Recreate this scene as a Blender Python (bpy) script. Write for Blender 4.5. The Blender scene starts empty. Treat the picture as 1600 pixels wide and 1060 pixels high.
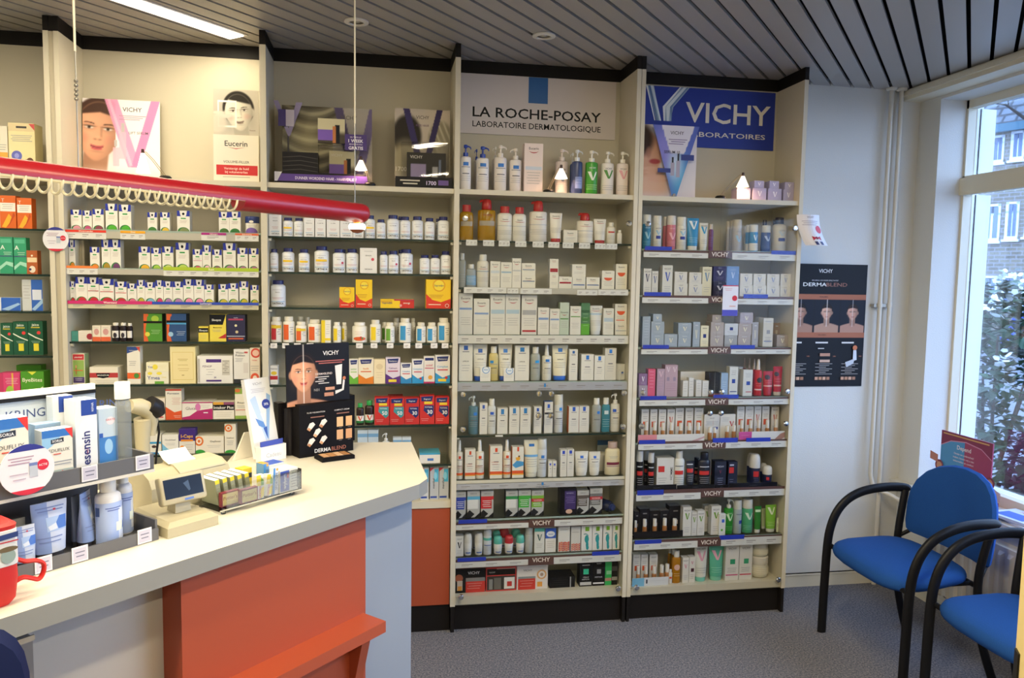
import bpy, math, random
import numpy as np
from mathutils import Vector, Matrix
random.seed(7)
scene = bpy.context.scene
# ------------------------------------------------------------------ camera
H = 1.6; FPX = 1200.0; PIT = .0825; ROL = .0169; YAW = .171
_fw = np.array([math.sin(YAW)*math.cos(PIT), math.cos(YAW)*math.cos(PIT), -math.sin(PIT)])
_r0 = np.array([math.cos(YAW), -math.sin(YAW), 0.0]); _u0 = np.cross(_r0, _fw)
_rt = _r0*math.cos(ROL)+_u0*math.sin(ROL); _up = _u0*math.cos(ROL)-_r0*math.sin(ROL)
_c = np.array([0.0, 0.0, H])
cam_data = bpy.data.cameras.new('camera'); cam_data.sensor_width = 36; cam_data.lens = FPX/1600*36
cam_data.clip_start = .05; cam_data.clip_end = 200
cam = bpy.data.objects.new('camera', cam_data); scene.collection.objects.link(cam)
m = Matrix(((_rt[0], _up[0], -_fw[0], 0), (_rt[1], _up[1], -_fw[1], 0), (_rt[2], _up[2], -_fw[2], H), (0, 0, 0, 1)))
cam.matrix_world = m
scene.camera = cam
# ------------------------------------------------------------------ sky, exposure
scene.view_settings.view_transform = 'Standard'; scene.view_settings.look = 'None'
scene.view_settings.exposure = 0.0; scene.view_settings.gamma = 1.0; scene.view_settings.use_curve_mapping = False
scene.cycles.use_denoising = True; scene.cycles.max_bounces = 10; scene.cycles.transparent_max_bounces = 24
scene.cycles.caustics_reflective = False; scene.cycles.caustics_refractive = False
scene.cycles.sample_clamp_indirect = 6.0
w = bpy.data.worlds.new('world'); scene.world = w; w.use_nodes = True
nt = w.node_tree; bg = nt.nodes['Background']
tc = nt.nodes.new('ShaderNodeTexCoord'); sx = nt.nodes.new('ShaderNodeSeparateXYZ'); rp = nt.nodes.new('ShaderNodeValToRGB')
nt.links.new(tc.outputs['Generated'], sx.inputs[0]); nt.links.new(sx.outputs['Z'], rp.inputs[0]); nt.links.new(rp.outputs[0], bg.inputs[0])
rp.color_ramp.elements[0].color = (.42, .62, 1.0, 1); rp.color_ramp.elements[1].color = (.34, .55, 1.0, 1)
bg.inputs[1].default_value = 7.5
WARM = (1.0, .86, .60)
K_CEIL = 30.0      # ceiling fluorescents, the visible one and the added ones, W each
K_PEND = 12.0      # pendant fluorescent
# ------------------------------------------------------------------ photo rays
def ray(u, v): return _fw+_rt*(u-800)/FPX+_up*(530-v)/FPX
def onY(u, v, Y): d = ray(u, v); return _c+d*(Y/d[1])
def onX(u, v, X): d = ray(u, v); return _c+d*(X/d[0])
def onZ(u, v, z): d = ray(u, v); return _c+d*((z-H)/d[2])
# ------------------------------------------------------------------ materials
def lin(c): return tuple((x/12.92 if x <= .04045 else ((x+.055)/1.055)**2.4) for x in c)
def hexc(h): h = h.lstrip('#'); return lin(tuple(int(h[i:i+2], 16)/255 for i in (0, 2, 4)))
_mats = {}
def mat(col, rough=.45, metal=0.0, spec=.5, emit=0.0, name=None, noise=0.0, nscale=200, bump=0.0):
    key = (col, rough, metal, spec, emit, noise, nscale, bump)
    if key in _mats: return _mats[key]
    m = bpy.data.materials.new(name or ('paint_'+str(len(_mats)))); m.use_nodes = True
    b = m.node_tree.nodes['Principled BSDF']; c = hexc(col) if isinstance(col, str) else col
    b.inputs['Base Color'].default_value = (*c, 1); b.inputs['Roughness'].default_value = rough
    b.inputs['Metallic'].default_value = metal; b.inputs['Specular IOR Level'].default_value = spec if max(c) > .02 else min(spec, .2)
    if emit:
        b.inputs['Emission Color'].default_value = (*c, 1); b.inputs['Emission Strength'].default_value = emit
    if noise or bump:
        n = m.node_tree.nodes.new('ShaderNodeTexNoise'); n.inputs['Scale'].default_value = nscale; n.inputs['Detail'].default_value = 3
        g = m.node_tree.nodes.new('ShaderNodeTexCoord'); m.node_tree.links.new(g.outputs['Object'], n.inputs['Vector'])
        if noise:
            r = m.node_tree.nodes.new('ShaderNodeValToRGB')
            r.color_ramp.elements[0].position = .3; r.color_ramp.elements[1].position = .7
            r.color_ramp.elements[0].color = (*[x*(1-noise) for x in c], 1); r.color_ramp.elements[1].color = (*[min(1, x*(1+noise)) for x in c], 1)
            m.node_tree.links.new(n.outputs['Fac'], r.inputs[0]); m.node_tree.links.new(r.outputs[0], b.inputs['Base Color'])
        if bump:
            bp = m.node_tree.nodes.new('ShaderNodeBump'); bp.inputs['Strength'].default_value = bump; bp.inputs['Distance'].default_value = .004
            m.node_tree.links.new(n.outputs['Fac'], bp.inputs['Height']); m.node_tree.links.new(bp.outputs[0], b.inputs['Normal'])
    _mats[key] = m; return m
def glass(col=(1, 1, 1), tint=1.0, refl=.5, rough=.02):
    key = ('glass', col, tint, refl, rough)
    if key in _mats: return _mats[key]
    m = bpy.data.materials.new('clear_glass_'+str(len(_mats))); m.use_nodes = True; t = m.node_tree; t.nodes.clear()
    o = t.nodes.new('ShaderNodeOutputMaterial'); a = t.nodes.new('ShaderNodeBsdfTransparent'); g = t.nodes.new('ShaderNodeBsdfGlossy')
    f = t.nodes.new('ShaderNodeFresnel'); f.inputs[0].default_value = 1.45; k = t.nodes.new('ShaderNodeMath'); k.operation = 'MULTIPLY'; k.inputs[1].default_value = refl
    x = t.nodes.new('ShaderNodeMixShader'); a.inputs[0].default_value = (*col, 1); g.inputs['Roughness'].default_value = rough
    t.links.new(f.outputs[0], k.inputs[0]); t.links.new(k.outputs[0], x.inputs[0]); t.links.new(a.outputs[0], x.inputs[1]); t.links.new(g.outputs[0], x.inputs[2]); t.links.new(x.outputs[0], o.inputs[0])
    _mats[key] = m; return m
def liquid(col, trans=.6):
    key = ('liq', col, trans)
    if key in _mats: return _mats[key]
    m = bpy.data.materials.new('tinted_bottle_'+str(len(_mats))); m.use_nodes = True; t = m.node_tree; c = hexc(col)
    b = t.nodes['Principled BSDF']; b.inputs['Base Color'].default_value = (*c, 1); b.inputs['Roughness'].default_value = .12
    o = t.nodes['Material Output']; a = t.nodes.new('ShaderNodeBsdfTransparent'); a.inputs[0].default_value = (*c, 1); x = t.nodes.new('ShaderNodeMixShader'); x.inputs[0].default_value = 1-trans
    t.links.new(a.outputs[0], x.inputs[1]); t.links.new(b.outputs[0], x.inputs[2]); t.links.new(x.outputs[0], o.inputs[0])
    _mats[key] = m; return m
def print_mat():
    if 'print' in _mats: return _mats['print']
    m = bpy.data.materials.new('printed_picture'); m.use_nodes = True; b = m.node_tree.nodes['Principled BSDF']; b.inputs['Roughness'].default_value = .5; b.inputs['Specular IOR Level'].default_value = .2
    a = m.node_tree.nodes.new('ShaderNodeVertexColor'); a.layer_name = 'ink'; m.node_tree.links.new(a.outputs[0], b.inputs['Base Color'])
    _mats['print'] = m; return m
def M(c):
    if isinstance(c, str): return mat(c)
    return c
# ------------------------------------------------------------------ lettering
_txt = {}
def glyphs(s, bold=0.0):
    key = (s, bold)
    if key in _txt: return _txt[key]
    cu = bpy.data.curves.new('tmp', 'FONT'); cu.body = s; cu.size = 1.0; cu.resolution_u = 2; cu.offset = bold; cu.fill_mode = 'FRONT'
    ob = bpy.data.objects.new('tmp', cu); scene.collection.objects.link(ob)
    dg = bpy.context.evaluated_depsgraph_get(); dg.update()
    me = bpy.data.meshes.new_from_object(ob.evaluated_get(dg))
    vs = [(v.co.x, v.co.y) for v in me.vertices]; fs = [tuple(p.vertices) for p in me.polygons if (p.normal.z if len(p.vertices) else 1) != 0]
    bpy.data.objects.remove(ob); bpy.data.curves.remove(cu); bpy.data.meshes.remove(me)
    if vs:
        x0 = min(v[0] for v in vs); x1 = max(v[0] for v in vs); y0 = min(v[1] for v in vs); y1 = max(v[1] for v in vs)
    else: x0 = x1 = y0 = y1 = 0
    _txt[key] = (vs, fs, x0, x1, y0, y1); return _txt[key]
# ------------------------------------------------------------------ mesh builder
class MB:
    def __init__(s): s.v = []; s.f = []; s.m = []; s.mats = []; s.sm = []
    def mi(s, m):
        m = M(m)
        if m not in s.mats: s.mats.append(m)
        return s.mats.index(m)
    def face(s, pts, m, smooth=False):
        b = len(s.v); s.v += [tuple(p) for p in pts]; s.f.append(tuple(range(b, b+len(pts)))); s.m.append(s.mi(m)); s.sm.append(smooth)
    def mesh(s, vs, fs, m, smooth=False):
        b = len(s.v); s.v += [tuple(p) for p in vs]; k = s.mi(m)
        for f in fs: s.f.append(tuple(i+b for i in f)); s.m.append(k); s.sm.append(smooth)
    def box(s, x0, x1, y0, y1, z0, z1, m, front=None, left=None, right=None, top=None, c=0.0):
        if c > 0:
            return s.cbox(x0, x1, y0, y1, z0, z1, m, c)
        V = [(x0, y0, z0), (x1, y0, z0), (x1, y1, z0), (x0, y1, z0), (x0, y0, z1), (x1, y0, z1), (x1, y1, z1), (x0, y1, z1)]
        F = [(0, 3, 2, 1), (4, 5, 6, 7), (0, 1, 5, 4), (2, 3, 7, 6), (0, 4, 7, 3), (1, 2, 6, 5)]
        ms = [m, top or m, front or m, m, left or m, right or m]
        b = len(s.v); s.v += V
        for f, q in zip(F, ms): s.f.append(tuple(i+b for i in f)); s.m.append(s.mi(q)); s.sm.append(False)
    def cbox(s, x0, x1, y0, y1, z0, z1, m, c):
        # box with rounded edges all round: rounded-rect sections lofted
        def ring(z, i):
            r = c; pts = []
            for (cx, cy, a0) in ((x1-r, y0+r, -90), (x1-r, y1-r, 0), (x0+r, y1-r, 90), (x0+r, y0+r, 180)):
                for k in range(4):
                    a = math.radians(a0+30*k); pts.append((cx+(r-i)*math.cos(a), cy+(r-i)*math.sin(a), z))
            return pts
        R = [ring(z0, c), ring(z0+c*.3, c*.3), ring(z0+c, 0), ring(z1-c, 0), ring(z1-c*.3, c*.3), ring(z1, c)]
        s.loft(R, m, caps=True)
    def loft(s, rings, m, caps=True, smooth=True, closed=True):
        n = len(rings[0]); b = len(s.v)
        for r in rings: s.v += [tuple(p) for p in r]
        k = s.mi(m)
        for i in range(len(rings)-1):
            for j in range(n if closed else n-1):
                a = b+i*n+j; a2 = b+i*n+(j+1) % n
                s.f.append((a, a2, a2+n, a+n)); s.m.append(k); s.sm.append(smooth)
        if caps and closed:
            s.f.append(tuple(b+j for j in reversed(range(n)))); s.m.append(k); s.sm.append(smooth)
            s.f.append(tuple(b+(len(rings)-1)*n+j for j in range(n))); s.m.append(k); s.sm.append(smooth)
    def lathe(s, prof, m, cx=0, cy=0, n=20, sy=1.0, caps=True, z=0):
        s.loft([[(cx+r*math.sin(2*math.pi*j/n), cy-sy*r*math.cos(2*math.pi*j/n), z+h) for j in range(n)] for r, h in prof], m, caps)
    def tube(s, path, r, m, n=10, sy=1.0, caps=True, closed=False):
        P = [np.array(p, float) for p in path]; rings = []; up = None
        for i, p in enumerate(P):
            a = P[i-1] if i > 0 else (P[-1] if closed else P[i]); b = P[i+1] if i < len(P)-1 else (P[0] if closed else P[i]); t = b-a; t = t/(np.linalg.norm(t)+1e-12)
            if up is None:
                up = np.array([0, 0, 1.]) if abs(t[2]) < .9 else np.array([0, 1., 0])
            x = np.cross(t, up); x /= np.linalg.norm(x)+1e-12; up = np.cross(x, t)
            rr = r[i] if isinstance(r, (list, tuple)) else r
            rings.append([p+x*rr*math.cos(2*math.pi*k/n)+up*rr*sy*math.sin(2*math.pi*k/n) for k in range(n)])
        if closed: rings.append(rings[0])
        s.loft(rings, m, caps and not closed)
    def disc(s, c, r, m, axis='y', n=20, sgn=-1):
        pts = []
        for k in range(n):
            a = 2*math.pi*k/n; p = (r*math.cos(a), r*math.sin(a))
            pts.append({'y': (c[0]+p[0], c[1], c[2]+p[1]), 'z': (c[0]+p[0], c[1]+p[1], c[2]), 'x': (c[0], c[1]+p[0], c[2]+p[1])}[axis])
        s.face(pts, m)
    def text(s, t, S, m, bold=0.0):
        vs, fs = glyphs(t, bold)[:2]
        if vs: s.mesh([S(x, y) for x, y in vs], fs, m)
    def sphere(s, c, r, m, n=12, sz=1.0):
        s.lathe([(r*math.sin(math.pi*i/8), -r*sz*math.cos(math.pi*i/8)) for i in range(9)], m, c[0], c[1], n, 1.0, True, c[2])
    def build(s, name, parent=None, loc=None, rz=0.0, sharp=.7, link=True):
        me = bpy.data.meshes.new(name); me.from_pydata(s.v, [], s.f); me.update()
        for m in s.mats: me.materials.append(m)
        me.polygons.foreach_set('material_index', s.m); me.polygons.foreach_set('use_smooth', s.sm)
        if any(s.sm): me.set_sharp_from_angle(angle=sharp)
        me.update()
        o = bpy.data.objects.new(name, me); scene.collection.objects.link(o)
        if parent is not None: o.parent = parent
        if loc is not None: o.location = loc
        if rz: o.rotation_euler = (0, 0, rz)
        return o
def smooth_path(P, n=4):
    P = [np.array(p, float) for p in P]; Q = []
    for i in range(len(P)-1):
        a, b, c, d = P[max(i-1, 0)], P[i], P[i+1], P[min(i+2, len(P)-1)]
        Q += [b+.5*t*((c-a)+t*((2*a-5*b+4*c-d)+t*(3*(b-c)+d-a))) for t in np.arange(n)/n]
    return Q+[P[-1]]
def empty(name, loc=(0, 0, 0), rz=0.0, rot=None):
    o = bpy.data.objects.new(name, None); o.empty_display_size = .05; scene.collection.objects.link(o); o.location = loc; o.rotation_euler = rot or (0, 0, rz); return o
def tag(o, label=None, cat=None, group=None, kind=None):
    if label: o['label'] = label
    if cat: o['category'] = cat
    if group: o['group'] = group
    if kind: o['kind'] = kind
    return o
def structure(mb, name): o = mb.build(name); o['kind'] = 'structure'; return o
def dup(o, parent=None):
    c = o.copy(); scene.collection.objects.link(c)
    if parent is not None: c.parent = parent
    for ch in list(o.children): dup(ch, c)
    return c
def clip(poly, x0, x1, y0, y1):
    for ax, lim, sg in ((0, x0, 1), (0, x1, -1), (1, y0, 1), (1, y1, -1)):
        out = []
        for i, p in enumerate(poly):
            q = poly[(i+1) % len(poly)]; a = sg*(p[ax]-lim); b = sg*(q[ax]-lim)
            if a >= 0: out.append(p)
            if (a >= 0) != (b >= 0): t = a/(a-b); out.append((p[0]+t*(q[0]-p[0]), p[1]+t*(q[1]-p[1])))
        poly = out
        if len(poly) < 3: return []
    return poly
# flat artwork drawn on a surface S(u,v,lift): u,v run 0..1 over a face of real size W x Hh
class Art:
    def __init__(s, mb, S, W, Hh): s.mb = mb; s.S = S; s.W = W; s.H = Hh; s.k = 1
    def _l(s): s.k += 1; return .00012*s.k+(0 if s.flat else .0003)
    def rect(s, u0, v0, u1, v1, c):
        l = s._l(); n = 1 if s.flat else max(2, math.ceil(abs(u1-u0)*22)); vs = []; fs = []
        for i in range(n+1):
            u = u0+(u1-u0)*i/n; vs += [s.S(u, v0+(v1-v0)*j/s.vd, l) for j in range(s.vd+1)]
        k = s.vd+1
        for i in range(n): fs += [(k*i+j, k*i+k+j, k*i+k+j+1, k*i+j+1) for j in range(s.vd)]
        s.mb.mesh(vs, fs, c, not s.flat)
    flat = True; vd = 1
    def poly(s, pts, c):
        pts = [(min(1, max(0, u)), min(1, max(0, v))) for u, v in pts]; l = s._l()
        if s.flat: s.mb.face([s.S(u, v, l) for u, v in pts], c); return
        lo = min(p[0] for p in pts); hi = max(p[0] for p in pts); n = max(1, math.ceil((hi-lo)*22))
        for i in range(n):   # follow the curve in narrow upright slices
            q = clip(pts, lo+(hi-lo)*i/n, lo+(hi-lo)*(i+1)/n, -1, 2)
            for j in range(s.vd):
                q2 = clip(q, -1, 2, j/s.vd, (j+1)/s.vd) if s.vd > 1 and len(q) >= 3 else q
                if len(q2) >= 3: s.mb.face([s.S(u, v, l) for u, v in q2], c, True)
    def ell(s, u, v, ru, rv, c, a0=0, a1=360):
        n = 18; s.poly([(u+ru*math.cos(math.radians(a0+(a1-a0)*i/n)), v+rv*math.sin(math.radians(a0+(a1-a0)*i/n))) for i in range(n+(0 if a1-a0 >= 360 else 1))], c)
    def circ(s, u, v, r, c): s.ell(u, v, r*min(s.W, s.H)/s.W, r*min(s.W, s.H)/s.H, c)
    def text(s, t, u, v, h, c, bold=.0, maxw=.94, align=0, vert=False, stretch=None):
        # h: cap height as a fraction of face height; centred on (u, v)
        vs, fs, x0, x1, y0, y1 = glyphs(t, bold)
        if not vs or x1 <= x0: return
        l = s._l(); k = h*s.H/.72
        if vert:
            k = h*s.W/.72; ln = (x1-x0)*k
            if ln > maxw*s.H: k *= maxw*s.H/ln
            cx = (x0+x1)/2; cy = .36
            s.mb.mesh([s.S(u-(y-cy)*k/s.W, v+(x-cx)*k/s.H, l) for x, y in vs], fs, c); return
        kx = k
        if (x1-x0)*k > maxw*s.W: kx = maxw*s.W/(x1-x0); k = max(kx, k*.75)
        if stretch: kx = stretch*s.W/(x1-x0)
        cx = (x0+x1)/2 if align == 0 else x0; cy = .36
        s.mb.mesh([s.S(u+(x-cx)*kx/s.W, v+(y-cy)*k/s.H, l) for x, y in vs], fs, c)
    def lines(s, u0, u1, v, n, dv, c='9a9a9c', th=.012):
        for i in range(n): s.rect(u0+(.0 if i % 2 == 0 else .05), v-i*dv, u1-(.04*((i*7) % 3)), v-i*dv+th, c)
    def vee(s, u, v, w, h, c, c2=None):
        # a V with one thick and one thin stroke, centred on (u, v)
        t = .34*w
        s.poly([(u-w/2, v+h/2), (u-w/2+t, v+h/2), (u+t*.35, v-h/2), (u-t*.2, v-h/2)], c)
        s.poly([(u+w/2-t*.55, v+h/2), (u+w/2, v+h/2), (u+t*.35, v-h/2), (u-t*.05, v-h/2)], c2 or c)
def plane_art(mb, o, ux, uz, W, Hh, nrm=None):
    o = np.array(o, float); ux = np.array(ux, float); uz = np.array(uz, float); n = np.array(nrm if nrm is not None else np.cross(ux, uz), float)
    n = n/np.linalg.norm(n)
    return Art(mb, lambda u, v, l=0: tuple(o+ux*W*u+uz*Hh*v+n*l), W, Hh)
def picture(name, W, Hh, nx, ny, fn, parent=None, loc=(0, 0, 0), rot=(0, 0, 0), th=.004, edge='d8d4c8', after=None):
    # a printed board: backing plus a fine grid of ink colours; local x right, z up, front -y, base centre at origin
    mb = MB(); mb.box(-W/2, W/2, 0, th, 0, Hh, edge)
    b = len(mb.v); us = np.linspace(0, 1, nx+1); vs = np.linspace(0, 1, ny+1); U, V = np.meshgrid(us, vs)
    col = np.clip(fn(U, V, W/Hh), 0, 1); pts = np.stack([(U-.5)*W, np.full_like(U, -.0004), V*Hh], -1).reshape(-1, 3)
    mb.v += [tuple(p) for p in pts]; k = mb.mi(print_mat())
    for j in range(ny):
        for i in range(nx):
            a = b+j*(nx+1)+i; mb.f.append((a, a+1, a+nx+2, a+nx+1)); mb.m.append(k); mb.sm.append(False)
    nb = len(mb.v)
    if after: after(plane_art(mb, (-W/2, -.0005, 0), (1, 0, 0), (0, 0, 1), W, Hh))
    o = mb.build(name, parent, loc); o.rotation_euler = rot
    at = o.data.color_attributes.new('ink', 'FLOAT_COLOR', 'POINT'); c4 = np.ones((len(mb.v), 4), np.float32)
    cl = col.reshape(-1, 3); cl = np.where(cl <= .04045, cl/12.92, ((cl+.055)/1.055)**2.4); c4[b:nb, :3] = cl
    at.data.foreach_set('color', c4.ravel()); return o
def h3(h): h = h.lstrip('#'); return np.array([int(h[i:i+2], 16)/255 for i in (0, 2, 4)])
def sst(x, a, b): t = np.clip((x-a)/(b-a), 0, 1); return t*t*(3-2*t)
def over(img, mask, c): c = h3(c) if isinstance(c, str) else c; return img*(1-mask[..., None])+c*mask[..., None]
def face(img, U, V, asp, cx, cy, s, skin='d9a384', hair='3a2a22', lip='b05a58', tilt=0.0, soft=.05, hairstyle='back', body=True, shirt=None, split=False):
    # a frontal head: s is the half height of the face
    X = (U-cx)*asp/s; Y = (V-cy)/s; ct, st = math.cos(tilt), math.sin(tilt); X, Y = X*ct+Y*st, Y*ct-X*st
    sk = h3(skin); f = soft
    el = lambda x, y, rx, ry, g=f: 1-sst(np.sqrt(((X-x)/rx)**2+((Y-y)/ry)**2), 1-g/min(rx, ry)*.9, 1+g/min(rx, ry)*.9)
    if body:
        sh = (1-sst(Y, -1.62+.0, -1.5))*1.0; b = (np.abs(X) < (1.9+.0*Y)).astype(float)
        top = -1.35-.32*np.abs(X)**1.6*.5; bd = 1-sst(Y-top, -.06, .06); img = over(img, bd*b, sk*.93)
        nk = (1-sst(np.abs(X), .36, .44))*(1-sst(Y, -.6, -.5))*sst(Y, -1.8, -1.6); img = over(img, nk, sk*.80)
        if shirt: img = over(img, (1-sst(Y, -1.9, -1.8)), shirt)
    img = over(img, el(0, .22, .84, .95), hair)
    img = over(img, el(-.74, -.05, .12, .22), sk*.85); img = over(img, el(.74, -.05, .12, .22), sk*.85)
    wdt = np.where(Y < 0, .74-.26*np.clip(-Y, 0, 1)**1.7, .74); R = np.sqrt((X/wdt)**2+(Y/1.0)**2); fm = 1-sst(R, .95, 1.05)
    shade = 1.06-.16*np.clip(X/.7, -1, 1)-.12*np.clip(R, 0, 1)**3
    img = img*(1-fm[..., None])+np.clip(sk*shade[..., None], 0, 1)*fm[..., None]
    hl = fm*sst(Y+.10*np.abs(X)*2.2, .62, .70) if hairstyle == 'back' else fm*sst(Y+.30*X, .55, .66)
    img = over(img, hl, hair)
    for sg in (-1, 1):
        img = over(img, el(sg*.30, .14, .19, .12, .12)*.30, sk*.62)
        img = over(img, el(sg*.30, .11, .125, .046, .03), 'e9e2dc'); img = over(img, el(sg*.30, .113, .052, .05, .03), '54463c'); img = over(img, el(sg*.30, .113, .022, .022, .02), '17110f')
        img = over(img, el(sg*.30, .155, .14, .018, .03)*.85, '2a1d18'); img = over(img, el(sg*.30, .065, .11, .010, .02)*.35, sk*.5)
        bx = X-sg*.31; img = over(img, (1-sst(np.abs(Y-.275+.9*bx*bx-.06*sg*bx), .010, .034))*(1-sst(np.abs(bx), .13, .20))*.75, hair)
        img = over(img, el(sg*.42, -.25, .17, .14, .12)*.25, 'd98078'); img = over(img, el(sg*.070, -.27, .032, .018)*.7, sk*.45)
        img = over(img, el(sg*.58, -.35, .20, .45, .2)*.22, sk*.6)
    img = over(img, (1-sst(np.abs(X-.10+.05*Y), .015, .06))*sst(Y, -.25, -.15)*(1-sst(Y, .1, .2))*.35, sk*.65)
    img = over(img, el(0, -.20, .10, .07)*.4, np.clip(sk*1.15, 0, 1))
    Ym = -.55+.9*X*X; img = over(img, (1-sst(np.abs(X), .17, .24))*(1-sst(np.abs(Y-Ym-.028), .022, .05)), lip); img = over(img, (1-sst(np.abs(X), .13, .21))*(1-sst(np.abs(Y-Ym+.038), .028, .06)), h3(lip)*1.1); img = over(img, (1-sst(np.abs(X), .18, .23))*(1-sst(np.abs(Y-Ym), .004, .02))*.8, h3(lip)*.5)
    img = over(img, el(0, -.68, .16, .04)*.25, sk*.6)
    if split: img = over(img, (1-sst(np.abs(X), .01, .035))*sst(Y, -1.9, -1.8)*.8, 'efe6e0')
    return img
# ------------------------------------------------------------------ room shell
D = 3.313; BK = 3.57; HT = 2.513; ZC = 2.57; WX = 2.7166; WY = 3.6; LX = -3.2; RY = -1.7
SLAT = (math.sin(math.radians(40.6)), math.cos(math.radians(40.6)))
wallw = mat('d3d2cd', .75, name='white_plaster', bump=.25, nscale=160)
creamtrim = mat('dcd5c0', .5, name='cream_gloss_paint')
def carpet():
    m = mat('6c6c74', .95, spec=.1, name='grey_carpet'); t = m.node_tree; b = t.nodes['Principled BSDF']
    n = t.nodes.new('ShaderNodeTexNoise'); n.inputs['Scale'].default_value = 130; n.inputs['Detail'].default_value = 4; n.inputs['Roughness'].default_value = .8
    g = t.nodes.new('ShaderNodeTexCoord'); t.links.new(g.outputs['Object'], n.inputs['Vector'])
    r = t.nodes.new('ShaderNodeValToRGB'); e = r.color_ramp.elements; e[0].position = .33; e[1].position = .68
    e[0].color = (*hexc('3f4048'), 1); e[1].color = (*hexc('a19a96'), 1); x = e.new(.5); x.color = (*hexc('6f7078'), 1)
    t.links.new(n.outputs['Fac'], r.inputs[0]); t.links.new(r.outputs[0], b.inputs['Base Color'])
    p = t.nodes.new('ShaderNodeBump'); p.inputs['Strength'].default_value = .5; p.inputs['Distance'].default_value = .004
    t.links.new(n.outputs['Fac'], p.inputs['Height']); t.links.new(p.outputs[0], b.inputs['Normal']); return m
mb = MB(); mb.box(LX, WX+.2, RY, WY+.1, -.1, 0, carpet()); structure(mb, 'floor')
mb = MB(); mb.box(LX, WX+.24, WY, WY+.1, 0, 2.75, wallw); structure(mb, 'wall_back')
mb = MB(); mb.box(LX-.1, LX, RY, WY, 0, 2.75, wallw); structure(mb, 'wall_left')
mb = MB(); mb.box(LX, WX+.4, RY-.1, RY, 0, 2.75, wallw); structure(mb, 'wall_front')
# window wall: piers, breast and head round one long opening
YJ = 3.45; YE = .35; SZ = .56; HZ = 2.50; WO = WX+.24
mb = MB(); mb.box(WX, WO, YJ, WY, 0, 2.75, wallw); mb.box(WX, WO, RY, YE, 0, 2.75, wallw); mb.box(WX, WO, YE, YJ, 0, SZ-.03, wallw); mb.box(WX, WO, YE, YJ, HZ, 2.75, wallw)
structure(mb, 'wall_right')
mb = MB()
mb.box(WX-.10, WX, RY, WY, HZ+.015, ZC-.002, creamtrim); mb.box(WX-.115, WX-.10, RY, WY, HZ+.035, ZC-.012, creamtrim)
structure(mb, 'trim_1')
mb = MB(); mb.box(1.93, WX, WY-.014, WY, 0, .07, creamtrim); mb.box(1.93, WX, WY-.018, WY, .062, .07, creamtrim); structure(mb, 'baseboard_back')
mb = MB(); mb.box(WX-.014, WX, RY, WY, 0, .07, creamtrim); structure(mb, 'baseboard_right')
# window frame with transom and mullion
wf = MB(); FX = WX+.145
def fr(y0, y1, z0, z1, x0=FX, x1=FX+.048): wf.box(x0, x1, y0, y1, z0, z1, creamtrim)
fr(YJ-.014, YJ, SZ, HZ); fr(YE, YE+.06, SZ, HZ); fr(YE, YJ, HZ-.04, HZ); fr(YE, YJ, SZ, SZ+.05)
TZ = 2.085
fr(YE, YJ, TZ-.045, TZ+.045); fr(1.85, 1.92, SZ, HZ)
wf.box(FX-.015, FX, YE, YJ, TZ-.05, TZ+.035, creamtrim)
o = structure(wf, 'window_1')
g = MB()
for (y0, y1) in ((YE+.06, 1.85), (1.92, YJ-.014)):
    for (z0, z1) in ((SZ+.05, TZ-.045), (TZ+.045, HZ-.04)):
        g.box(FX+.062, FX+.068, y0, y1, z0, z1, glass(refl=.35))
pane = g.build('pane', o)
wj = MB(); white = mat('e9eef2', .5, name='white_outer_frame')
for (z0, z1) in ((SZ+.05, TZ-.045), (TZ+.045, HZ-.04)):
    wj.box(FX+.048, FX+.062, YJ-.016, YJ, z0, z1, white); wj.box(FX+.062, FX+.070, YJ-.013, YJ, z0, z1, '101214'); wj.box(FX+.070, FX+.152, YJ-.018, YJ, z0, z1, white)
wj.box(FX+.07, FX+.20, YE, YJ, SZ-.06, SZ+.02, white)
wj.build('outer_reveal', o)
mb = MB(); mb.box(2.667, FX, YE, YJ-.001, SZ-.03, SZ, mat('d9d6cc', .4)); mb.box(2.667, WX-.001, YJ-.001, WY-.001, SZ-.03, SZ, mat('d9d6cc', .4)); structure(mb, 'trim_2')
# ceiling: metal slats with dark gaps, cut to the room
slatm = mat('a6a3a0', .42, .15, name='grey_lacquered_slat'); gapm = mat('0c0b0b', .9, spec=.1)
mb = MB(); mb.box(LX, WX+.2, RY, WY+.1, ZC+.035, ZC+.08, gapm)
nx_, ny_ = SLAT[1], -SLAT[0]
for k in range(-70, 60):
    p0 = -.4035+.084*k+.0075; p1 = -.4035+.084*(k+1)-.0075
    quad = [(nx_*p+SLAT[0]*s, ny_*p+SLAT[1]*s) for p, s in ((p0, -9), (p0, 9), (p1, 9), (p1, -9))]
    q = clip(quad, LX, WX, RY, WY)
    if len(q) >= 3:
        n = len(q); lo = [(x, y, ZC) for x, y in q]; hi = [(x, y, ZC+.014) for x, y in q]
        mb.face(lo[::-1], slatm)
        for i in range(n): mb.face([lo[i], lo[(i+1) % n], hi[(i+1) % n], hi[i]], slatm)
structure(mb, 'ceiling')
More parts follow.
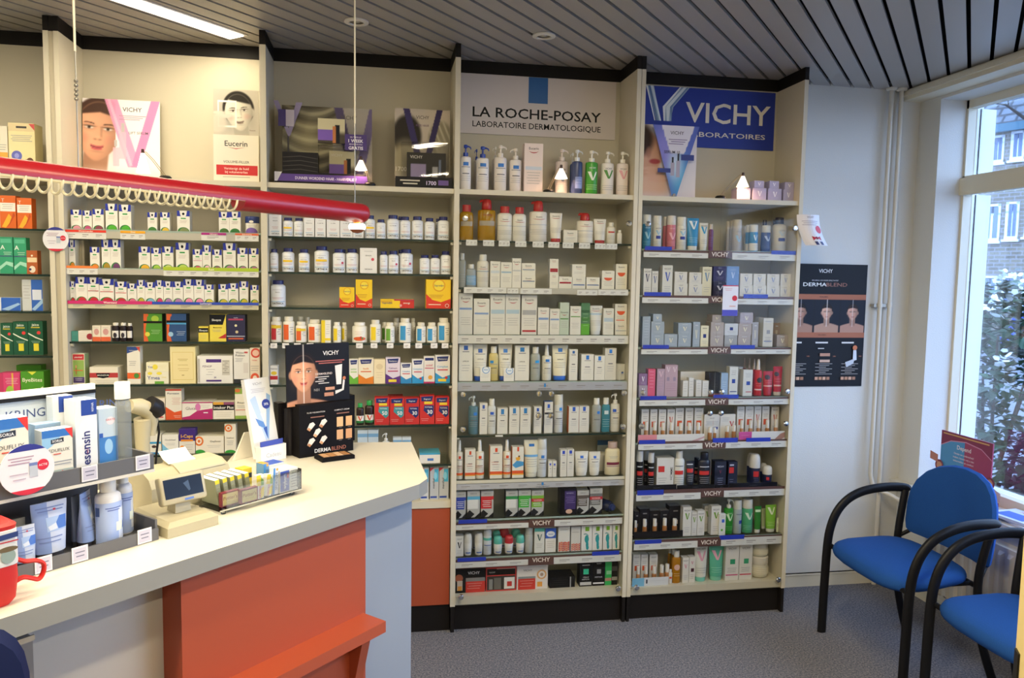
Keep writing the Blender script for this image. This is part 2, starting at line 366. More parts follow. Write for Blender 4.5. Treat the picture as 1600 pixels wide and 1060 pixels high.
# ------------------------------------------------------------------ ceiling lamps
def ceiling_lamp(cx, cy, length, label, width=.085, power=1.0):
    r = empty('ceiling_light', (cx, cy, ZC), math.radians(90-40.6)); tag(r, label, 'light', 'strip lights in the slatted ceiling')
    a = MB(); a.box(-length/2-.012, length/2+.012, -width/2-.012, width/2+.012, -.004, .012, mat('cfcdc8', .4)); a.build('frame', r)
    b = MB(); b.box(-length/2, length/2, -width/2, width/2, -.008, -.003, mat((1, .95, .86), .5, emit=3.0)); b.build('diffuser', r)
    l = bpy.data.lights.new('strip_lamp', 'AREA'); l.shape = 'RECTANGLE'; l.size = length; l.size_y = width; l.energy = K_CEIL*power; l.color = WARM
    lo = bpy.data.objects.new('strip_lamp', l); scene.collection.objects.link(lo); lo.parent = r; lo.location = (0, 0, -.012)
ex, ey = -.587, 3.42
ceiling_lamp(ex-SLAT[0]*.75, ey-SLAT[1]*.75, 1.5, 'lit strip light in the slatted ceiling, above the bay of blue-topped boxes', power=.42)
for (x, y, pw) in ((-2.2, 1.9, 1.0), (-.75, .75, 1.1), (.75, 1.35, 1.35), (.9, -.4, 1.2)):  # unseen strip lights, added to brighten shelves and counter
    ceiling_lamp(x, y, 1.5, 'added strip light in the slatted ceiling, out of view, to brighten the room', power=pw)
for (u, v, lb) in ((557, 33, 'small round white downlight above the bay of blue-capped bottles'), (850, 55, 'small round white downlight above the bay with the white board sign')):
    p = onZ(u, v, ZC); r = empty('downlight', tuple(p)); tag(r, lb, 'light', 'unlit round downlights')
    a = MB(); a.lathe([(.028, -.001), (.047, -.001), (.047, -.006), (.030, -.009), (.028, -.004)], mat('e6e2d8', .35), n=28, caps=False); a.build('rim', r)
    b = MB(); b.lathe([(.001, -.0015), (.029, -.0015), (.029, .004)], mat('8c8478', .3, .4), n=24); b.lathe([(.001, -.007), (.009, -.006), (.012, -.001)], mat('bdb8ac', .2, .3), n=16); b.build('reflector', r)
# ------------------------------------------------------------------ pendant strip light over the counter
def pendant():
    ez = 1.779; e = np.array([-.045, 2.39, ez]); L = 1.9
    ang = math.radians(90-40.6); c = e-np.array([SLAT[0], SLAT[1], 0])*L/2
    r = empty('pendant_light', tuple(c), ang); tag(r, 'long red tubular pendant lamp with hanging louvre over the counter', 'light')
    red = mat('92141d', .3, name='red_lacquer'); R = .0285
    s = MB(); n = 22
    def arc(x, a0, a1, rr): return [(x, -rr*math.sin(math.radians(a0+(a1-a0)*k/n)), rr*math.cos(math.radians(a0+(a1-a0)*k/n))) for k in range(n+1)]
    x1 = L/2; xs = x1-.47
    s.loft([arc(-x1, -100, 100, R), arc(xs, -100, 100, R)], red, closed=False, caps=False); s.loft([arc(-x1, -100, 100, R-.003), arc(xs, -100, 100, R-.003)], mat('e8e2d0', .4), closed=False, caps=False)
    s.build('shade', r)
    q = MB(); full = lambda x, rr: [(x, -rr*math.sin(2*math.pi*k/24), rr*math.cos(2*math.pi*k/24)) for k in range(24)]
    q.loft([full(xs, R), full(x1-.02, R), full(x1-.008, R*.93), full(x1-.002, R*.75), full(x1, R*.4)], red); q.build('end_cap', r)
    b = MB(); cream = mat('ded6b8', .45)
    k = 0; x = -x1+.02
    while x < xs-.005:
        pts = [(x, -.026*math.sin(math.radians(a)), -.004-.027*math.cos(math.radians(a))) for a in range(-90, 91, 15)]
        b.tube(pts, .0028, cream, n=6); x += .0235
    for sgn in (-1, 1): b.tube([(-x1+.01, sgn*.026, -.004), (xs, sgn*.026, -.004)], .002, cream, n=6)
    b.build('louvre', r)
    f = MB(); f.tube([(-x1+.02, 0, .008), (xs-.02, 0, .008)], .008, mat((1, .92, .75), .5, emit=1.6), n=10); f.build('fluorescent_tube', r)
    l = bpy.data.lights.new('tube_lamp', 'AREA'); l.shape = 'RECTANGLE'; l.size = xs+x1; l.size_y = .03; l.energy = K_PEND; l.color = WARM
    lo = bpy.data.objects.new('tube_lamp', l); scene.collection.objects.link(lo); lo.parent = r; lo.location = ((xs-x1)/2, 0, -.036)
    d = MB(); d.lathe([(.0225, -.050), (.014, -.058), (.001, -.061)], mat('8a4a2a', .4), cx=x1-.035, n=24, caps=False)
    d.lathe([(.0225, -.033), (.026, -.041), (.0235, -.0500)], mat((1, .97, .92), .5, emit=2.5), cx=x1-.035, n=24, caps=False)
    d.lathe([(.010, -.024), (.012, -.040), (.006, -.050)], mat('e0b060', .2), cx=x1-.035, n=14); d.build('lamp_cup', r)
    w_ = MB(); steel = mat('9b968a', .3, .7)
    for xx in (x1-.045, -x1+1.03):
        w_.tube([(xx, 0, R-.003), (xx, 0, ZC-ez)], .0013, steel, n=6); w_.tube([(xx, 0, .26), (xx, 0, ZC-ez)], .0024, mat('cfc8b4', .4), n=8)
    for i in range(5): w_.sphere((-x1+1.03, 0, .165+.009*i), .0042, steel, n=8)
    w_.build('cable', r)
pendant()
# ------------------------------------------------------------------ wall shelving bays
board = mat('cfc7b2', .5, name='cream_laminate'); backm = mat('c4bda9', .6, name='cream_back_panel'); black = mat('1b1817', .5, name='black_trim')
gedge = mat('1e2f29', .15, name='green_glass_edge'); clearg = glass((.93, .97, .94), refl=.5); doorg = glass((.985, .99, .985), refl=.30)
chrome = mat('d8d8d8', .12, 1.0, name='chrome'); redp = mat('a84b2c', .45, name='terracotta_laminate')
railw = mat('d9d8d2', .4, name='white_price_strip'); railc = mat('b6b2a4', .25, name='clear_price_rail'); brown = mat('5d3f38', .45, name='brown_rail'); bluet = mat('2038b4', .45, name='blue_strip')
BAYS = {}
def bay(k, xl, xr, left, right, label):
    # left / right: lists of (x0, x1) side panels that belong to this bay
    r = empty('shelving_bay', ((xl+xr)/2, D, 0)); tag(r, label, 'shelving', 'wall shelving bays'); BAYS[k] = dict(root=r, xl=xl, xr=xr)
    ox = (xl+xr)/2
    for (x0, x1) in left+right:
        s = MB(); s.box(x0-ox, x1-ox, 0, BK-D, .12, HT, board); s.build('side_panel', r)
        f = MB(); f.box(x0-ox+.003, x1-ox-.003, .002, BK-D, 0, .12, black); f.build('foot', r)
        f = MB(); f.box(x0-ox, x1-ox, 0, BK-D, HT, ZC-.0005, black); f.build('fascia', r)
    s = MB(); s.box(xl-ox, xr-ox, BK-D-.012, BK-D, .12, HT, backm); s.build('back_panel', r)
    s = MB(); s.box(xl-ox, xr-ox, BK-D-.012, BK-D, HT, ZC-.0005, black); s.build('fascia', r)
    s = MB(); s.box(xl-ox, xr-ox, .008, BK-D-.012, 1.945, 1.966, board); s.build('top_board', r)
    s = MB(); s.box(xl-ox, xr-ox, .03, .048, 0, .12, black); s.build('plinth', r)
    return r
def shelf(k, n, z, dark=True, front=.018):
    B = BAYS[k]; ox = (B['xl']+B['xr'])/2; s = MB(); w = (B['xr']-B['xl'])/2
    s.box(-w, w, front, BK-D-.012, z-.008, z, clearg, front=gedge if dark else mat('9fb0a6', .15))
    if dark:
        for sx in (-w+.012, w-.012): s.tube([(sx, front+.012, z-.014), (sx-math.copysign(.012, sx)*-1, front+.012, z-.014)], .007, mat('d9d4c2', .4), n=8)
    o = s.build('shelf', B['root']); B['s%d' % n] = (z, o); return o
def strip(k, n, px, py0, py1, m, yo=.0, name='price_strip', text=None, tcol='f2ead8', th=.0015, lines=0):
    # a strip on the rail of shelf n between photo columns px, rows py0..py1
    B = BAYS[k]; ox = (B['xl']+B['xr'])/2; o = B['s%d' % n][1]; Y = D+.010-yo
    u0, u1 = px; a = onY(u0, py1, Y); b = onY(u1, py0, Y); um = (u0+u1)/2
    zt = onY(um, py0, Y)[2]; zb = onY(um, py1, Y)[2]
    a[0] = max(a[0], B['xl']+.001); b[0] = min(b[0], B['xr']-.001)
    s = MB(); s.box(a[0]-ox, b[0]-ox, Y-D, Y-D+th, zb, zt, m)
    A = plane_art(s, (a[0]-ox, Y-D, zb), (1, 0, 0), (0, 0, 1), b[0]-a[0], zt-zb)
    if text: A.text(text, .5, .5, .62, tcol, .012)
    for i in range(lines):
        c = (i+.5)/lines; A.rect(c-.26/lines, .52, c+.2/lines, .62, '8f8a86'); A.rect(c-.26/lines, .30, c+.05/lines, .38, 'a39d98')
    return s.build(name, o)
def board_base(k, z, zl, panel=False):
    B = BAYS[k]; ox = (B['xl']+B['xr'])/2; w = (B['xr']-B['xl'])/2; s = MB()
    s.box(-w, w, .012, BK-D-.012, zl, z, board)
    o = s.build('bottom_board', B['root']); B['s99'] = (z, o)
    if panel:
        p = MB(); p.box(-w+.003, w-.003, .018, .034, .125, zl-.004, redp); p.build('door_panel', B['root'])
    return o
def door(k, side, z0, z1, upper):
    B = BAYS[k]; ox = (B['xl']+B['xr'])/2; w = (B['xr']-B['xl'])/2; x0, x1 = (-w+.002, -.0012) if side < 0 else (.0012, w-.002)
    g = MB(); g.box(x0, x1, .001, .006, z0, z1, doorg); d = g.build('glass_door', B['root'])
    def knob(x, z, r=.0125):
        q = MB(); rings = [(.006, .000), (.006, -.008), (r, -.010), (r, -.018), (r*.8, -.021), (.001, -.022)]
        q.loft([[(x+rr*math.cos(2*math.pi*j/16), y, z+rr*math.sin(2*math.pi*j/16)) for j in range(16)] for rr, y in rings][::1], chrome); return q
    hx = x0+.022 if side < 0 else x1-.022; kx = x1-.026 if side < 0 else x0+.026
    for hz in (z0+.045, z1-.105): knob(hx, hz).build('hinge', d)
    knob(kx, z0+.045 if upper else z1-.05).build('knob', d)
bay(0, -2.06, -1.2853, [(-2.082, -2.06)], [(-1.2853, -1.2665)], 'cream shelving bay at the photo\'s left edge, with orange and green boxes')
bay(1, -1.2295, -.483, [(-1.248, -1.2295)], [(-.483, -.4583)], 'cream shelving bay filled with rows of blue-topped white boxes')
s = MB(); s.box(-.009, .009, .006, BK-D, .12, HT, mat('b9b09a', .5)); s.box(-.009, .009, .003, BK-D, HT, ZC-.0005, black); tag(s.build('filler_strip', None, (-1.2572, D, 0)), 'narrow cream filler strip between the two leftmost shelving bays', 'panel')
bay(2, -.4578, .312, [], [(.312, .334)], 'cream shelving bay with blue-capped white bottles and a terracotta base door')
bay(3, .3347, 1.1107, [], [(1.1107, 1.1305)], 'glass-fronted shelving bay under the white board sign')
bay(4, 1.1512, 1.908, [(1.1325, 1.1512)], [(1.908, 1.9277)], 'glass-fronted shelving bay under the blue board sign, next to the bare wall')
for n, z in enumerate((1.752, 1.573, 1.426, 1.248, 1.06, .90), 1): shelf(0, n, z)
for n, z in enumerate((1.757, 1.603, 1.467, 1.305, 1.129, .978, .833), 1): shelf(1, n, z, n > 3)
for n, z in enumerate((1.747, 1.599, 1.451, 1.301, 1.123, .942, .766), 1): shelf(2, n, z)
for n, z in enumerate((1.75, 1.545, 1.338, 1.131, .891, .689, .511, .337), 1): shelf(3, n, z, n in (1, 2, 5))
for n, z in enumerate((1.73, 1.521, 1.285, 1.051, .842, .613, .384), 1): shelf(4, n, z, False)
board_base(0, .6, .57, True); board_base(1, .6, .57, True); board_base(2, .6, .57, True); board_base(3, .16, .122); board_base(4, .155, .122)
for k in (3, 4):
    for sd in (-1, 1): door(k, sd, 1.035, 1.944, True); door(k, sd, .124, 1.031, False)
# price rails --------------------------------------------------------------
def T(s, ox, oy): return lambda x, y: (x/s+ox, y/s+oy)
def rails(k, n, tr, items):
    for (x0, x1, y0, y1, m, *rest) in items:
        u0, v0 = tr(x0, y0); u1, v1 = tr(x1, y1); kw = rest[0] if rest else {}
        strip(k, n, (u0, u1), v0, v1, m, **kw)
t1 = T(4.848, 90, 300)
L2 = dict(lines=3, yo=.0012); CT = dict(yo=.0026, name='category_strip')
rails(1, 1, t1, [(45, 1522, 308, 362, railc), (45, 366, 300, 356, railw, L2), (475, 663, 310, 360, railw, L2), (1088, 1276, 322, 368, railw, dict(lines=1, yo=.0012)), (1345, 1522, 325, 372, railw, L2),
    (45, 366, 288, 306, 'd8331f', dict(text='Wintermaanden', **CT)), (475, 663, 296, 314, 'e9a21a', dict(text='Vitaal', **CT)), (1088, 1276, 310, 327, 'a8217a', dict(text='Geheugen', **CT)), (1345, 1522, 315, 330, 'd95f3a', dict(text='Spijsvertering', **CT))])
rails(1, 2, t1, [(45, 1522, 590, 632, railc), (45, 303, 578, 625, railw, L2), (803, 1522, 592, 642, railw, dict(lines=8, yo=.0012)), (45, 303, 560, 578, 'e8803a', CT), (800, 1522, 574, 600, 'a9c02e', dict(text='Rust', **CT))])
rails(1, 3, t1, [(48, 1522, 845, 888, mat('c9c2a2', .4), dict(lines=9)), (45, 715, 826, 850, 'c8286e', dict(text='Weerstand', **CT)), (715, 1522, 836, 856, '2846b0', dict(text='Luchtwegen', **CT))])
t2 = T(4.609, 400, 320)
for x in (128, 213, 298, 390, 532, 632, 745, 850, 966, 1087, 1172, 1282, 1362):
    rails(2, 4, t2, [(x-24, x+24, 998, 1034, 'e9e6e2', dict(name='price_tag', yo=-.006, lines=1))])
t3a = T(5.333, 700, 290); t3b = T(5.333, 700, 450); t3c = T(5.333, 700, 600); t3d = T(4.417, 700, 750)
rails(3, 1, t3a, [(105, 1540, 452, 525, glass(refl=.5), dict(name='clear_rail'))]+[(x, x+93, 452+(x-150)*.028, 500+(x-150)*.028, railw, L2) for x in (150, 292, 422, 560, 705, 836, 955, 1092, 1223, 1318)])
rails(3, 2, t3a, [(132, 1500, 856, 905, railc), (132, 486, 850, 898, railw, dict(lines=4, yo=.0012)), (496, 586, 858, 902, railw, L2), (603, 865, 860, 905, railw, L2), (1076, 1246, 872, 915, railw, L2), (1252, 1502, 872, 915, railw, L2)])
rails(3, 3, t3b, [(80, 1503, 398, 466, mat('d6d3ca', .35), dict(lines=12))])
rails(3, 4, t3b, [(78, 1507, 788, 855, mat('a9aab0', .3), dict(lines=9)), (750, 865, 830, 850, mat('a9aab0', .3), dict(text='LA ROCHE-POSAY', tcol='26262e', yo=.003)), (800, 816, 797, 827, '2a83c8', dict(yo=.003))])
rails(3, 5, t3c, [(395, 458, 428, 442, railw)])
rails(3, 6, t3c, [(70, 1470, 818, 866, mat('b9b9bc', .3), dict(lines=9, yo=-.004)), (730, 850, 846, 866, mat('b9b9bc', .3), dict(text='LA ROCHE-POSAY', tcol='26262e', yo=.0)), (780, 797, 822, 845, '2a83c8', dict(yo=.0)), (68, 1472, 790, 815, mat('d8d2be', .35))])
VS = dict(text='VICHY', name='brand_plate', yo=.003, tcol='efe4d6')
rails(3, 7, t3d, [(50, 1203, 278, 330, brown), (52, 556, 306, 340, railw, L2), (735, 1203, 270, 312, railw, L2), (72, 270, 275, 301, bluet, CT), (560, 732, 272, 322, brown, VS)])
rails(3, 8, t3d, [(50, 1197, 530, 590, brown), (52, 553, 562, 600, railw, L2), (730, 1195, 526, 572, railw, L2), (65, 262, 538, 563, bluet, CT), (995, 1182, 494, 521, bluet, CT), (557, 728, 528, 576, brown, VS)])
t4a = T(5.926, 990, 310); t4b = T(5.889, 990, 460); t4c = T(5.714, 980, 620); t4d = T(5.048, 980, 770)
rails(4, 1, t4a, [(92, 1505, 490, 555, brown), (92, 692, 502, 550, railw, L2), (912, 1503, 512, 575, railw, L2), (105, 355, 446, 482, bluet, CT), (1275, 1505, 486, 522, bluet, CT), (695, 908, 485, 552, brown, VS)])
rails(4, 2, t4a, [(80, 1485, 905, 965, brown), (80, 692, 922, 972, railw, L2), (912, 1482, 935, 985, railw, L2), (98, 346, 870, 906, bluet, CT), (1018, 1245, 890, 926, bluet, CT), (695, 908, 905, 972, brown, VS)])
rails(4, 3, t4b, [(68, 1470, 490, 545, brown), (70, 682, 508, 552, railw, L2), (896, 1468, 508, 550, railw, L2), (85, 326, 467, 501, bluet, CT), (888, 1117, 468, 502, bluet, CT), (685, 892, 482, 548, brown, VS)])
rails(4, 4, t4b, [(50, 1445, 955, 1015, brown), (52, 660, 975, 1025, railw, L2), (874, 1443, 966, 1015, railw, L2), (62, 303, 938, 972, bluet, CT), (735, 966, 925, 960, bluet, CT), (664, 870, 955, 1022, brown, VS)])
rails(4, 5, t4c, [(95, 1440, 392, 455, brown), (98, 673, 422, 472, railw, L2), (880, 1433, 400, 455, railw, L2), (105, 340, 388, 424, bluet, CT), (765, 988, 370, 410, bluet, dict(yo=.0045, name='category_strip')), (1062, 1280, 368, 403, bluet, CT), (676, 878, 395, 465, brown, VS)])
rails(4, 6, t4c, [(80, 1410, 820, 900, brown), (80, 657, 866, 925, railw, L2), (863, 1410, 832, 890, railw, L2), (90, 326, 836, 880, bluet, CT), (660, 862, 832, 895, brown, VS)])
rails(4, 7, t4d, [(55, 1222, 355, 425, brown), (52, 556, 392, 445, railw, L2), (740, 1220, 352, 412, railw, L2), (60, 270, 374, 405, bluet, CT), (730, 924, 336, 370, bluet, CT), (558, 736, 364, 418, brown, VS)])
# ------------------------------------------------------------------ packaging: shapes
REG = []      # every packaged thing, for the labels at the end
WHITE = 'e6e3dc'; OFFW = 'ddd9cb'; NAMES = dict(c='carton', pb='pill_bottle', sp='spray_can', ro='roll_on_deodorant', ja='cream_jar', dr='foundation_bottle', pu='pump_bottle', fl='flip_top_bottle', tb='cream_tube', ns='spray_bottle', tn='tin')
CATS = dict(c='box', pb='bottle', sp='spray can', ro='deodorant', ja='jar', dr='bottle', pu='pump bottle', fl='bottle', tb='tube', ns='spray bottle', tn='tin')
def plast(c, rough=.35): return mat(c, rough) if isinstance(c, str) else c
def make(kind, w, h, d, art, col, cap=None, side=None, top=None, loc=(0, 0, 0), rz=0.0, dirn=-1, name=None, fat=False):
    col = plast(col, .5 if kind == 'c' else .35); cap = plast(cap or 'e9e7e2'); nm = name or NAMES[kind]
    if kind == 'c':
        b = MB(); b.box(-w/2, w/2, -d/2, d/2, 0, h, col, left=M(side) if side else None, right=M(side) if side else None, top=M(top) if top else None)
        A = plane_art(b, (-w/2, -d/2, 0), (1, 0, 0), (0, 0, 1), w, h)
        if art: art(A)
        return b.build(nm, None, loc, rz)
    r = empty(nm, loc, rz); b = MB(); R = w/2; k = MB(); n = 20
    sy = min(1.0, d/w)
    def cyl(z0, z1, RR=None, span=math.pi):
        RR = RR or R
        A = Art(b, lambda u, v, l=0: ((RR+l+.0004)*math.sin((u-.5)*span), -(RR*sy+l+.0004)*math.cos((u-.5)*span), z0+(z1-z0)*v), RR*span, z1-z0); A.flat = False; return A
    A = None
    if kind == 'pb':
        b.lathe([(R*.94, 0), (R, .01*h), (R, .76*h), (R*.93, .80*h), (R*.66, .835*h), (R*.62, .86*h)], col, n=n, sy=sy)
        k.lathe([(R*.70, .845*h), (R*.74, .85*h), (R*.74, .985*h), (R*.68, h), (.001, h)], cap, n=n, sy=sy); A = cyl(.05*h, .75*h)
    elif kind == 'sp':
        b.lathe([(R*.95, 0), (R, .012*h), (R, .70*h), (R*.95, .73*h)], col, n=n, sy=sy)
        k.lathe([(R*.93, .725*h), (R*.95, .73*h), (R*.93, .985*h), (R*.86, h), (.001, h)], cap, n=n, sy=sy); A = cyl(.03*h, .70*h)
    elif kind == 'ro':
        b.lathe([(R*.78, 0), (R*.84, .03*h), (R*.95, .35*h), (R, .55*h), (R*.97, .58*h)], col, n=n, sy=sy)
        k.lathe([(R*.98, .57*h), (R*1.0, .60*h), (R*.97, .82*h), (R*.85, .94*h), (R*.55, h), (.001, h)], cap, n=n, sy=sy); A = cyl(.05*h, .55*h, R*.95)
    elif kind == 'ja':
        b.lathe([(R*.7, 0), (R*.9, .04*h), (R, .25*h), (R, .48*h), (R*.86, .62*h)], col, n=24, sy=sy)
        k.lathe([(R*.90, .60*h), (R*.95, .63*h), (R*.95, .97*h), (R*.88, h), (.001, h)], cap, n=24, sy=sy); A = cyl(.08*h, .58*h)
    elif kind == 'tn':
        b.lathe([(R, 0), (R, .80*h)], col, n=24, sy=sy); k.lathe([(R*1.02, .79*h), (R*1.03, .80*h), (R*1.03, .98*h), (R, h), (.001, h)], cap, n=24, sy=sy); A = cyl(.0, .8*h)
    elif kind == 'dr':
        b.lathe([(R*.9, 0), (R, .03*h), (R, .55*h), (R*.6, .60*h)], col, n=16, sy=sy)
        k.lathe([(R*.80, .59*h), (R*.80, .98*h), (R*.74, h), (.001, h)], cap, n=16, sy=sy); A = cyl(.03*h, .52*h)
    elif kind == 'fl':
        b.lathe([(R*.92, 0), (R, .02*h), (R, .70*h), (R*.95, .76*h), (R*.72, .80*h), (R*.5, .815*h)], col, n=24, sy=sy)
        cr = R*.62; k.lathe([(cr, .81*h), (cr, .985*h), (cr*.93, h), (.001, h)], cap, n=20, sy=max(sy, .8)); A = cyl(.03*h, .70*h)
    elif kind == 'up':
        pass
    elif kind in ('pu', 'ns'):
        top_ = .74 if kind == 'pu' else .70
        b.lathe([(R*.93, 0), (R, .015*h), (R, (top_-.05)*h), (R*.93, (top_-.015)*h), (R*.62, top_*h), (R*.40, (top_+.012)*h)], col, n=24, sy=sy)
        if fat:
            k.lathe([(R*.50, top_*h), (R*.56, (top_+.02)*h), (R*.55, (top_+.10)*h), (R*.50, .95*h), (R*.38, .99*h), (R*.2, h), (.001, h)], cap, n=18)
            zt = .945*h; k.tube([(dirn*R*.3, 0, zt), (dirn*R*.62, 0, zt+.002), (dirn*R*.78, 0, zt-.004)], [R*.2, R*.15, R*.10], cap, n=8)
        else: k.lathe([(R*.45, top_*h), (R*.45, (top_+.085)*h), (R*.40, (top_+.09)*h), (R*.14, (top_+.095)*h), (R*.14, .935*h)], cap, n=16)
        if fat: pass
        elif kind == 'pu':
            k.lathe([(R*.16, .925*h), (R*.34, .935*h), (R*.36, .985*h), (R*.28, h), (.001, h)], cap, n=16)
            zt = .965*h; k.tube([(0, 0, zt), (dirn*R*.5, -.002, zt), (dirn*R*.85, -.004, zt-.004), (dirn*R*.95, -.004, zt-.012)], [R*.16, R*.14, R*.11, R*.09], cap, n=8)
        else:
            k.lathe([(R*.40, (top_+.09)*h), (R*.36, .93*h), (R*.28, h), (.001, h)], cap, n=16)
        A = cyl(.03*h, (top_-.06)*h)
    elif kind == 'tb':
        cz = .13*h; rings = []; z1 = h
        for t in (0, .04, .2, .45, .7, .9, .94, 1):
            a = (w/2)*(.84+.16*min(1, t*1.1)); bb = max(.0022, d/2*(1-t**1.5)) if t < .93 else .0022; z = cz+(z1-cz)*t
            rings.append([(a*math.sin(2*math.pi*j/24), -bb*math.cos(2*math.pi*j/24), z) for j in range(24)])
        b.loft(rings, col)
        k.lathe([(w*.36, 0), (w*.385, .003), (w*.385, cz*.95), (w*.36, cz+.001)], cap, n=20, sy=min(1, d/w*1.05))
        def S(u, v, l=0):
            t = v; a = (w/2)*(.84+.16*min(1, t*1.1)); bb = max(.0022, d/2*(1-t**1.5)) if t < .93 else .0022; an = (u-.5)*math.pi*.96
            return ((a+l)*math.sin(an), -(bb+l+.0006)*math.cos(an), cz+(z1-cz)*v)
        A = Art(b, S, w*1.15, h-cz); A.flat = False; A.vd = 10
    if art and A: art(A)
    b.build('body', r); k.build('cap' if kind not in ('pu', 'ns') else 'pump', r)
    return r
# ------------------------------------------------------------------ packaging: print
G1 = '8d8d90'; BLUE = '1e6fc0'; INK = '1d1d22'
def vog(pic, acc=None):
    def f(A):
        A.rect(0, .73, 1, 1, '1b2f9c'); A.poly([(.2, 1), (.27, .76), (.5, .68), (.73, .76), (.8, 1)], WHITE); A.ell(.5, .85, .10, .06, '10141c')
        A.rect(.3, .60, .7, .655, '2f9a48')
        if acc: A.rect(.05, .42, .95, .45, acc)
        A.lines(.2, .8, .52, 3, .05, 'b9a79c', .012); A.ell(.5, 0, .46, .20, '2f7a3a', 0, 180); A.ell(.55, 0, .36, .17, pic, 0, 180)
    return f
def euc(band=None, bv=.5, bh=.06, red=None, tv=.88, th=.055, word=None, nl=4):
    def f(A):
        A.text('Eucerin', .5, tv, th, '2a2426', .008, .84); y = tv-th*1.1
        A.poly([(.22, y), (.36, y-.02), (.5, y-.026), (.64, y-.02), (.78, y), (.64, y-.035), (.5, y-.045), (.36, y-.035)], 'b01828')
        if band: A.rect(.06, bv, .94, bv+bh, band)
        if word: A.text(word, .5, bv-.05, .03, '554c4c', 0, .7)
        A.lines(.14, .86, .40, nl, .055, 'a8a49e', .010)
        if red: A.rect(.06, .07, .94, .115, red)
    return f
def lrp(sq=BLUE, v=.80, word=None, band=None, stripe=None, uw=.15, u=.5, sv=.12):
    def f(A):
        A.rect(u-uw, v, u+uw, v+sv, sq); A.rect(.25, v-.055, .75, v-.03, '8a8a90')
        if word: A.text(word, .5, .54, .035, INK, .004, .7)
        else: A.rect(.3, .5, .7, .53, '66666c')
        A.lines(.2, .8, .42, 3, .07, 'a9a9ac', .012)
        if band: A.rect(0, .12, 1, .19, band); A.rect(0, .19, 1, .215, 'f0a050')
        if stripe: A.rect(.02, .60, .98, .66, stripe)
    return f
def vch(V='3a5a9a', V2=None, name=True, vv=.55, vw=.5, vh=.3, ink='3a3a40', sq=None, tv=.88, th=.06, lc='a6a6ac'):
    def f(A):
        if name: A.text('VICHY', .5, tv, th, ink, .004, .8)
        if V: A.vee(.5, vv, vw, vh, V, V2)
        if sq: A.rect(.34, .42, .66, .56, sq)
        A.lines(.18, .82, .28, 3, .07, lc, .012)
    return f
def ort(yel=False, dot=None, word='MULTI', wv=.50):
    def f(A):
        A.text('ORTHICA', .52, .12, .10, INK, .01, .62); A.text(word, .5, .72, .055, '34343c', 0, .6); A.rect(.16, .08+.12, .84, .24, 'a9c4da'); A.lines(.24, .76, .42, 2, .06, 'd0a8a8', .018); A.rect(.3, .84, .7, .86, 'b9b9c0')
        if yel: A.rect(.25, .52, .75, .64, 'f0c61e')
        if dot: A.circ(.68, .52, .07, dot)
    return f
def lab(c, yel=None, u0=.22, u1=.52):
    def f(A):
        A.rect(u0, .08, u1, .92, c); A.lines(u1+.05, .8, .75, 4, .12, '8a8a8c', .03)
        if yel: A.rect(u0, .72, .8, .9, yel)
    return f
def brandless(*ops):
    def f(A):
        for o in ops:
            k = o[0]
            if k == 'r': A.rect(*o[1:])
            elif k == 't': A.text(*o[1:])
            elif k == 'e': A.ell(*o[1:])
            elif k == 'p': A.poly(*o[1:])
            elif k == 'l': A.lines(*o[1:])
            elif k == 'v': A.vee(*o[1:])
            elif k == 'c': A.circ(*o[1:])
    return f
X = brandless
ORD = 'zero first second third fourth fifth sixth seventh eighth ninth tenth eleventh twelfth thirteenth fourteenth fifteenth sixteenth seventeenth eighteenth nineteenth'.split()
NUM = 'zero one two three four five six seven eight nine ten eleven twelve thirteen fourteen fifteen sixteen seventeen eighteen nineteen'.split()
# ------------------------------------------------------------------ rows: things stood where the photo shows them
def row(k, n, tr, off, items, phrase, zoff=0.0, lean=0.0):
    z0 = {99: BAYS[k]['s99'][0] if 's99' in BAYS[k] else 0, 0: 1.966}.get(n) if n in (0, 99) else BAYS[k]['s%d' % n][0]
    z0 += .0005+zoff; prev = None
    for it in items:
        kind, x0, x1, yt, look, art, col = it[:7]; o = it[7] if len(it) > 7 else {}
        Y = D+off+o.get('dy', 0)
        u0, v = tr(x0, yt); u1, _ = tr(x1, yt); um = (u0+u1)/2
        zb = z0
        if o.get('on'): zb = prev
        zt = onY(um, v, Y)[2]
        lim = min([q[0] for kk, q in BAYS[k].items() if kk[0] == 's' and q[0] > z0+.02]+[1.954 if z0 < 1.9 else 9])-.022; zt = min(zt, lim)
        h = max(.012, zt-zb); zm = (zt+zb)/2
        pv = v  # same row across
        a = onY(u0, v, Y); b = onY(u1, v, Y); w = b[0]-a[0]; xc = (a[0]+b[0])/2
        d = o.get('d', {'c': min(max(w*.75, .035), .09), 'tb': w*.62, 'fl': w*.58, 'pu': w*.72, 'pb': w, 'ns': w}.get(kind, w))
        d = min(d, BK-.014-Y-.002)
        # keep inside the bay
        lo, hi = BAYS[k]['xl']+.0015, BAYS[k]['xr']-.0015
        if xc-w/2 < lo: w = min(w, (xc+w/2-lo)); xc = lo+w/2
        if xc+w/2 > hi: w = hi-(xc-w/2); xc = hi-w/2
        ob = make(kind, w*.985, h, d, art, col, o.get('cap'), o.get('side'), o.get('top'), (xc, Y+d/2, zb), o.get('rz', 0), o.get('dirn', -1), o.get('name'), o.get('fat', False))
        prev = zb+h+.0004 if True else None
        REG.append(dict(ob=ob, look=look, cat=o.get('cat', CATS[kind]), ph=phrase, x=xc, back=o.get('back'), key=(k, n)))
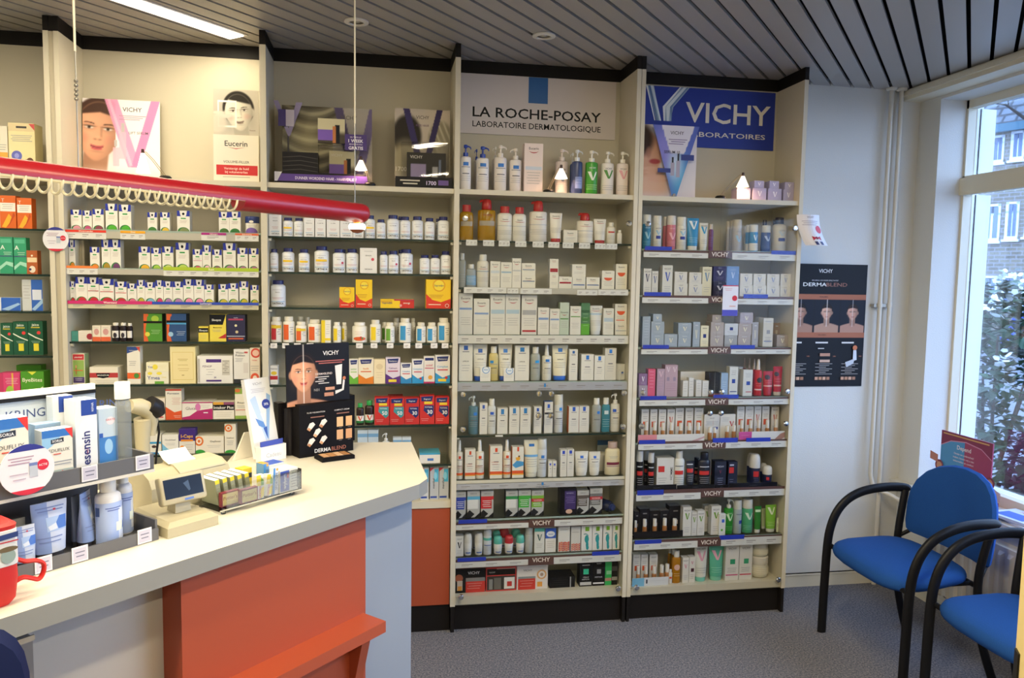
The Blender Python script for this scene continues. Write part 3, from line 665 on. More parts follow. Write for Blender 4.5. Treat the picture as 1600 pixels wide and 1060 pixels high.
def labels():
    from collections import defaultdict
    g = defaultdict(list)
    for r in REG: g[(r['look'], r['ph'])].append(r)
    for (look, ph), rs in g.items():
        p2 = ph[3:] if ph.startswith('on ') else ph
        rs.sort(key=lambda r: (r['x'], r['ob'].location.z))
        for i, r in enumerate(rs):
            if len(rs) == 1: lb = '%s, %s' % (look, ph)
            elif len(rs) == 2: lb = '%s, %s of two, %s' % (look, ('left', 'right')[i], ph)
            elif i == 0: lb = '%s, leftmost of %s, %s' % (look, NUM[len(rs)], p2)
            elif i == len(rs)-1: lb = '%s, rightmost of %s, %s' % (look, NUM[len(rs)], p2)
            else: lb = '%s, %s of %s from left, %s' % (look, ORD[i+1], NUM[len(rs)], p2)
            r['ob']['label'] = lb; r['ob']['category'] = r['cat']
            if len(lb.split()) > 16: print('LONG', len(lb.split()), lb)
    for r in REG:
        pl = {'box': 'boxes'}.get(r['cat'], r['cat']+'s'); same = [q for q in REG if q['cat'] == r['cat'] and q['ph'] == r['ph']]
        if len(same) > 1: r['ob']['group'] = '%s on %s' % (pl, r['ph'].replace('on ', ''))
# ------------------------------------------------------------------ leftmost bay
t0 = T(3.118, 0, 280); tz1 = T(3.533, 0, 0); B0 = 'of leftmost bay'
row(0, 0, tz1, .05, [('c', -30, 38, 695, 'white box with green corner', X(('r', 0, .7, .4, .85, '3f9a4a'), ('r', 0, 0, 1, .45, 'e8a53a'), ('l', .1, .9, .6, 3, .05)), 'e2dccb'),
    ('c', 42, 190, 680, 'cream box with mother and baby picture', X(('r', .0, .84, 1, .99, 'd9c79a'), ('r', .3, .90, .7, .94, '2a2420'), ('p', [(.78, .99), (1, .99), (1, .86)], 'c03a3a'), ('l', .1, .9, .75, 4, .035), ('e', .3, .36, .2, .1, '5a62b8'), ('e', .3, .36, .09, .05, '8d94d8'), ('e', .72, .14, .30, .16, 'c88a5a'), ('e', .55, .08, .28, .10, 'd9a888'), ('e', .8, .25, .14, .08, '5a2e1e')), 'e6d9a6')], 'on top ledge '+B0)
orange = X(('r', 0, 0, 1, 1, 'd9641c'), ('r', .02, .52, .98, .78, 'eee6dc'), ('t', 'T', .2, .86, .1, 'f2ede2'), ('l', .15, .85, .72, 3, .06), ('p', [(.1, .05), (.55, .45), (.8, .3), (.35, .02)], 'eeb02c'), ('p', [(.5, .05), (.85, .5), (.95, .4)], 'c04a18'))
row(0, 1, t0, .05, [('c', -4, 75, 80, 'orange box', orange, 'd9641c'), ('c', 80, 153, 92, 'orange box', orange, 'd9641c')], 'on first shelf '+B0)
green = X(('r', 0, 0, 1, 1, '2f9a72'), ('t', 'A', .25, .72, .12, 'e8efe9', .01), ('r', .1, .84, .9, .95, '57b894'), ('l', .3, .9, .58, 3, .05, 'c5e2d6'), ('p', [(0, .1), (.5, .25), (1, .18), (1, .30), (.5, .34), (0, .2)], '9fd8c0'), ('r', 0, .47, 1, .49, '3f3a7a'))
row(0, 2, t0, .05, [('c', -6, 60, 282, 'tall green box', green, '2f9a72'), ('c', 64, 126, 285, 'tall green box', green, '2f9a72'), ('c', 128, 181, 348, 'brown and orange box', X(('r', .05, .5, .95, .7, 'e6cfa8'), ('c', .5, .78, .1, 'e8e0d0'), ('e', .5, .2, .3, .15, 'e8dccc'), ('c', .3, .2, .13, '3a2a5a')), 'b05a28')], 'on second shelf '+B0)
row(0, 3, t0, .05, [('c', -20, 100, 578, 'low blue and white box', X(('r', .2, 0, 1, 1, '2f63c0'), ('p', [(.2, .1), (.9, .6), (1, .5), (.5, 0)], '9ec3ea'), ('l', .02, .2, .7, 3, .15)), 'd9e2ee'), ('c', 104, 205, 470, 'tall blue and white box', X(('r', .45, 0, 1, 1, '2f63c0'), ('p', [(.45, .05), (1, .4), (1, .25), (.6, 0)], '9ec3ea'), ('r', .5, .35, .95, .68, 'd2dcf0'), ('l', .05, .4, .8, 5, .1)), 'c9cdd0')], 'on third shelf '+B0)
jai = X(('r', 0, 0, 1, 1, '14543a'), ('t', 'jaico', .5, .90, .075, 'e8f0e6', .012, .75), ('r', .2, .80, .8, .83, 'c9b83a'), ('c', .72, .66, .13, 'd83a3a'), ('p', [(0, .62), (.5, .5), (1, .42), (1, .45), (.5, .54), (0, .66)], 'e4ead8'), ('r', .35, .12, .7, .34, 'e3d53a'), ('l', .2, .8, .4, 2, .04, '9ac0a8'))
row(0, 4, t0, .05, [('c', 1, 60, 702, 'dark green box with yellow square', jai, '14543a'), ('c', 61, 134, 695, 'dark green box with yellow square', jai, '14543a'), ('c', 135, 207, 693, 'dark green box with yellow square', jai, '14543a'), ('fl', -22, 0, 765, 'small white bottle', lab('4a7ab8'), WHITE)], 'on fourth shelf '+B0)
row(0, 5, t0, .05, [('c', -6, 97, 945, 'pink and yellow box', X(('r', 0, 0, .2, 1, 'c83a6a'), ('r', .2, 0, 1, 1, 'd9477a'), ('r', .6, 0, .68, 1, 'e3b84a'), ('e', .5, .3, .2, .25, '9fc84a'), ('l', .3, .9, .8, 4, .06, 'f0d0dc')), 'd9477a'),
    ('c', 99, 213, 938, 'bright green box with lizard', X(('t', 'ByeBites', .5, .72, .13, 'eef2d8', .01), ('p', [(.45, .1), (.7, .35), (.95, .5), (.98, .4), (.75, .2), (.55, .04)], 'cfd8c0'), ('e', .2, .2, .15, .1, 'e6d84a'), ('p', [(.3, 1), (.5, .88), (.7, 1)], 'd8e04a')), '4f9a2a', dict(top='3f8a22')), ('c', 78, 200, 907, 'bright green box top', None, '4f9a2a', dict(dy=.10, d=.05))], 'on fifth shelf '+B0)
# ------------------------------------------------------------------ second bay
B1 = 'of second bay'
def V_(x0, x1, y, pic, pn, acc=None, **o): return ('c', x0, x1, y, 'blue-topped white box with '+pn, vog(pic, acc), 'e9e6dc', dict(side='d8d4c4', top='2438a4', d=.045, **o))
row(1, 1, t1, .035, [V_(97, 180, 135, 'd890a0', 'pink flower'), V_(188, 258, 142, 'c84a80', 'red flower'), V_(263, 348, 130, '8a3a50', 'dark flower'), V_(360, 452, 90, '4fae2c', 'green leaf'), V_(462, 555, 97, '4fae2c', 'green leaf'), V_(680, 752, 155, '3f7a34', 'small leaf'), V_(776, 848, 155, 'e3bc3c', 'yellow flower'), V_(903, 1000, 143, '7d8a58', 'olive picture'), V_(1220, 1300, 152, '47682c', 'dark leaf'), V_(1300, 1385, 150, '2f7030', 'dark leaf'),
    ('tn', 1412, 1520, 185, 'round tin with purple flower and blue lid', X(('r', 0, .75, 1, 1, '1f3472'), ('e', .5, .85, .1, .09, 'e9e6dc'), ('l', .25, .75, .55, 2, .1), ('e', .5, 0, .3, .4, '7a5ab0', 0, 180)), 'e6e4dc', dict(cap='22387c'))], 'on first shelf '+B1)
row(1, 2, t1, .035, [V_(50, 130, 362, 'e08a2a', 'orange fruit'), V_(243, 315, 418, 'e08a2a', 'small orange fruit'), V_(330, 398, 362, 'a88a28', 'ochre flower'), V_(398, 475, 362, '6d3a6a', 'purple flower'), V_(612, 700, 415, 'e6b02e', 'yellow flower'), V_(708, 783, 425, 'a2c84c', 'lime flower'), V_(790, 875, 415, 'c4ce7c', 'pale flower'), V_(893, 993, 385, 'b4cc5c', 'lime blossom'), V_(1022, 1095, 435, 'dd4a80', 'magenta flower', 'e0a0b0'), V_(1096, 1160, 405, 'eebccc', 'pale pink flower'), V_(1170, 1243, 437, '94567a', 'mauve flower'), V_(1252, 1348, 388, 'b07c9c', 'mauve flower'), V_(1360, 1440, 425, 'b06a98', 'mauve flower'), V_(1448, 1522, 428, 'b06a98', 'mauve flower'),
    ]+[('c', x, x+19, 366, 'thin grey-sided box in line', None, 'b4ac98', dict(dy=.05, d=.06)) for x in (138, 159, 180)], 'on second shelf '+B1)
row(1, 3, t1, .035, [V_(58, 133, 678, 'c02c3c', 'red flower'), V_(133, 222, 645, 'c42c3c', 'red flower'), V_(223, 312, 648, 'c02838', 'red flower', 'b83a4a'), V_(314, 425, 660, 'c02838', 'red flower', 'd03040'), V_(433, 523, 680, 'c02c3c', 'red flower', 'd03040'), V_(528, 597, 695, 'd86a8c', 'pink flower'), V_(600, 660, 668, 'bcae3c', 'yellow flower'), V_(661, 738, 685, '7cb4d4', 'blue picture'), V_(740, 799, 670, 'd23c6e', 'pink flower'), V_(801, 869, 678, 'b07cb0', 'violet flower'), V_(871, 949, 680, 'b07cb0', 'violet flower'), V_(951, 1029, 662, 'e688ac', 'pink flower'), V_(1031, 1109, 665, 'e688ac', 'pink flower'), V_(1111, 1182, 703, 'd6c43c', 'yellow flower'), V_(1217, 1290, 700, 'cebc3c', 'yellow flower'), V_(1292, 1368, 693, 'beb44c', 'yellow flower'), V_(1376, 1443, 678, 'c6b42c', 'yellow flower'), V_(1460, 1522, 707, 'c6b42c', 'yellow flower')], 'on third shelf '+B1)
t1b = T(4.239, 90, 470)
row(1, 4, t1b, .035, [('c', 58, 134, 203, 'low teal box', X(('l', .1, .9, .8, 2, .15, '9ad0c4')), '4f9a8c'), ('c', 136, 227, 200, 'low white box with red dot', X(('c', .85, .45, .3, '9a2a38'), ('l', .1, .7, .7, 3, .18, 'd0a8a0')), 'e2dacb'), ('c', 229, 284, 165, 'small white and orange box', X(('r', 0, 0, 1, .28, 'e0653c'), ('e', .5, .6, .3, .2, 'd09a94'), ('l', .2, .8, .85, 2, .1)), 'e6dcc8'), ('c', 286, 350, 165, 'small white and orange box', X(('r', 0, 0, 1, .28, 'e0653c'), ('e', .5, .6, .3, .2, 'd09a94'), ('l', .2, .8, .85, 2, .1)), 'e6dcc8'),
    ('pb', 352, 403, 148, 'small dark bottle with white cap', X(('r', .2, .2, .8, .75, 'e6e2da'), ('e', .5, .4, .15, .2, '2a2430')), '241a1c', dict(cap='e4dfd0')), ('pb', 405, 453, 148, 'small dark bottle with white cap', X(('r', .2, .2, .8, .75, 'e6e2da'), ('e', .5, .4, .15, .2, '2a2430')), '241a1c', dict(cap='e4dfd0')), ('pb', 455, 492, 150, 'small dark bottle with white cap', X(('r', .2, .2, .8, .75, 'e6e2da')), '241a1c', dict(cap='e4dfd0')),
    ('c', 567, 692, 88, 'green and orange box', X(('r', 0, 0, .26, 1, 'd9602c'), ('p', [(.1, .4), (.2, .9), (.5, 1), (1, 1), (1, 0), (.25, 0)], '4d8f2c'), ('e', .62, .82, .2, .12, '9fc03c'), ('r', 0, .66, 1, .74, '1d1a18'), ('c', .2, .26, .13, 'd9d24c'), ('l', .4, .9, .4, 3, .06, 'b9d8a0')), '4d8f2c', dict(side='2a2a22')), ('c', 720, 852, 88, 'blue and orange box', X(('r', 0, 0, .26, 1, 'd9602c'), ('p', [(.1, .4), (.2, .9), (.5, 1), (1, 1), (1, 0), (.25, 0)], '234a7c'), ('r', 0, .62, 1, .68, '4c9ac8'), ('r', 0, .68, 1, .76, '14181e'), ('c', .2, .26, .13, '9ac0d8'), ('l', .5, .95, .35, 3, .06, 'c5d5e6')), '234a7c', dict(side='1d2530')),
    ('c', 932, 998, 172, 'small yellow and black box', X(('r', 0, .6, 1, .9, '14161c'), ('t', 'Sleepzz', .5, .75, .13, 'e9e6dc', .01), ('l', .15, .85, .4, 3, .1)), 'e3cf4c'), ('c', 1005, 1115, 92, 'yellow box with black top', X(('p', [(0, 1), (1, 1), (.8, .62), (0, .62)], '14161c'), ('t', 'Sleepzz', .42, .80, .08, 'eceae2', .01), ('t', 'Melatonine', .48, .52, .05, INK, .01), ('l', .15, .7, .42, 2, .05), ('p', [(.5, .12), (1, .30), (1, .12)], 'b8282c')), 'e3cf4c'), ('c', 1117, 1242, 95, 'navy box with moon', X(('t', 'nacht', .5, .9, .05, 'cfd2e4'), ('r', .1, .80, .9, .86, 'b03a5c'), ('c', .5, .6, .07, 'e0d8a8'), ('c', .55, .36, .08, 'c9b890'), ('r', .1, .08, .9, .14, 'c0583a'), ('r', 0, .19, 1, .21, 'd8d8e6')), '1d1c44', dict(side='15152e'))], 'on fourth shelf '+B1)
row(1, 5, t1b, .035, [('c', 70, 178, 352, 'green box with red top and figure', X(('r', .05, .80, .95, .98, 'c4343a'), ('t', 'plantinal', .5, .89, .05, 'f0e6dc', .01), ('r', .05, .25, .95, .79, '8fae58'), ('e', .3, .45, .05, .14, 'b0703c'), ('e', .3, .58, .07, .05, 'd09a6c'), ('r', .1, .44, .85, .47, 'd06a3c'), ('r', .05, .05, .95, .24, '4a3a6c'), ('l', .2, .8, .18, 2, .05, 'd8d0e0')), 'e4ddc6', dict(side='9aae78')), ('c', 210, 400, 440, 'low white box with red band', X(('r', 0, .38, 1, .66, 'b83a3c'), ('p', [(.22, .64), (.72, .64), (.66, .4), (.47, .34), (.28, .4)], '14161c'), ('t', 'MAGNESIUM', .47, .52, .12, 'e9e6dc', .01, .4), ('l', .2, .9, .2, 2, .1)), 'e6dfcc'), ('c', 457, 545, 305, 'tall white box with orange foot', X(('p', [(0, .82), (0, 1), (1, 1), (1, .93)], '2f4a8c'), ('t', 'Valdispert', .42, .9, .03, 'f0ece0'), ('p', [(.7, 1), (1, 1), (1, .85)], 'd04a3c'), ('r', 0, .14, 1, .3, 'e3642c'), ('e', .7, .22, .2, .07, '4a8a3c'), ('l', .15, .7, .6, 3, .05)), 'e9e4d6'),
    ('c', 580, 735, 470, 'lower white and yellow box of a pair', X(('t', 'Ymea', .35, .5, .3, '3d4f9a', .01), ('r', .4, 0, .8, .2, '6aa83c'), ('e', .2, .85, .1, .12, 'ecd94a'), ('e', .6, .85, .12, .12, 'ecd94a'), ('t', 'ymea', .8, .55, .12, 'd8c23c')), 'e9e4cc', dict(d=.06)), ('c', 585, 735, 410, 'upper white and yellow box of a pair', X(('t', 'Ymea', .25, .5, .28, '3d4f9a', .01), ('e', .4, .5, .12, .3, 'ecd94a'), ('l', .55, .9, .6, 2, .2, 'c9b84c')), 'ece6c4', dict(on=1, d=.055)),
    ('c', 742, 912, 283, 'large pale gold box', X(('r', .08, .10, .92, .86, 'd9c478'), ('r', .10, .115, .90, .845, 'ead9a0'), ('l', .3, .7, .66, 2, .04, 'b09a50'), ('r', .3, .5, .7, .51, 'b09a50'), ('r', .45, .22, .55, .235, '8a6a2c'), ('l', .3, .75, .4, 2, .05, 'c9b070')), 'eadba2'), ('c', 922, 1160, 366, 'wide white box with purple panel', X(('r', .25, .76, .68, .88, '4a2a7c'), ('t', 'PZNOP', .28, .62, .07, '5a2a5a', .01), ('l', .25, .5, .5, 3, .09), ('r', .7, .3, .92, .85, 'cfcabc'), ('l', .72, .9, .8, 7, .07, '8a867c', .02), ('r', .25, .07, .68, .13, '4a2a7c'), ('t', '30', .5, .22, .06, '4a2a7c', .01), ('r', .02, .05, .07, .9, 'b8b4a8')), 'ebe8e0', dict(d=.09)),
    ('c', 1165, 1270, 322, 'white box with black foot', X(('t', 'Water', .4, .90, .065, '2a2c34', .006, .7), ('t', 'Pokken', .42, .82, .065, '2a2c34', .006, .75), ('r', 0, 0, 1, .12, '2b2d33'), ('r', .62, .3, .92, .6, 'd8d2cc'), ('l', .1, .6, .72, 3, .04), ('r', .68, .88, .9, .93, 'c04a4a')), 'e6e3dc'), ('c', 1272, 1338, 315, 'white and red box at right end', X(('e', .6, .86, .5, .14, 'd04a3c'), ('e', .6, .86, .34, .09, 'e8c0b0'), ('t', 'roter', .5, .66, .05, 'c83a3c', .01), ('e', .5, .14, .45, .15, 'dd5a3a'), ('e', .5, .14, .22, .08, 'f0e0d0'), ('l', .1, .9, .48, 3, .06)), 'e8dccc')], 'on fifth shelf '+B1)
row(1, 6, t1b, .035, [('c', 590, 711, 648, 'pinkish white box with red oval', X(('e', .3, .75, .22, .14, 'd03a3c'), ('e', .3, .75, .18, .1, 'ecdfcc'), ('t', 'A.D.3', .3, .75, .08, 'c83a3c'), ('l', .2, .9, .5, 3, .1, 'd0b0a4'), ('r', .6, .1, .9, .15, 'c8444c')), 'eadfca'), ('c', 713, 820, 586, 'tall white and orange box', X(('r', 0, .94, 1, 1, 'c04a3a'), ('t', 'Pharmaton', .48, .86, .06, '26264a', .012, .8), ('l', .4, .95, .7, 5, .05, 'd09a8a'), ('p', [(0, 0), (1, 0), (1, .3), (.55, .24), (0, .42)], 'e0582c'), ('l', .5, .95, .12, 2, .05, 'f0d0c0')), 'eae4d4', dict(side='d8cfbc')), ('c', 822, 1027, 672, 'wide white and magenta box', X(('p', [(0, 0), (1, 0), (1, .62), (.5, .5), (.25, .2), (0, .12)], 'b42a6c'), ('t', 'Gluca', .28, .64, .18, '6a5a5c', 0, .32), ('e', .52, .7, .09, .22, 'd87ab0'), ('r', 0, .94, 1, 1, 'b42a6c'), ('l', .62, .92, .78, 2, .1), ('r', .7, .35, .85, .41, 'eadfe4')), 'ebe4d8'), ('c', 1029, 1170, 672, 'white box with black name band', X(('r', 0, .52, 1, .84, '17151c'), ('t', 'Intakor Plus', .5, .68, .17, 'f0ece2', .015), ('r', 0, .84, .5, 1, 'd9a03a'), ('r', .5, .84, 1, 1, '8a4a6c'), ('l', .1, .9, .38, 3, .11, 'a8a090')), 'ebe4d2'), ('c', 1173, 1262, 578, 'tall cream and green box', X(('r', 0, .82, .55, 1, '8fae4c'), ('e', .2, .93, .2, .06, 'd9743c'), ('t', 'Priorin', .5, .53, .07, '3a3436', .006), ('r', 0, .0, 1, .1, '8fae4c'), ('r', .05, .28, .95, .3, 'c84a3c'), ('l', .15, .8, .42, 2, .05)), 'eae2cc')], 'on sixth shelf '+B1)
tcn = T(4.417, 180, 620)
row(1, 7, tcn, .035, [('c', 150, 317, 260, 'white box with blue bands and eyes', X(('r', 0, .7, .75, .95, 'e8e4d8'), ('r', 0, .52, 1, .62, '3a9ac8'), ('e', .4, .38, .1, .07, '4a3a34'), ('e', .7, .38, .1, .07, '4a3a34'), ('r', 0, 0, 1, .1, '3a8ac0')), 'e8e4d6'), ('c', 322, 436, 264, 'white and light blue box', X(('t', 'Oculoheel', .5, .74, .09, '3a3c44', .004), ('p', [(0, 0), (.8, 0), (.3, .3), (0, .55)], '7cbfe0'), ('l', .2, .8, .55, 2, .08)), 'e9e6dc'), ('c', 438, 550, 225, 'purple box with orange sun', X(('r', 0, .52, 1, 1, '3d2478'), ('t', 'I-Caps', .5, .72, .13, 'f0b83a', .015), ('r', .12, .5, .88, .58, 'e08a2c'), ('c', .2, .25, .14, 'e8882c'), ('l', .4, .9, .35, 3, .09)), 'e2dccf', dict(side='3d2478', top='54409a')), ('c', 553, 750, 274, 'wide cream box with orange rings', X(('e', .12, .72, .16, .28, 'e0742c'), ('e', .12, .72, .10, .18, 'ece4d2'), ('e', .12, .72, .05, .09, 'e0742c'), ('t', 'Oxyfocus', .7, .7, .11, '3a3634', .004, .45), ('e', .15, 0, .2, .22, '3a9a3c', 0, 180), ('l', .4, .9, .45, 2, .1)), 'ece4d0'), ('c', 753, 832, 180, 'tall cream box with orange rings', X(('e', .35, .86, .35, .13, 'e0742c'), ('e', .35, .86, .22, .08, 'ece4d2'), ('e', .35, .86, .11, .04, 'e0742c'), ('t', 'Oxyfocus', .5, .52, .045, '3a3634', .004, .75), ('e', .5, 0, .5, .1, '3a9a3c', 0, 180), ('l', .2, .8, .4, 3, .06)), 'ece4d0')], 'on seventh shelf '+B1)
# ------------------------------------------------------------------ third bay
B2 = 'of third bay'
NV = dict(cap='20245c')
def P_(x0, x1, y, nm='blue-capped white pill bottle', **k):
    o = {q: k.pop(q) for q in ('dy', 'back') if q in k}; return ('pb', x0, x1, y, nm, ort(**k), 'e6e8ea', dict(NV, **o))
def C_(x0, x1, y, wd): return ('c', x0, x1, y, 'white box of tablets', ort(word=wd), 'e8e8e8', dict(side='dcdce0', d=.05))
row(2, 1, t2, .035, [C_(75, 182, 72, 'MULTI'), P_(187, 265, 92, 'white pill bottle with yellow spot', yel=True), P_(268, 343, 95, word='VISOLIE'), C_(344, 420, 95, 'PRENATAL'), C_(425, 502, 95, 'C-500 SR'), C_(508, 602, 95, 'C-1000'), C_(605, 696, 95, 'C-1000 SR'), C_(698, 775, 100, 'SOJA'), P_(780, 860, 75, 'white pill bottle with yellow label', yel=True), P_(866, 935, 105, word='FLEX'), P_(940, 1035, 73, word='E.L.A & GPA'), P_(1037, 1115, 85), P_(1122, 1207, 83), P_(1215, 1290, 95), P_(1310, 1395, 85), P_(1020, 1055, 85, 'pill bottle half hidden behind others', dy=.09), P_(1293, 1330, 100, 'pill bottle half hidden behind others', dy=.09)], 'on first shelf '+B2)
RD = dict(dot='c8304a')
row(2, 2, t2, .035, [P_(77, 157, 318), P_(180, 272, 312, 'white pill bottle with yellow label', yel=True, word='MULTI A-Z'), P_(302, 383, 320, 'white pill bottle with yellow label', yel=True, word='MULTI A-Z'), P_(415, 523, 298, 'white pill bottle with yellow label', yel=True, word='MINERAL'), P_(550, 643, 318, 'white pill bottle with red spot', **RD), P_(645, 738, 318, word='SOJA'), ('c', 748, 872, 312, 'white box with red spot', X(('l', .25, .75, .86, 1, .1), ('t', 'SENIOR', .5, .70, .05, '44444c'), ('c', .75, .55, .09, 'd04a5c'), ('t', 'ORTHICA', .5, .16, .05, INK, .008, .5)), 'eae8e4', dict(d=.06)), P_(890, 950, 335, 'slim pill bottle with black cap', word='C-500'), P_(951, 1030, 332, 'white pill bottle with red spot', **RD), P_(1035, 1133, 320, 'white pill bottle with red spot', **RD), P_(1180, 1255, 362), P_(1257, 1328, 362), P_(1332, 1407, 335), P_(1022, 1060, 325, 'pill bottle half hidden behind others', dy=.09), P_(605, 650, 322, 'pill bottle half hidden behind others', dy=.09)], 'on second shelf '+B2)
def sup(A):
    A.poly([(0, 0), (1, 0), (1, .34), (.6, .22), (.25, .3), (0, .5)], 'd8321e'); A.circ(.52, .80, .26, 'e0a015'); A.circ(.52, .80, .21, 'f3d83c'); A.text('Supradyn', .52, .80, .065, '23306c', .01, .46); A.lines(.12, .7, .46, 3, .05, 'b06a20'); A.rect(.1, .12, .6, .15, 'f2d0b0'); A.circ(.85, .10, .08, 'eadfd0'); A.circ(.85, .10, .06, 'c8281e')
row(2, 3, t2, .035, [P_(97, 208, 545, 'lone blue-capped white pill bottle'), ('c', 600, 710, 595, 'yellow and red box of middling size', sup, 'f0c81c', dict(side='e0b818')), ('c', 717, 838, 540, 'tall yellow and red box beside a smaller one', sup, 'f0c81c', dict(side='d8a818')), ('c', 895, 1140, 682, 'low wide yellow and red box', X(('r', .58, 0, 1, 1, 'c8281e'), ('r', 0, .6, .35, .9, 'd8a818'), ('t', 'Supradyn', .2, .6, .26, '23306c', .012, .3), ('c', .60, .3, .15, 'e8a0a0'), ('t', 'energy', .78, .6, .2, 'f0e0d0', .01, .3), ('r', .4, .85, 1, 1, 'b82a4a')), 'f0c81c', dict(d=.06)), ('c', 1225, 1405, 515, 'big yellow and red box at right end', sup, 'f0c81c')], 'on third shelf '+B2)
LBW = 'e9e5d8'; CW = dict(cap='e8e2d2')
def Q_(x0, x1, y, c, nm, yel=None, **o): return ('pb', x0, x1, y, nm, lab(c, yel), LBW, dict(CW, **o))
row(2, 4, t2, .035, [Q_(90, 183, 810, 'c8323c', 'white-capped bottle with red label', 'e8c832'), Q_(187, 275, 808, 'e0602a', 'white-capped bottle with orange label'), Q_(280, 362, 845, 'e0602a', 'short white-capped bottle with orange label', 'e8c832'), Q_(368, 468, 830, 'e0602a', 'wide white-capped bottle with orange label'), ('c', 470, 538, 833, 'slim yellow and white box', X(('r', 0, 0, .4, 1, 'eccf2a'), ('l', .5, .9, .8, 5, .1), ('r', .0, .1, 1, .2, 'eccf2a')), 'ece8dc'), Q_(552, 612, 848, 'eccf2a', 'small bottle with yellow label'), Q_(614, 655, 850, 'eccf2a', 'small bottle with yellow label', dy=.05), ('pb', 690, 800, 850, 'white jar bottle with fruit picture', X(('e', .5, .2, .28, .14, 'd8602c'), ('c', .56, .28, .09, 'c8322c'), ('c', .62, .24, .07, '4a8a3a'), ('l', .3, .7, .7, 3, .1, 'd09a8a')), LBW, dict(cap='f0ece2')), Q_(820, 900, 832, 'eccf2a', 'tall bottle with yellow label'), Q_(930, 1000, 850, '6aa23a', 'bottle with green label'), Q_(905, 948, 848, '6aa23a', 'bottle with green label', dy=.06), Q_(1030, 1120, 820, '3a96d0', 'bottle with blue label'), Q_(1112, 1150, 820, 'd8d4c8', 'white bottle half hidden behind blue-labelled ones', dy=.08), Q_(985, 1035, 818, 'd8d4c8', 'white bottle behind green-labelled one', dy=.10), Q_(1155, 1226, 850, '3a96d0', 'bottle with blue label'), Q_(1231, 1305, 850, '3a96d0', 'bottle with blue label'), Q_(1310, 1400, 818, '3a96d0', 'bottle with blue label'), Q_(285, 345, 808, 'd8d4c8', 'white bottle behind short orange-labelled one', dy=.10), Q_(348, 392, 812, 'd8d4c8', 'white bottle behind wide orange-labelled one', dy=.10)], 'on fourth shelf '+B2)
t2b = T(3.31, 530, 480); t2c = T(4.609, 360, 530)
def dav(c1, c2, w1, yel=None, pk=None):
    def f(A):
        A.poly([(.1, .95), (.9, .97), (.82, .80), (.18, .78)], '1d2c6c'); A.text('Davitamon', .5, .87, .05, 'f0ece4', .01, .56); A.text(w1, .5, .60, .07, c1, .008, .8); A.rect(.15, .46, .85, .5, c2)
        A.poly([(0, 0), (1, 0), (1, .30), (.5, .2), (0, .38)], c1)
        if yel: A.rect(.2, .06, .75, .16, yel)
        if pk: A.circ(.75, .2, .1, pk)
    return f
row(2, 5, t2c, .035, [('c', 258, 340, 192, 'small white box with red band', X(('t', 'Valtran', .5, .84, .09, '3a3a3c', .004), ('e', .5, .6, .4, .1, 'e6c63a'), ('r', 0, .25, 1, .45, 'c02a34'), ('l', .2, .8, .12, 1, .1)), 'e9e6de')], 'on fifth shelf '+B2)
row(2, 5, t2b, .035, [('c', 52, 98, 270, 'green-footed box half hidden by black display', dav('6ab03a', '9ac86a', 'junior'), 'ebe6da'), ('c', 99, 178, 266, 'orange and white box', dav('e0802a', 'd86a3a', 'femfit'), 'ece2c8'), ('c', 179, 238, 271, 'plain cream box', X(('e', .5, .7, .3, .12, 'dcc8a0'), ('l', .2, .8, .45, 3, .1, 'c8b088')), 'ead9b2'), ('c', 240, 316, 262, 'purple and white box', dav('5a2a7c', 'b03a5c', 'Calcium', 'eccf3a'), 'ddd0dc'), ('c', 318, 375, 291, 'small blue and white box', dav('2f8ac0', 'c83a4a', 'Compleet'), 'e9e6e0'), ('c', 377, 437, 271, 'blue and white box with red ball', dav('2f9ad0', 'c83a4a', 'Compleet', None, 'c02a34'), 'e9e6e0'), ('c', 438, 495, 256, 'white box with orange sun and red writing', X(('r', .1, .85, .9, .95, '1d2c6c'), ('t', 'actief', .5, .68, .08, 'c83a5c', .008), ('r', .1, .55, .9, .58, 'c83a5c'), ('c', .6, .22, .2, 'eca83a'), ('r', 0, 0, 1, .06, 'c83a6c')), 'ebe4da'), ('c', 497, 574, 250, 'large blue and white box at right end', dav('2f9ad0', 'c83a4a', 'Compleet', 'eccf3a', 'c02a34'), 'e9e6e0')], 'on fifth shelf '+B2)
def tot(c, n, y=True):
    def f(A):
        A.poly([(.08, .96), (.9, .98), (.8, .80), (.1, .80)], '1d2c6c'); A.text('Dagravit', .5, .88, .05, 'f0ece4', .01, .56)
        if y: A.rect(.3, .70, .85, .79, 'eccf3a')
        A.poly([(.25, .48), (.3, .66), (.95, .66), (.95, .34), (.75, .24), (.55, .34)], c); A.text('TOTAAL', .6, .595, .05, 'f0f0f0', .01, .6); A.text(n, .68, .43, .14, 'f4f2ee', .02, .5); A.lines(.08, .6, .18, 2, .06, 'f0b8b0')
    return f
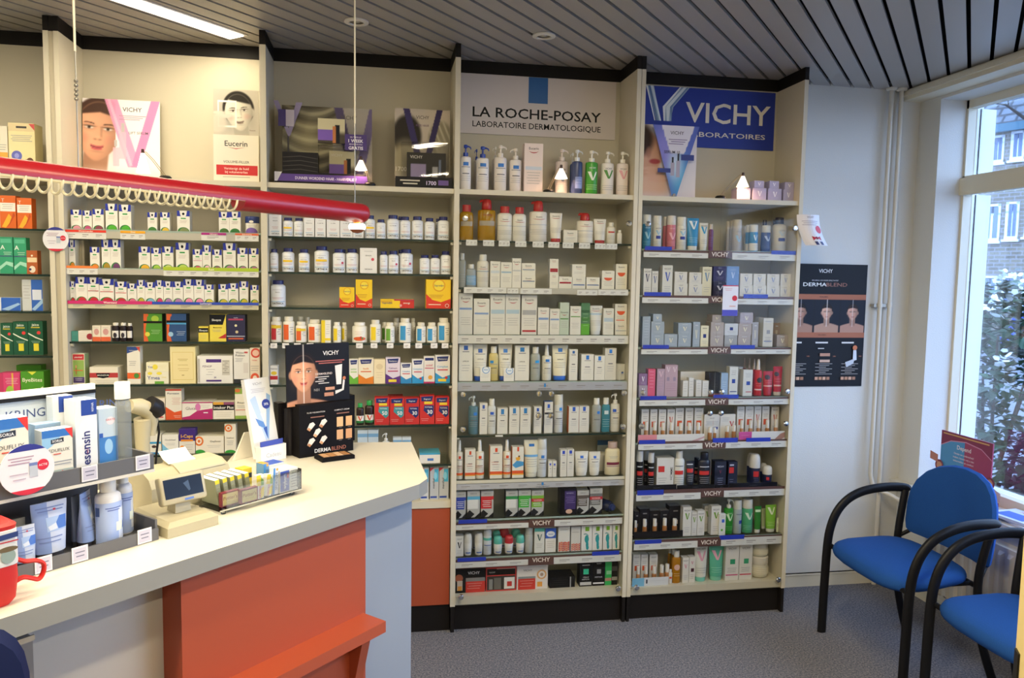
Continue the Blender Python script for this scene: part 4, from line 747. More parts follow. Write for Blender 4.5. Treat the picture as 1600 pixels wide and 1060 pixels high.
row(2, 6, t2b, .035, [('fl', 88, 128, 500, 'small dark bottle with green cap', X(('r', .1, .1, .9, .6, 'e6e2da'), ('v', .5, .42, .4, .3, 'd0482c'), ('r', .1, .1, .9, .25, '2a7a3c')), '2a1c18', dict(cap='2a9a4a', d=.03)), ('fl', 132, 181, 487, 'larger dark bottle with green cap', X(('r', .1, .1, .9, .6, 'e6e2da'), ('v', .5, .42, .4, .3, 'd0482c'), ('r', .1, .1, .9, .25, '2a7a3c')), '2a1c18', dict(cap='2a9a4a', d=.04)), ('c', 183, 260, 468, 'red box with teal number', tot('3f9aa0', '50'), 'd02f2c', dict(side='b82624')), ('c', 262, 338, 470, 'red box with teal number', tot('3f9aa0', '50'), 'd02f2c', dict(side='b82624')), ('c', 339, 415, 470, 'red box with navy number', tot('1d2c6c', '30', False), 'd02f2c', dict(side='b82624')), ('c', 417, 494, 458, 'red box with navy number', tot('1d2c6c', '30'), 'd02f2c', dict(side='b82624')), ('c', 497, 570, 465, 'red box with navy number', tot('1d2c6c', '30'), 'd02f2c', dict(side='b82624')), ('c', 252, 330, 459, 'red box behind the front row', None, 'b82624', dict(dy=.09, d=.05))], 'on sixth shelf '+B2)
ac = X(('t', 'A5', .5, .35, .14, '3a5a94', .01, .4), ('r', .1, .6, .9, .64, '9ab8d0'), ('r', 0, .8, 1, .9, '7aa8cc'))
row(2, 7, t2b, .035, [('c', 95, 147, 627, 'pale blue box', ac, 'c6d4dc', dict(d=.03)), ('c', 149, 203, 627, 'pale blue box', ac, 'c6d4dc', dict(d=.03)), ('pu', 222, 262, 655, 'small white pump bottle', None, 'd8dcd8', dict(dirn=-1)), ('c', 278, 324, 675, 'low pale blue box', ac, 'd0dae0', dict(d=.03)), ('c', 326, 372, 675, 'low pale blue box', ac, 'd0dae0', dict(d=.03)), ('c', 415, 523, 757, 'white baby product box with blue top', X(('r', .38, .25, .68, .5, '4a7ac0'), ('r', 0, .86, 1, 1, '3aa0c8')), 'e9e4da', dict(top='5ab4d0', d=.10))], 'on seventh shelf '+B2)
men = X(('r', .5, .55, .95, .95, '4ab0d8'), ('p', [(0, 1), (.5, 1), (0, .88)], 'c8323c'), ('t', 'menthol', .4, .5, .26, '2a3444', .006, .72, 0, True), ('r', .05, .04, .8, .1, '2f4aa0'), ('e', .62, .74, .2, .12, '8ad0ea'))
row(2, 99, t2b, .045, [('c', 420, 464, 828, 'tall grey box with upright writing', men, 'c9ccd0', dict(d=.035)), ('c', 470, 516, 822, 'tall grey box with upright writing', men, 'b9bec6', dict(d=.035)), ('c', 518, 567, 825, 'tall grey box with upright writing', men, 'b9bec6', dict(d=.035))], 'on base board '+B2)
# ------------------------------------------------------------------ fourth bay
B3 = 'of fourth bay'
t3t = T(4.078, 700, 60)
row(3, 0, t3t, .05, [('pu', 80, 152, 675, 'white pump bottle with blue pump', lrp(v=.78), 'e6dfd8', dict(cap='1f3f9c', dirn=1)), ('pu', 185, 267, 685, 'white pump bottle with blue pump', lrp(v=.78), 'e6dfd8', dict(cap='1f3f9c', dirn=1)), ('pu', 300, 380, 678, 'all-white pump bottle with blue square', lrp(v=.76), 'e2d9d2', dict(cap='e6ddd2', dirn=1)), ('pu', 398, 475, 698, 'all-white pump bottle with blue square', lrp(v=.76), 'e2d9d2', dict(cap='e6ddd2')),
    ('c', 488, 608, 670, 'tall pinkish white box', euc('c4ccd8', .46, .07, nl=5, tv=.9, th=.05), 'e6d4cc', dict(d=.05)), ('pu', 693, 775, 703, 'pale clear pump bottle behind lamp', vch('8a8f98', tv=.8), 'd2c8c6', dict(cap='e2d6d0', dirn=1, dy=.05)), ('pu', 797, 866, 708, 'dark blue pump bottle', X(('r', .35, .15, .85, .55, '8f9ccc'), ('l', .4, .8, .5, 3, .1, '4a5aa0')), '2c3a66', dict(cap='d8dce0', dirn=1)), ('pu', 885, 965, 712, 'green pump bottle', vch('e6ead8', vv=.6, ink='e6ead8', lc='cfe0b8'), '3f9a2a', dict(cap='e6e2d8', dirn=1)), ('pu', 987, 1068, 718, 'white pump bottle with green V', vch('4a8a3a', vv=.68), 'e6e0d8', dict(cap='e6e2d8', dirn=1)), ('pu', 1085, 1160, 720, 'white pump bottle with pink V', vch('dca0a8', vv=.68), 'e8dcd6', dict(cap='e6e2d8', dirn=1)),
    ('pu', 168, 200, 705, 'white pump bottle partly hidden behind', None, 'd8d0c8', dict(dy=.09, cap='1f3f9c')), ('pu', 284, 325, 690, 'white pump bottle partly hidden behind', None, 'd8cfc6', dict(dy=.09)), ('pu', 782, 815, 728, 'blue bottle half hidden behind dark blue pump', None, '3f5a9c', dict(dy=.10, cap='d8dce0'))], 'on top ledge '+B3)
t3a = T(5.333, 700, 290)
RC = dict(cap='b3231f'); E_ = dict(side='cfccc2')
oil = 'c9991a'
row(3, 1, t3a, .035, [('fl', 100, 218, 160, 'yellow oil bottle with red cap', X(('r', .2, .55, .8, .75, 'b3a58c'), ('t', 'Eucerin', .5, .88, .08, '5a3a1c')), liquid(oil, .35), RC), ('pu', 255, 408, 70, 'tall yellow oil bottle with red pump', X(('t', 'Eucerin', .5, .92, .07, '3a2a1c'), ('r', .2, .5, .8, .68, 'a89c88'), ('r', .3, .88, .7, .895, 'b3231f')), liquid(oil, .35), dict(RC, fat=True)), ('fl', 417, 543, 172, 'white flat bottle with red cap', euc('b9bcc0', .60, .02), 'e9e4d8', RC), ('fl', 545, 660, 180, 'white flat bottle with red cap', euc('b9bcc0', .60, .02), 'e9e4d8', RC), ('pu', 690, 840, 88, 'large white bottle with red pump', euc('b9bcc0', .58, .02), 'e9e2d6', dict(RC, fat=True)), ('tb', 855, 960, 228, 'white tube standing on red cap', euc(None), 'e6dfd2', RC), ('c', 963, 1080, 372, 'small white square box', euc(None, tv=.75, th=.12, nl=3), 'e6e0d0', E_), ('pu', 1085, 1228, 225, 'rounded white bottle with red pump', euc('b9bcc0', .55, .03), 'e9e2d4', dict(cap='b3231f', d=.06, fat=True)), ('tb', 1224, 1328, 278, 'shorter white tube standing on red cap', euc(None, nl=3), 'e4dfd4', RC), ('fl', 1330, 1400, 308, 'small white bottle with red stripe', X(('r', .25, .72, .75, .82, 'c83a2c'), ('l', .2, .8, .5, 4, .08)), 'e2dccc', dict(cap='e2dccc')), ('fl', 1412, 1455, 372, 'tiny white bottle', None, 'e0dacc', dict(cap='e0dacc')), ('pu', 1070, 1120, 300, 'white bottle half hidden behind rounded one', None, 'ddd6c8', dict(cap='b3231f', dy=.07))], 'on first shelf '+B3)
row(3, 2, t3a, .035, [('fl', 92, 152, 565, 'clear bottle with grey cap', X(('l', .2, .8, .5, 4, .1)), liquid('c4c8c4', .5), dict(cap='b4b4b0')), ('fl', 155, 237, 657, 'clear and blue lotion bottle', X(('r', 0, .1, 1, .72, '7a9ebc'), ('l', .2, .8, .6, 4, .1, 'e0e6ea')), liquid('c8d0d2', .45), dict(cap='d0d0cc')), ('fl', 243, 347, 575, 'large rounded white bottle', euc('a9b4bc', .66, .05, tv=.88), 'dedacd', dict(cap='d6d3c8')), ('c', 353, 437, 632, 'white box with pale blue band', euc('c9d0d2', .55, .10), 'e2decf', E_), ('c', 440, 535, 640, 'white box with pale blue band', euc('9ab4c4', .58, .06), 'e2decf', E_), ('c', 537, 612, 607, 'tall slim white box', euc('c2c4c0', .56, .05), 'e4dfd0', E_), ('c', 615, 730, 755, 'lower white box with grey band', euc('8f9aa8', .52, .10, tv=.8, th=.12, nl=1), 'e6e1d0', E_), ('c', 615, 730, 648, 'upper white box with grey band', euc('8f9aa8', .45, .08, tv=.8, th=.12, nl=1), 'e6e1d0', dict(on=1, side='cfccc2')),
    ('c', 848, 922, 735, 'lower white box of a slim pair', euc(None, nl=3, tv=.85), 'e6e1d0', E_), ('c', 848, 922, 612, 'upper white box with crimson band', euc('a01f30', .1, .25, nl=0), 'e4dfd0', dict(on=1, side='cfccc2')), ('c', 924, 1035, 760, 'low white box with crimson line', euc('a01f30', .42, .14, tv=.8, th=.12, nl=0), 'e6e1d0', E_), ('c', 1037, 1147, 765, 'lower white box of a wide pair', euc('2f5aa0', .30, .08, tv=.82, th=.11, nl=1), 'e2decf', E_), ('c', 1035, 1150, 657, 'upper white box of a wide pair', euc(None, tv=.8, th=.11, nl=3), 'e4dfd0', dict(on=1, side='cfccc2')), ('c', 1153, 1265, 765, 'low white box with blue dash', euc('2f5aa0', .30, .07, tv=.80, th=.11, nl=1), 'e6e1d0', E_), ('c', 1283, 1390, 710, 'white box with orange fan', X(('t', 'Eucerin', .5, .88, .07, '2a2426', .008, .7), ('e', .5, .62, .32, .16, 'e0582c', 180, 360), ('l', .15, .85, .4, 4, .07)), 'e6e1d0', E_), ('c', 1400, 1495, 655, 'taller white box with orange fan', X(('t', 'Eucerin', .5, .88, .06, '2a2426', .008, .7), ('e', .5, .66, .34, .15, 'e0582c', 180, 360), ('l', .15, .85, .4, 4, .07)), 'e6e1d0', E_)], 'on second shelf '+B3)
t3b = T(5.333, 700, 450)
row(3, 3, t3b, .04, [('c', 90, 208, 45, 'large white box with blue line', euc('7f9ac8', .60, .05), 'd8d5ca', E_), ('c', 215, 347, 90, 'large white box with blue line', euc('7f9ac8', .56, .05), 'dcd9cd', E_), ('c', 353, 479, 55, 'large white box with pale blue lines', euc('a9c0cc', .52, .10), 'd8d5ca', E_), ('c', 481, 605, 55, 'large white box with pale blue lines', euc('a9c0cc', .52, .10), 'd8d5ca', E_), ('c', 615, 745, 60, 'large white box with red foot line', euc('a6a6a4', .50, .12, 'b01828'), 'dad6ca', E_), ('c', 750, 845, 165, 'small white box with blue line', euc('7f9ac8', .55, .08), 'dedacd', E_), ('c', 850, 932, 175, 'small white box with blue line', euc('7f9ac8', .56, .06), 'dedacd', E_), ('c', 934, 1012, 123, 'pale green box', euc('4a8a2c', .48, .03, tv=.7), 'bcc8b4', dict(side='a9b8a0')), ('c', 1020, 1110, 153, 'white box with green line', euc('5a9a3a', .62, .03), 'dedacd', E_), ('c', 1112, 1185, 127, 'dark green and lime box', X(('r', 0, 0, 1, .35, '5aa52c'), ('r', 0, .45, 1, .55, '3f7a34'), ('r', 0, .7, 1, .78, '2f5a34'), ('l', .2, .8, .65, 4, .12, '9ac090')), '4a7a52', dict(side='3a6a40')), ('tb', 1187, 1297, 150, 'glossy white tube', euc('a9c4d8', .64, .06), 'd8d8d2', dict(cap='d0d2d0')), ('c', 1297, 1385, 172, 'white box with pale blue patch', euc('b4c4d0', .50, .14), 'dcd9cd', E_), ('c', 1393, 1495, 300, 'lower white box under orange-fan box', euc('8f9aa8', .35, .06, tv=.8, th=.13, nl=0), 'dcd8cc', E_), ('c', 1393, 1493, 135, 'upper box with orange fan', X(('t', 'Eucerin', .5, .88, .08, '2a2426', .008, .7), ('e', .5, .64, .34, .2, 'e0582c', 180, 360), ('l', .15, .85, .35, 3, .09), ('r', .1, .16, .8, .20, 'e0582c')), 'dcd8cc', dict(on=1, side='cfccc2'))], 'on third shelf '+B3)
LW = 'e4e0d3'
row(3, 4, t3b, .04, [('c', 92, 208, 470, 'large white box with dark blue square', lrp('1f5ab0', .84, 'LIPIKAR'), LW, E_), ('tb', 212, 335, 475, 'white tube on blue cap', lrp('1f5ab0', .74, 'LIPIKAR', uw=.10), LW, dict(cap='2a5ac0')), ('fl', 345, 425, 490, 'yellow bath oil bottle', lrp('2a8ad0', .72, uw=.12, u=.35), 'd2c07c', dict(cap='e6e0d0')), ('tb', 425, 543, 475, 'white tube on blue cap', lrp('2a7ad0', .74, 'LIPIKAR', uw=.10), LW, dict(cap='2a5ac0')), ('c', 560, 680, 480, 'large white box with light blue square', lrp('2a7ab8', .82, 'LIPIKAR'), LW, E_), ('fl', 695, 775, 495, 'clear lotion bottle', lrp('2a9ae0', .74, uw=.14, u=.6), liquid('c9ccc2', .35), dict(cap='e6e2d6')), ('ns', 793, 873, 480, 'white bottle with nozzle', lrp('2a7ad0', .82, uw=.13), LW), ('tb', 877, 1010, 482, 'wide white tube on blue cap', lrp('2a7ad0', .78, 'AVENE' and 'LIPIKAR', uw=.09), 'e6e0c8', dict(cap='2a6ad0')), ('c', 1013, 1083, 512, 'tall slim white box', lrp('2a6ab8', .86, uw=.14, sv=.09), LW, E_), ('c', 1112, 1217, 555, 'broad short white box', lrp('2a7ad0', .80, uw=.12, sv=.16), LW, E_), ('c', 1222, 1308, 565, 'short white box', lrp('2a7ad0', .80, uw=.14, sv=.17), LW, E_), ('c', 1310, 1405, 503, 'tall white box', lrp('2a7ad0', .84, uw=.13), 'd8d3c4', E_), ('c', 1412, 1470, 637, 'small white box turned sideways', lrp('2a5ab0', .4, uw=.2), 'd4d2c8', dict(rz=.5))], 'on fourth shelf '+B3)
def card(A): A.circ(.55, .80, .36, '6aa0d8'); A.circ(.55, .80, .29, 'e6ebee'); A.rect(.35, .78, .75, .82, '4a8ad0'); A.lines(.1, .9, .5, 3, .1)
row(3, 4, t3b, .026, [('c', 268, 356, 660, 'small white card with blue ring', card, 'e9e6de', dict(d=.002, name='leaflet', cat='leaflet')), ('c', 465, 552, 670, 'small white card with blue ring', card, 'e9e6de', dict(d=.002, name='leaflet', cat='leaflet'))], 'on fourth shelf '+B3)
t3c = T(5.333, 700, 600); LV = 'dedacf'
row(3, 5, t3c, .04, [('pu', 175, 260, 105, 'blue-grey pump bottle', lrp('2a7ad0', .72, uw=.12, u=.6), '5a7c88', dict(cap='c8ccca')), ('c', 265, 330, 162, 'tall slim white box', lrp('2a5ac0', .82), LV, E_), ('fl', 333, 405, 128, 'white bottle with white cap', lrp('2a5ac0', .78, uw=.13), 'd8d8d2', dict(cap='e2dfd4')), ('c', 412, 499, 203, 'short white box with blue square', lrp('2a7ab8', .76, uw=.15, sv=.2), LV, E_), ('c', 512, 597, 195, 'short white box with blue square', lrp('2a7ab8', .76, uw=.15, sv=.2), LV, E_), ('c', 602, 692, 195, 'short white box with blue square', lrp('2a7ab8', .76, uw=.15, sv=.2), LV, E_), ('c', 718, 782, 190, 'slim short white box', lrp('2a5ac0', .82), LV, E_), ('c', 805, 876, 150, 'white box with blue top and red line', lrp('2a5ac0', .80, stripe='2a2a30'), LV, dict(side='3a3c5a', top='2a6ac0')), ('sp', 890, 970, 92, 'tall white spray can', lrp('2a8ad8', .82, uw=.10, u=.6), 'd6d8d8', dict(cap='e4e0d2')), ('c', 1008, 1094, 190, 'white box with orange edge', lrp('2a5ac0', .82, uw=.14, sv=.16), LV, dict(side='d8703c')), ('c', 1096, 1178, 188, 'white box with orange edge', lrp('2a5ac0', .82, uw=.14, sv=.16), LV, dict(side='d8703c')), ('fl', 1207, 1285, 122, 'clear lotion bottle', lrp('2a7ad0', .76, uw=.10, u=.6), liquid('c9ccc6', .4), dict(cap='e6e4dc')), ('fl', 1288, 1360, 120, 'teal lotion bottle', X(('r', .35, .74, .65, .9, 'c8d8dc'), ('l', .2, .8, .5, 4, .1, 'b4d0d8')), liquid('4f9cae', .3), dict(cap='e6e4dc')), ('pu', 1365, 1443, 85, 'white pump bottle', lrp('2a5ac0', .76, uw=.12, u=.4), LV)], 'on fifth shelf '+B3)
OR = 'd9481f'
def sun(A): lrp(OR, .82, uw=.10)(A); A.rect(0, .14, 1, .22, 'e0582c'); A.rect(0, .11, 1, .14, 'f0b03a'); A.lines(.1, .7, .5, 2, .06, 'd8886a')
def kid(A): A.rect(.42, .86, .58, 1, OR); A.poly([(0, .42), (.4, .56), (1, .52), (1, .40), (.3, .32)], '4a9ad0'); A.ell(.5, .64, .2, .08, 'e8a83a'); A.circ(.4, .70, .10, 'f0ece4'); A.circ(.6, .70, .07, '2a2a34'); A.rect(0, .14, 1, .24, 'e0582c'); A.rect(0, .10, 1, .14, 'f0b03a')
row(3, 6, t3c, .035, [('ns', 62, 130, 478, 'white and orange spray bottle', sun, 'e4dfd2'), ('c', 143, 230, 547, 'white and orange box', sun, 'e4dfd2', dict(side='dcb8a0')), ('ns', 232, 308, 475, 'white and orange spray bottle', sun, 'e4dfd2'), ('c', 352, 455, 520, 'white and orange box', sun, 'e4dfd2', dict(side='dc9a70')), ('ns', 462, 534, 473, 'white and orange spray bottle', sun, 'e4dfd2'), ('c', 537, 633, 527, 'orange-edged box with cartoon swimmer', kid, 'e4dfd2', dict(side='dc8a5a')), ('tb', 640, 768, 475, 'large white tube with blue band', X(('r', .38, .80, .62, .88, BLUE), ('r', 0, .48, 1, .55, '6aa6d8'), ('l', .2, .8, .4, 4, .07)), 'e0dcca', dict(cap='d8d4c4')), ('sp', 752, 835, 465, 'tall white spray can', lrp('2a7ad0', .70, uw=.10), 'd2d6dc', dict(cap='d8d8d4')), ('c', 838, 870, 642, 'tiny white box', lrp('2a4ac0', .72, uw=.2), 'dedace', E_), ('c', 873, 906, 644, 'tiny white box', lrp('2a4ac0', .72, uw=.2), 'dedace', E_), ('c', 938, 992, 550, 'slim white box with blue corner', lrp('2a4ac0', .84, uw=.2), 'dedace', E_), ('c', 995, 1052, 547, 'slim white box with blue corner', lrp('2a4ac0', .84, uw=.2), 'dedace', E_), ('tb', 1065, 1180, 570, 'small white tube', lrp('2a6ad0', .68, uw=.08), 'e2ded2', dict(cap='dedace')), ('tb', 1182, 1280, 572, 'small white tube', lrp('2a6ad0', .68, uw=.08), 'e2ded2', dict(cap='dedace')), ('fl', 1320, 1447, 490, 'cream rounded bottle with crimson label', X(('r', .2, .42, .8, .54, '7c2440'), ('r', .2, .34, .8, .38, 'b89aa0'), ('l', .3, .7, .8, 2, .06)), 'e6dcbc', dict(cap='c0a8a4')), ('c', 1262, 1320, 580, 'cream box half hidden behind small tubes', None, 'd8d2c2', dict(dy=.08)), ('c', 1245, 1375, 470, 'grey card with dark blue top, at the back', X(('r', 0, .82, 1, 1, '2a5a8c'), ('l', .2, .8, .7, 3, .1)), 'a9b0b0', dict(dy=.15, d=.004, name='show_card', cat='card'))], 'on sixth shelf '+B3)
t3d = T(4.417, 700, 750)
def hair(c, strip=None, bg='a8a8a6'):
    def f(A):
        A.text('DERCOS', .5, .90, .045, '3a3a3e', .0, .7); A.rect(0, .68, 1, .80, c); A.rect(.0, .34, .85, .68, c if strip != 'w' else 'dcdcd8'); A.lines(.12, .8, .62, 4, .07, 'e4e4e0', .02)
        A.poly([(0, 0), (1, 0), (1, .22), (.6, .14), (.2, .3), (0, .2)], '1d1d20'); A.poly([(.3, .02), (.8, .24), (1, .2), (.6, .03)], 'b8b8b6')
        if strip == 'r': A.rect(-.0, .56, 1, .68, 'c0222c'); A.text('VOORDEEL', .5, .62, .05, 'f0e8e0', .01, .7)
    return f
HS = dict(side='2a2a2c', d=.05)
row(3, 7, t3d, .035, [('c', 50, 125, 85, 'grey hair-care box with blue panel', hair('2f48a8'), 'b4b4b0', HS), ('c', 133, 222, 78, 'grey hair-care box with sky blue panel', hair('58a8d0', 'w'), 'b4b4b0', HS), ('c', 228, 316, 78, 'grey hair-care box with red panel', hair('c8282c'), 'b4b4b0', HS), ('c', 400, 484, 78, 'grey hair-care box with dark green stripe', hair('2f8a4a', 'w'), 'b4b4b0', HS), ('c', 488, 574, 74, 'grey hair-care box with green panel', hair('3fa83a'), 'b4b4b0', HS), ('c', 578, 663, 74, 'grey hair-care box with lime panel and red strip', hair('7ab03a', 'r'), 'b4b4b0', HS), ('c', 775, 890, 60, 'black box with purple panel', X(('r', .28, .2, .95, .9, '3d2a68'), ('t', 'NEOGENIC', .6, .82, .04, 'd0c8dc', 0, .55), ('l', .34, .9, .66, 4, .07, '9a8ac0'), ('e', .55, .12, .2, .09, 'd8b098'), ('r', 0, .0, .24, 1, '0f0e12')), '1a1820', HS), ('c', 892, 975, 75, 'grey hair-care box with brown panel', hair('5a5048'), 'b4b4b0', HS), ('c', 980, 1068, 60, 'grey hair-care box with grey panel and red strip', hair('6e6e6c', 'r'), 'b4b4b0', HS)], 'on seventh shelf '+B3)
r7 = MB(); z7 = BAYS[3]['s7'][0]; p = onY(945, 794, D+.06); q = MB()
r7r = empty('pump_bottle', (p[0], D+.075, z7+.0285)); r7.tube([(.0, .055, 0), (0, .05, 0), (0, -.03, 0), (0, -.045, 0)], [.022, .027, .027, .02], mat('1b2440', .25), n=18); r7.build('body', r7r)
q.tube([(0, -.045, 0), (0, -.058, 0)], .014, mat('2a3a6c', .3), n=14); q.build('cap', r7r); r7r.rotation_euler = (0, 0, .55); tag(r7r, 'dark blue bottle lying on its side, seventh shelf of fourth bay', 'bottle')
TE = '5ab4a4'
def rol(c, x0, x1, y, nm, **o): return ('ro', x0, x1, y, nm, X(('l', .25, .75, .5, 3, .12, '8aa0b0'), ('r', .3, .12, .7, .22, '4a6ab0')), 'e6e4de', dict(cap=c, **o))
foot = lambda A: (A.rect(.35, .78, .72, .95, '7cb02a'), A.ell(.5, .46, .2, .16, '2a9a9c'), A.ell(.55, .24, .13, .16, '2a9a9c'), A.ell(.58, .12, .13, .09, '2a9a9c'), [A.ell(.26+.09*i, .66+.02*i-.008*i*i, .04, .025, '2a9a9c') for i in range(5)])
row(3, 8, t3d, .035, [('c', 48, 108, 390, 'white box with black V', vch('2a2a2e', tv=.85), 'dedcd6', E_), rol('dedcd4', 112, 170, 378, 'white-capped roll-on'), rol('dedcd4', 187, 246, 375, 'white-capped roll-on'), ('sp', 248, 306, 345, 'pale spray can with teal top', X(('r', 0, .8, 1, .95, TE), ('r', .2, .5, .8, .54, '2a4a9c'), ('l', .2, .8, .4, 3, .08)), 'd0d4d8', dict(cap='d8dcdc')), rol(TE, 318, 380, 395, 'teal-capped roll-on'), rol('b92a30', 395, 457, 390, 'red-capped roll-on'), rol(TE, 474, 534, 388, 'teal-capped roll-on'), rol(TE, 310, 368, 362, 'teal-capped roll-on in second row', dy=.07), rol('b92a30', 358, 430, 348, 'red-capped roll-on in second row', dy=.075), rol(TE, 442, 506, 350, 'teal-capped roll-on in second row', dy=.075), rol('d2d0c8', 165, 228, 368, 'white-capped roll-on in second row', dy=.07), ('sp', 537, 594, 335, 'plain grey spray can', None, 'b4b6b4', dict(cap='c4c6c2')), ('c', 598, 668, 335, 'white box with teal top', X(('r', 0, .86, 1, 1, TE), ('v', .5, .62, .5, .26, '4a6a68'), ('l', .2, .8, .35, 3, .07)), 'dcdcd4', E_), ('c', 673, 747, 335, 'white box with blue top and oval', X(('r', 0, .58, 1, 1, '2f5ab8'), ('e', .5, .76, .4, .12, 'e0e4ea'), ('t', 'Sanex', .5, .76, .06, '2a4aa0', .01, .6), ('l', .15, .85, .45, 4, .08, 'b0a090')), 'e4e0d6', E_), ('c', 762, 843, 322, 'white box with red bubble pattern', lambda A: (A.text('DEODORANT', .5, .86, .04, '4a4a4e', 0, .7), [A.circ(.12+.155*(i % 6), .05+.075*(i//6)+.02*(i % 2), .07, ('d8482c', 'e0703c', 'c83a24')[i % 3]) for i in range(30)]), 'dedcd4', E_), ('c', 850, 917, 325, 'smaller white box with red bubble pattern', lambda A: (A.text('DEODORANT', .5, .78, .04, '4a4a4e', 0, .7), [A.circ(.12+.155*(i % 6), .05+.075*(i//6)+.02*(i % 2), .07, ('d8482c', 'e0703c', 'c83a24')[i % 3]) for i in range(24)]), 'd4d2ca', dict(side='a8a6a0')), ('c', 922, 997, 317, 'white box with teal footprint', foot, 'e4e2da', E_), ('c', 999, 1067, 315, 'white box with teal footprint', foot, 'e4e2da', E_), ('c', 1072, 1135, 310, 'green-topped box with teal footprint', foot, 'e0ded6', dict(side='d0d0c8', top='7cb02a')), ('c', 1138, 1187, 310, 'green-topped box with teal footprint', foot, 'e0ded6', dict(side='d0d0c8', top='7cb02a'))], 'on eighth shelf '+B3)
row(3, 99, t3d, .05, [('c', 50, 258, 610, 'wide black box with red lower panel', X(('t', 'VICHY', .62, .80, .13, 'e4e0dc', .006, .4), ('r', .35, 0, 1, .45, 'd0382c'), ('r', .35, .45, 1, .6, '8a8886'), ('l', .4, .9, .36, 3, .1, 'ecc0b0'), ('c', .12, .6, .16, 'a85a3a'), ('r', .06, .1, .24, .5, 'c8b8a8'), ('r', .08, .1, .22, .28, 'd8903a')), '1c1a1c', dict(d=.06)), ('c', 262, 473, 600, 'wide red-framed gift box with jars', X(('r', .03, .05, .97, .62, '3a3530'), ('r', .03, .66, .97, .92, '26201f'), ('r', .35, .9, .97, .93, 'd8a090'), ('r', .6, .08, .95, .55, 'e4e0da'), ('r', .7, .18, .86, .38, 'c8382c'), ('r', .1, .08, .22, .5, '8a8a84'), ('r', .26, .08, .5, .55, '6a665c'), ('t', 'VICHY', .2, .78, .07, 'd0c8c0', 0, .2)), 'd03a34', dict(d=.06)), ('c', 475, 692, 590, 'wide white box with red panel and gold ring', X(('t', 'VICHY', .35, .80, .09, '5a5654', .004, .32), ('r', .04, 0, .6, .45, 'd0382c'), ('r', .04, .45, .6, .54, '8a908e'), ('l', .1, .55, .36, 3, .11, 'ecc0b0'), ('c', .8, .6, .2, 'e0a86a'), ('c', .8, .6, .14, 'ece4dc'), ('c', .8, .6, .07, 'b89880'), ('r', .66, .1, .82, .3, 'e8a040')), 'e4ddd6', dict(d=.06)), ('c', 702, 878, 672, 'flat black case lying at the front', X(('l', .1, .7, .7, 3, .2, '3a3838'), ('r', .8, 0, .84, 1, 'b0aeaa')), '151415', dict(d=.09, top='1a1819')), ('c', 910, 997, 570, 'black box with turquoise square', X(('r', .3, .5, .72, .72, '3ac89a'), ('r', .2, .86, .8, .9, 'b0b0b0'), ('r', .05, .05, .95, .18, 'c4c4c4'), ('t', 'CELLU', .5, .38, .06, 'd8d8d8', .008, .6), ('t', 'DESTOCK', .5, .29, .05, 'd8d8d8', .008, .7)), '141416', dict(d=.05)), ('c', 1000, 1085, 565, 'black box with grey square', X(('r', .35, .5, .68, .68, '9a9a9a'), ('t', 'VICHY', .5, .92, .05, 'e4e4e4', .004, .7), ('r', .05, .08, .95, .14, 'e8e8e8'), ('t', 'DESTOCK', .5, .36, .05, 'd8d8d8', .008, .7)), '17171a', dict(d=.05)), ('c', 1087, 1131, 562, 'slim bright green box', X(('r', 0, .18, 1, .3, 'b88a7a'), ('r', .2, .45, 1, .6, '8ad0a0')), '2fae5a', dict(d=.04)), ('c', 1133, 1172, 565, 'slim black box with grey band', X(('r', 0, .2, 1, .35, '9a968c'), ('r', 0, .6, 1, .8, '4a4644')), '1d1c1c', dict(d=.04))], 'on base board '+B3)
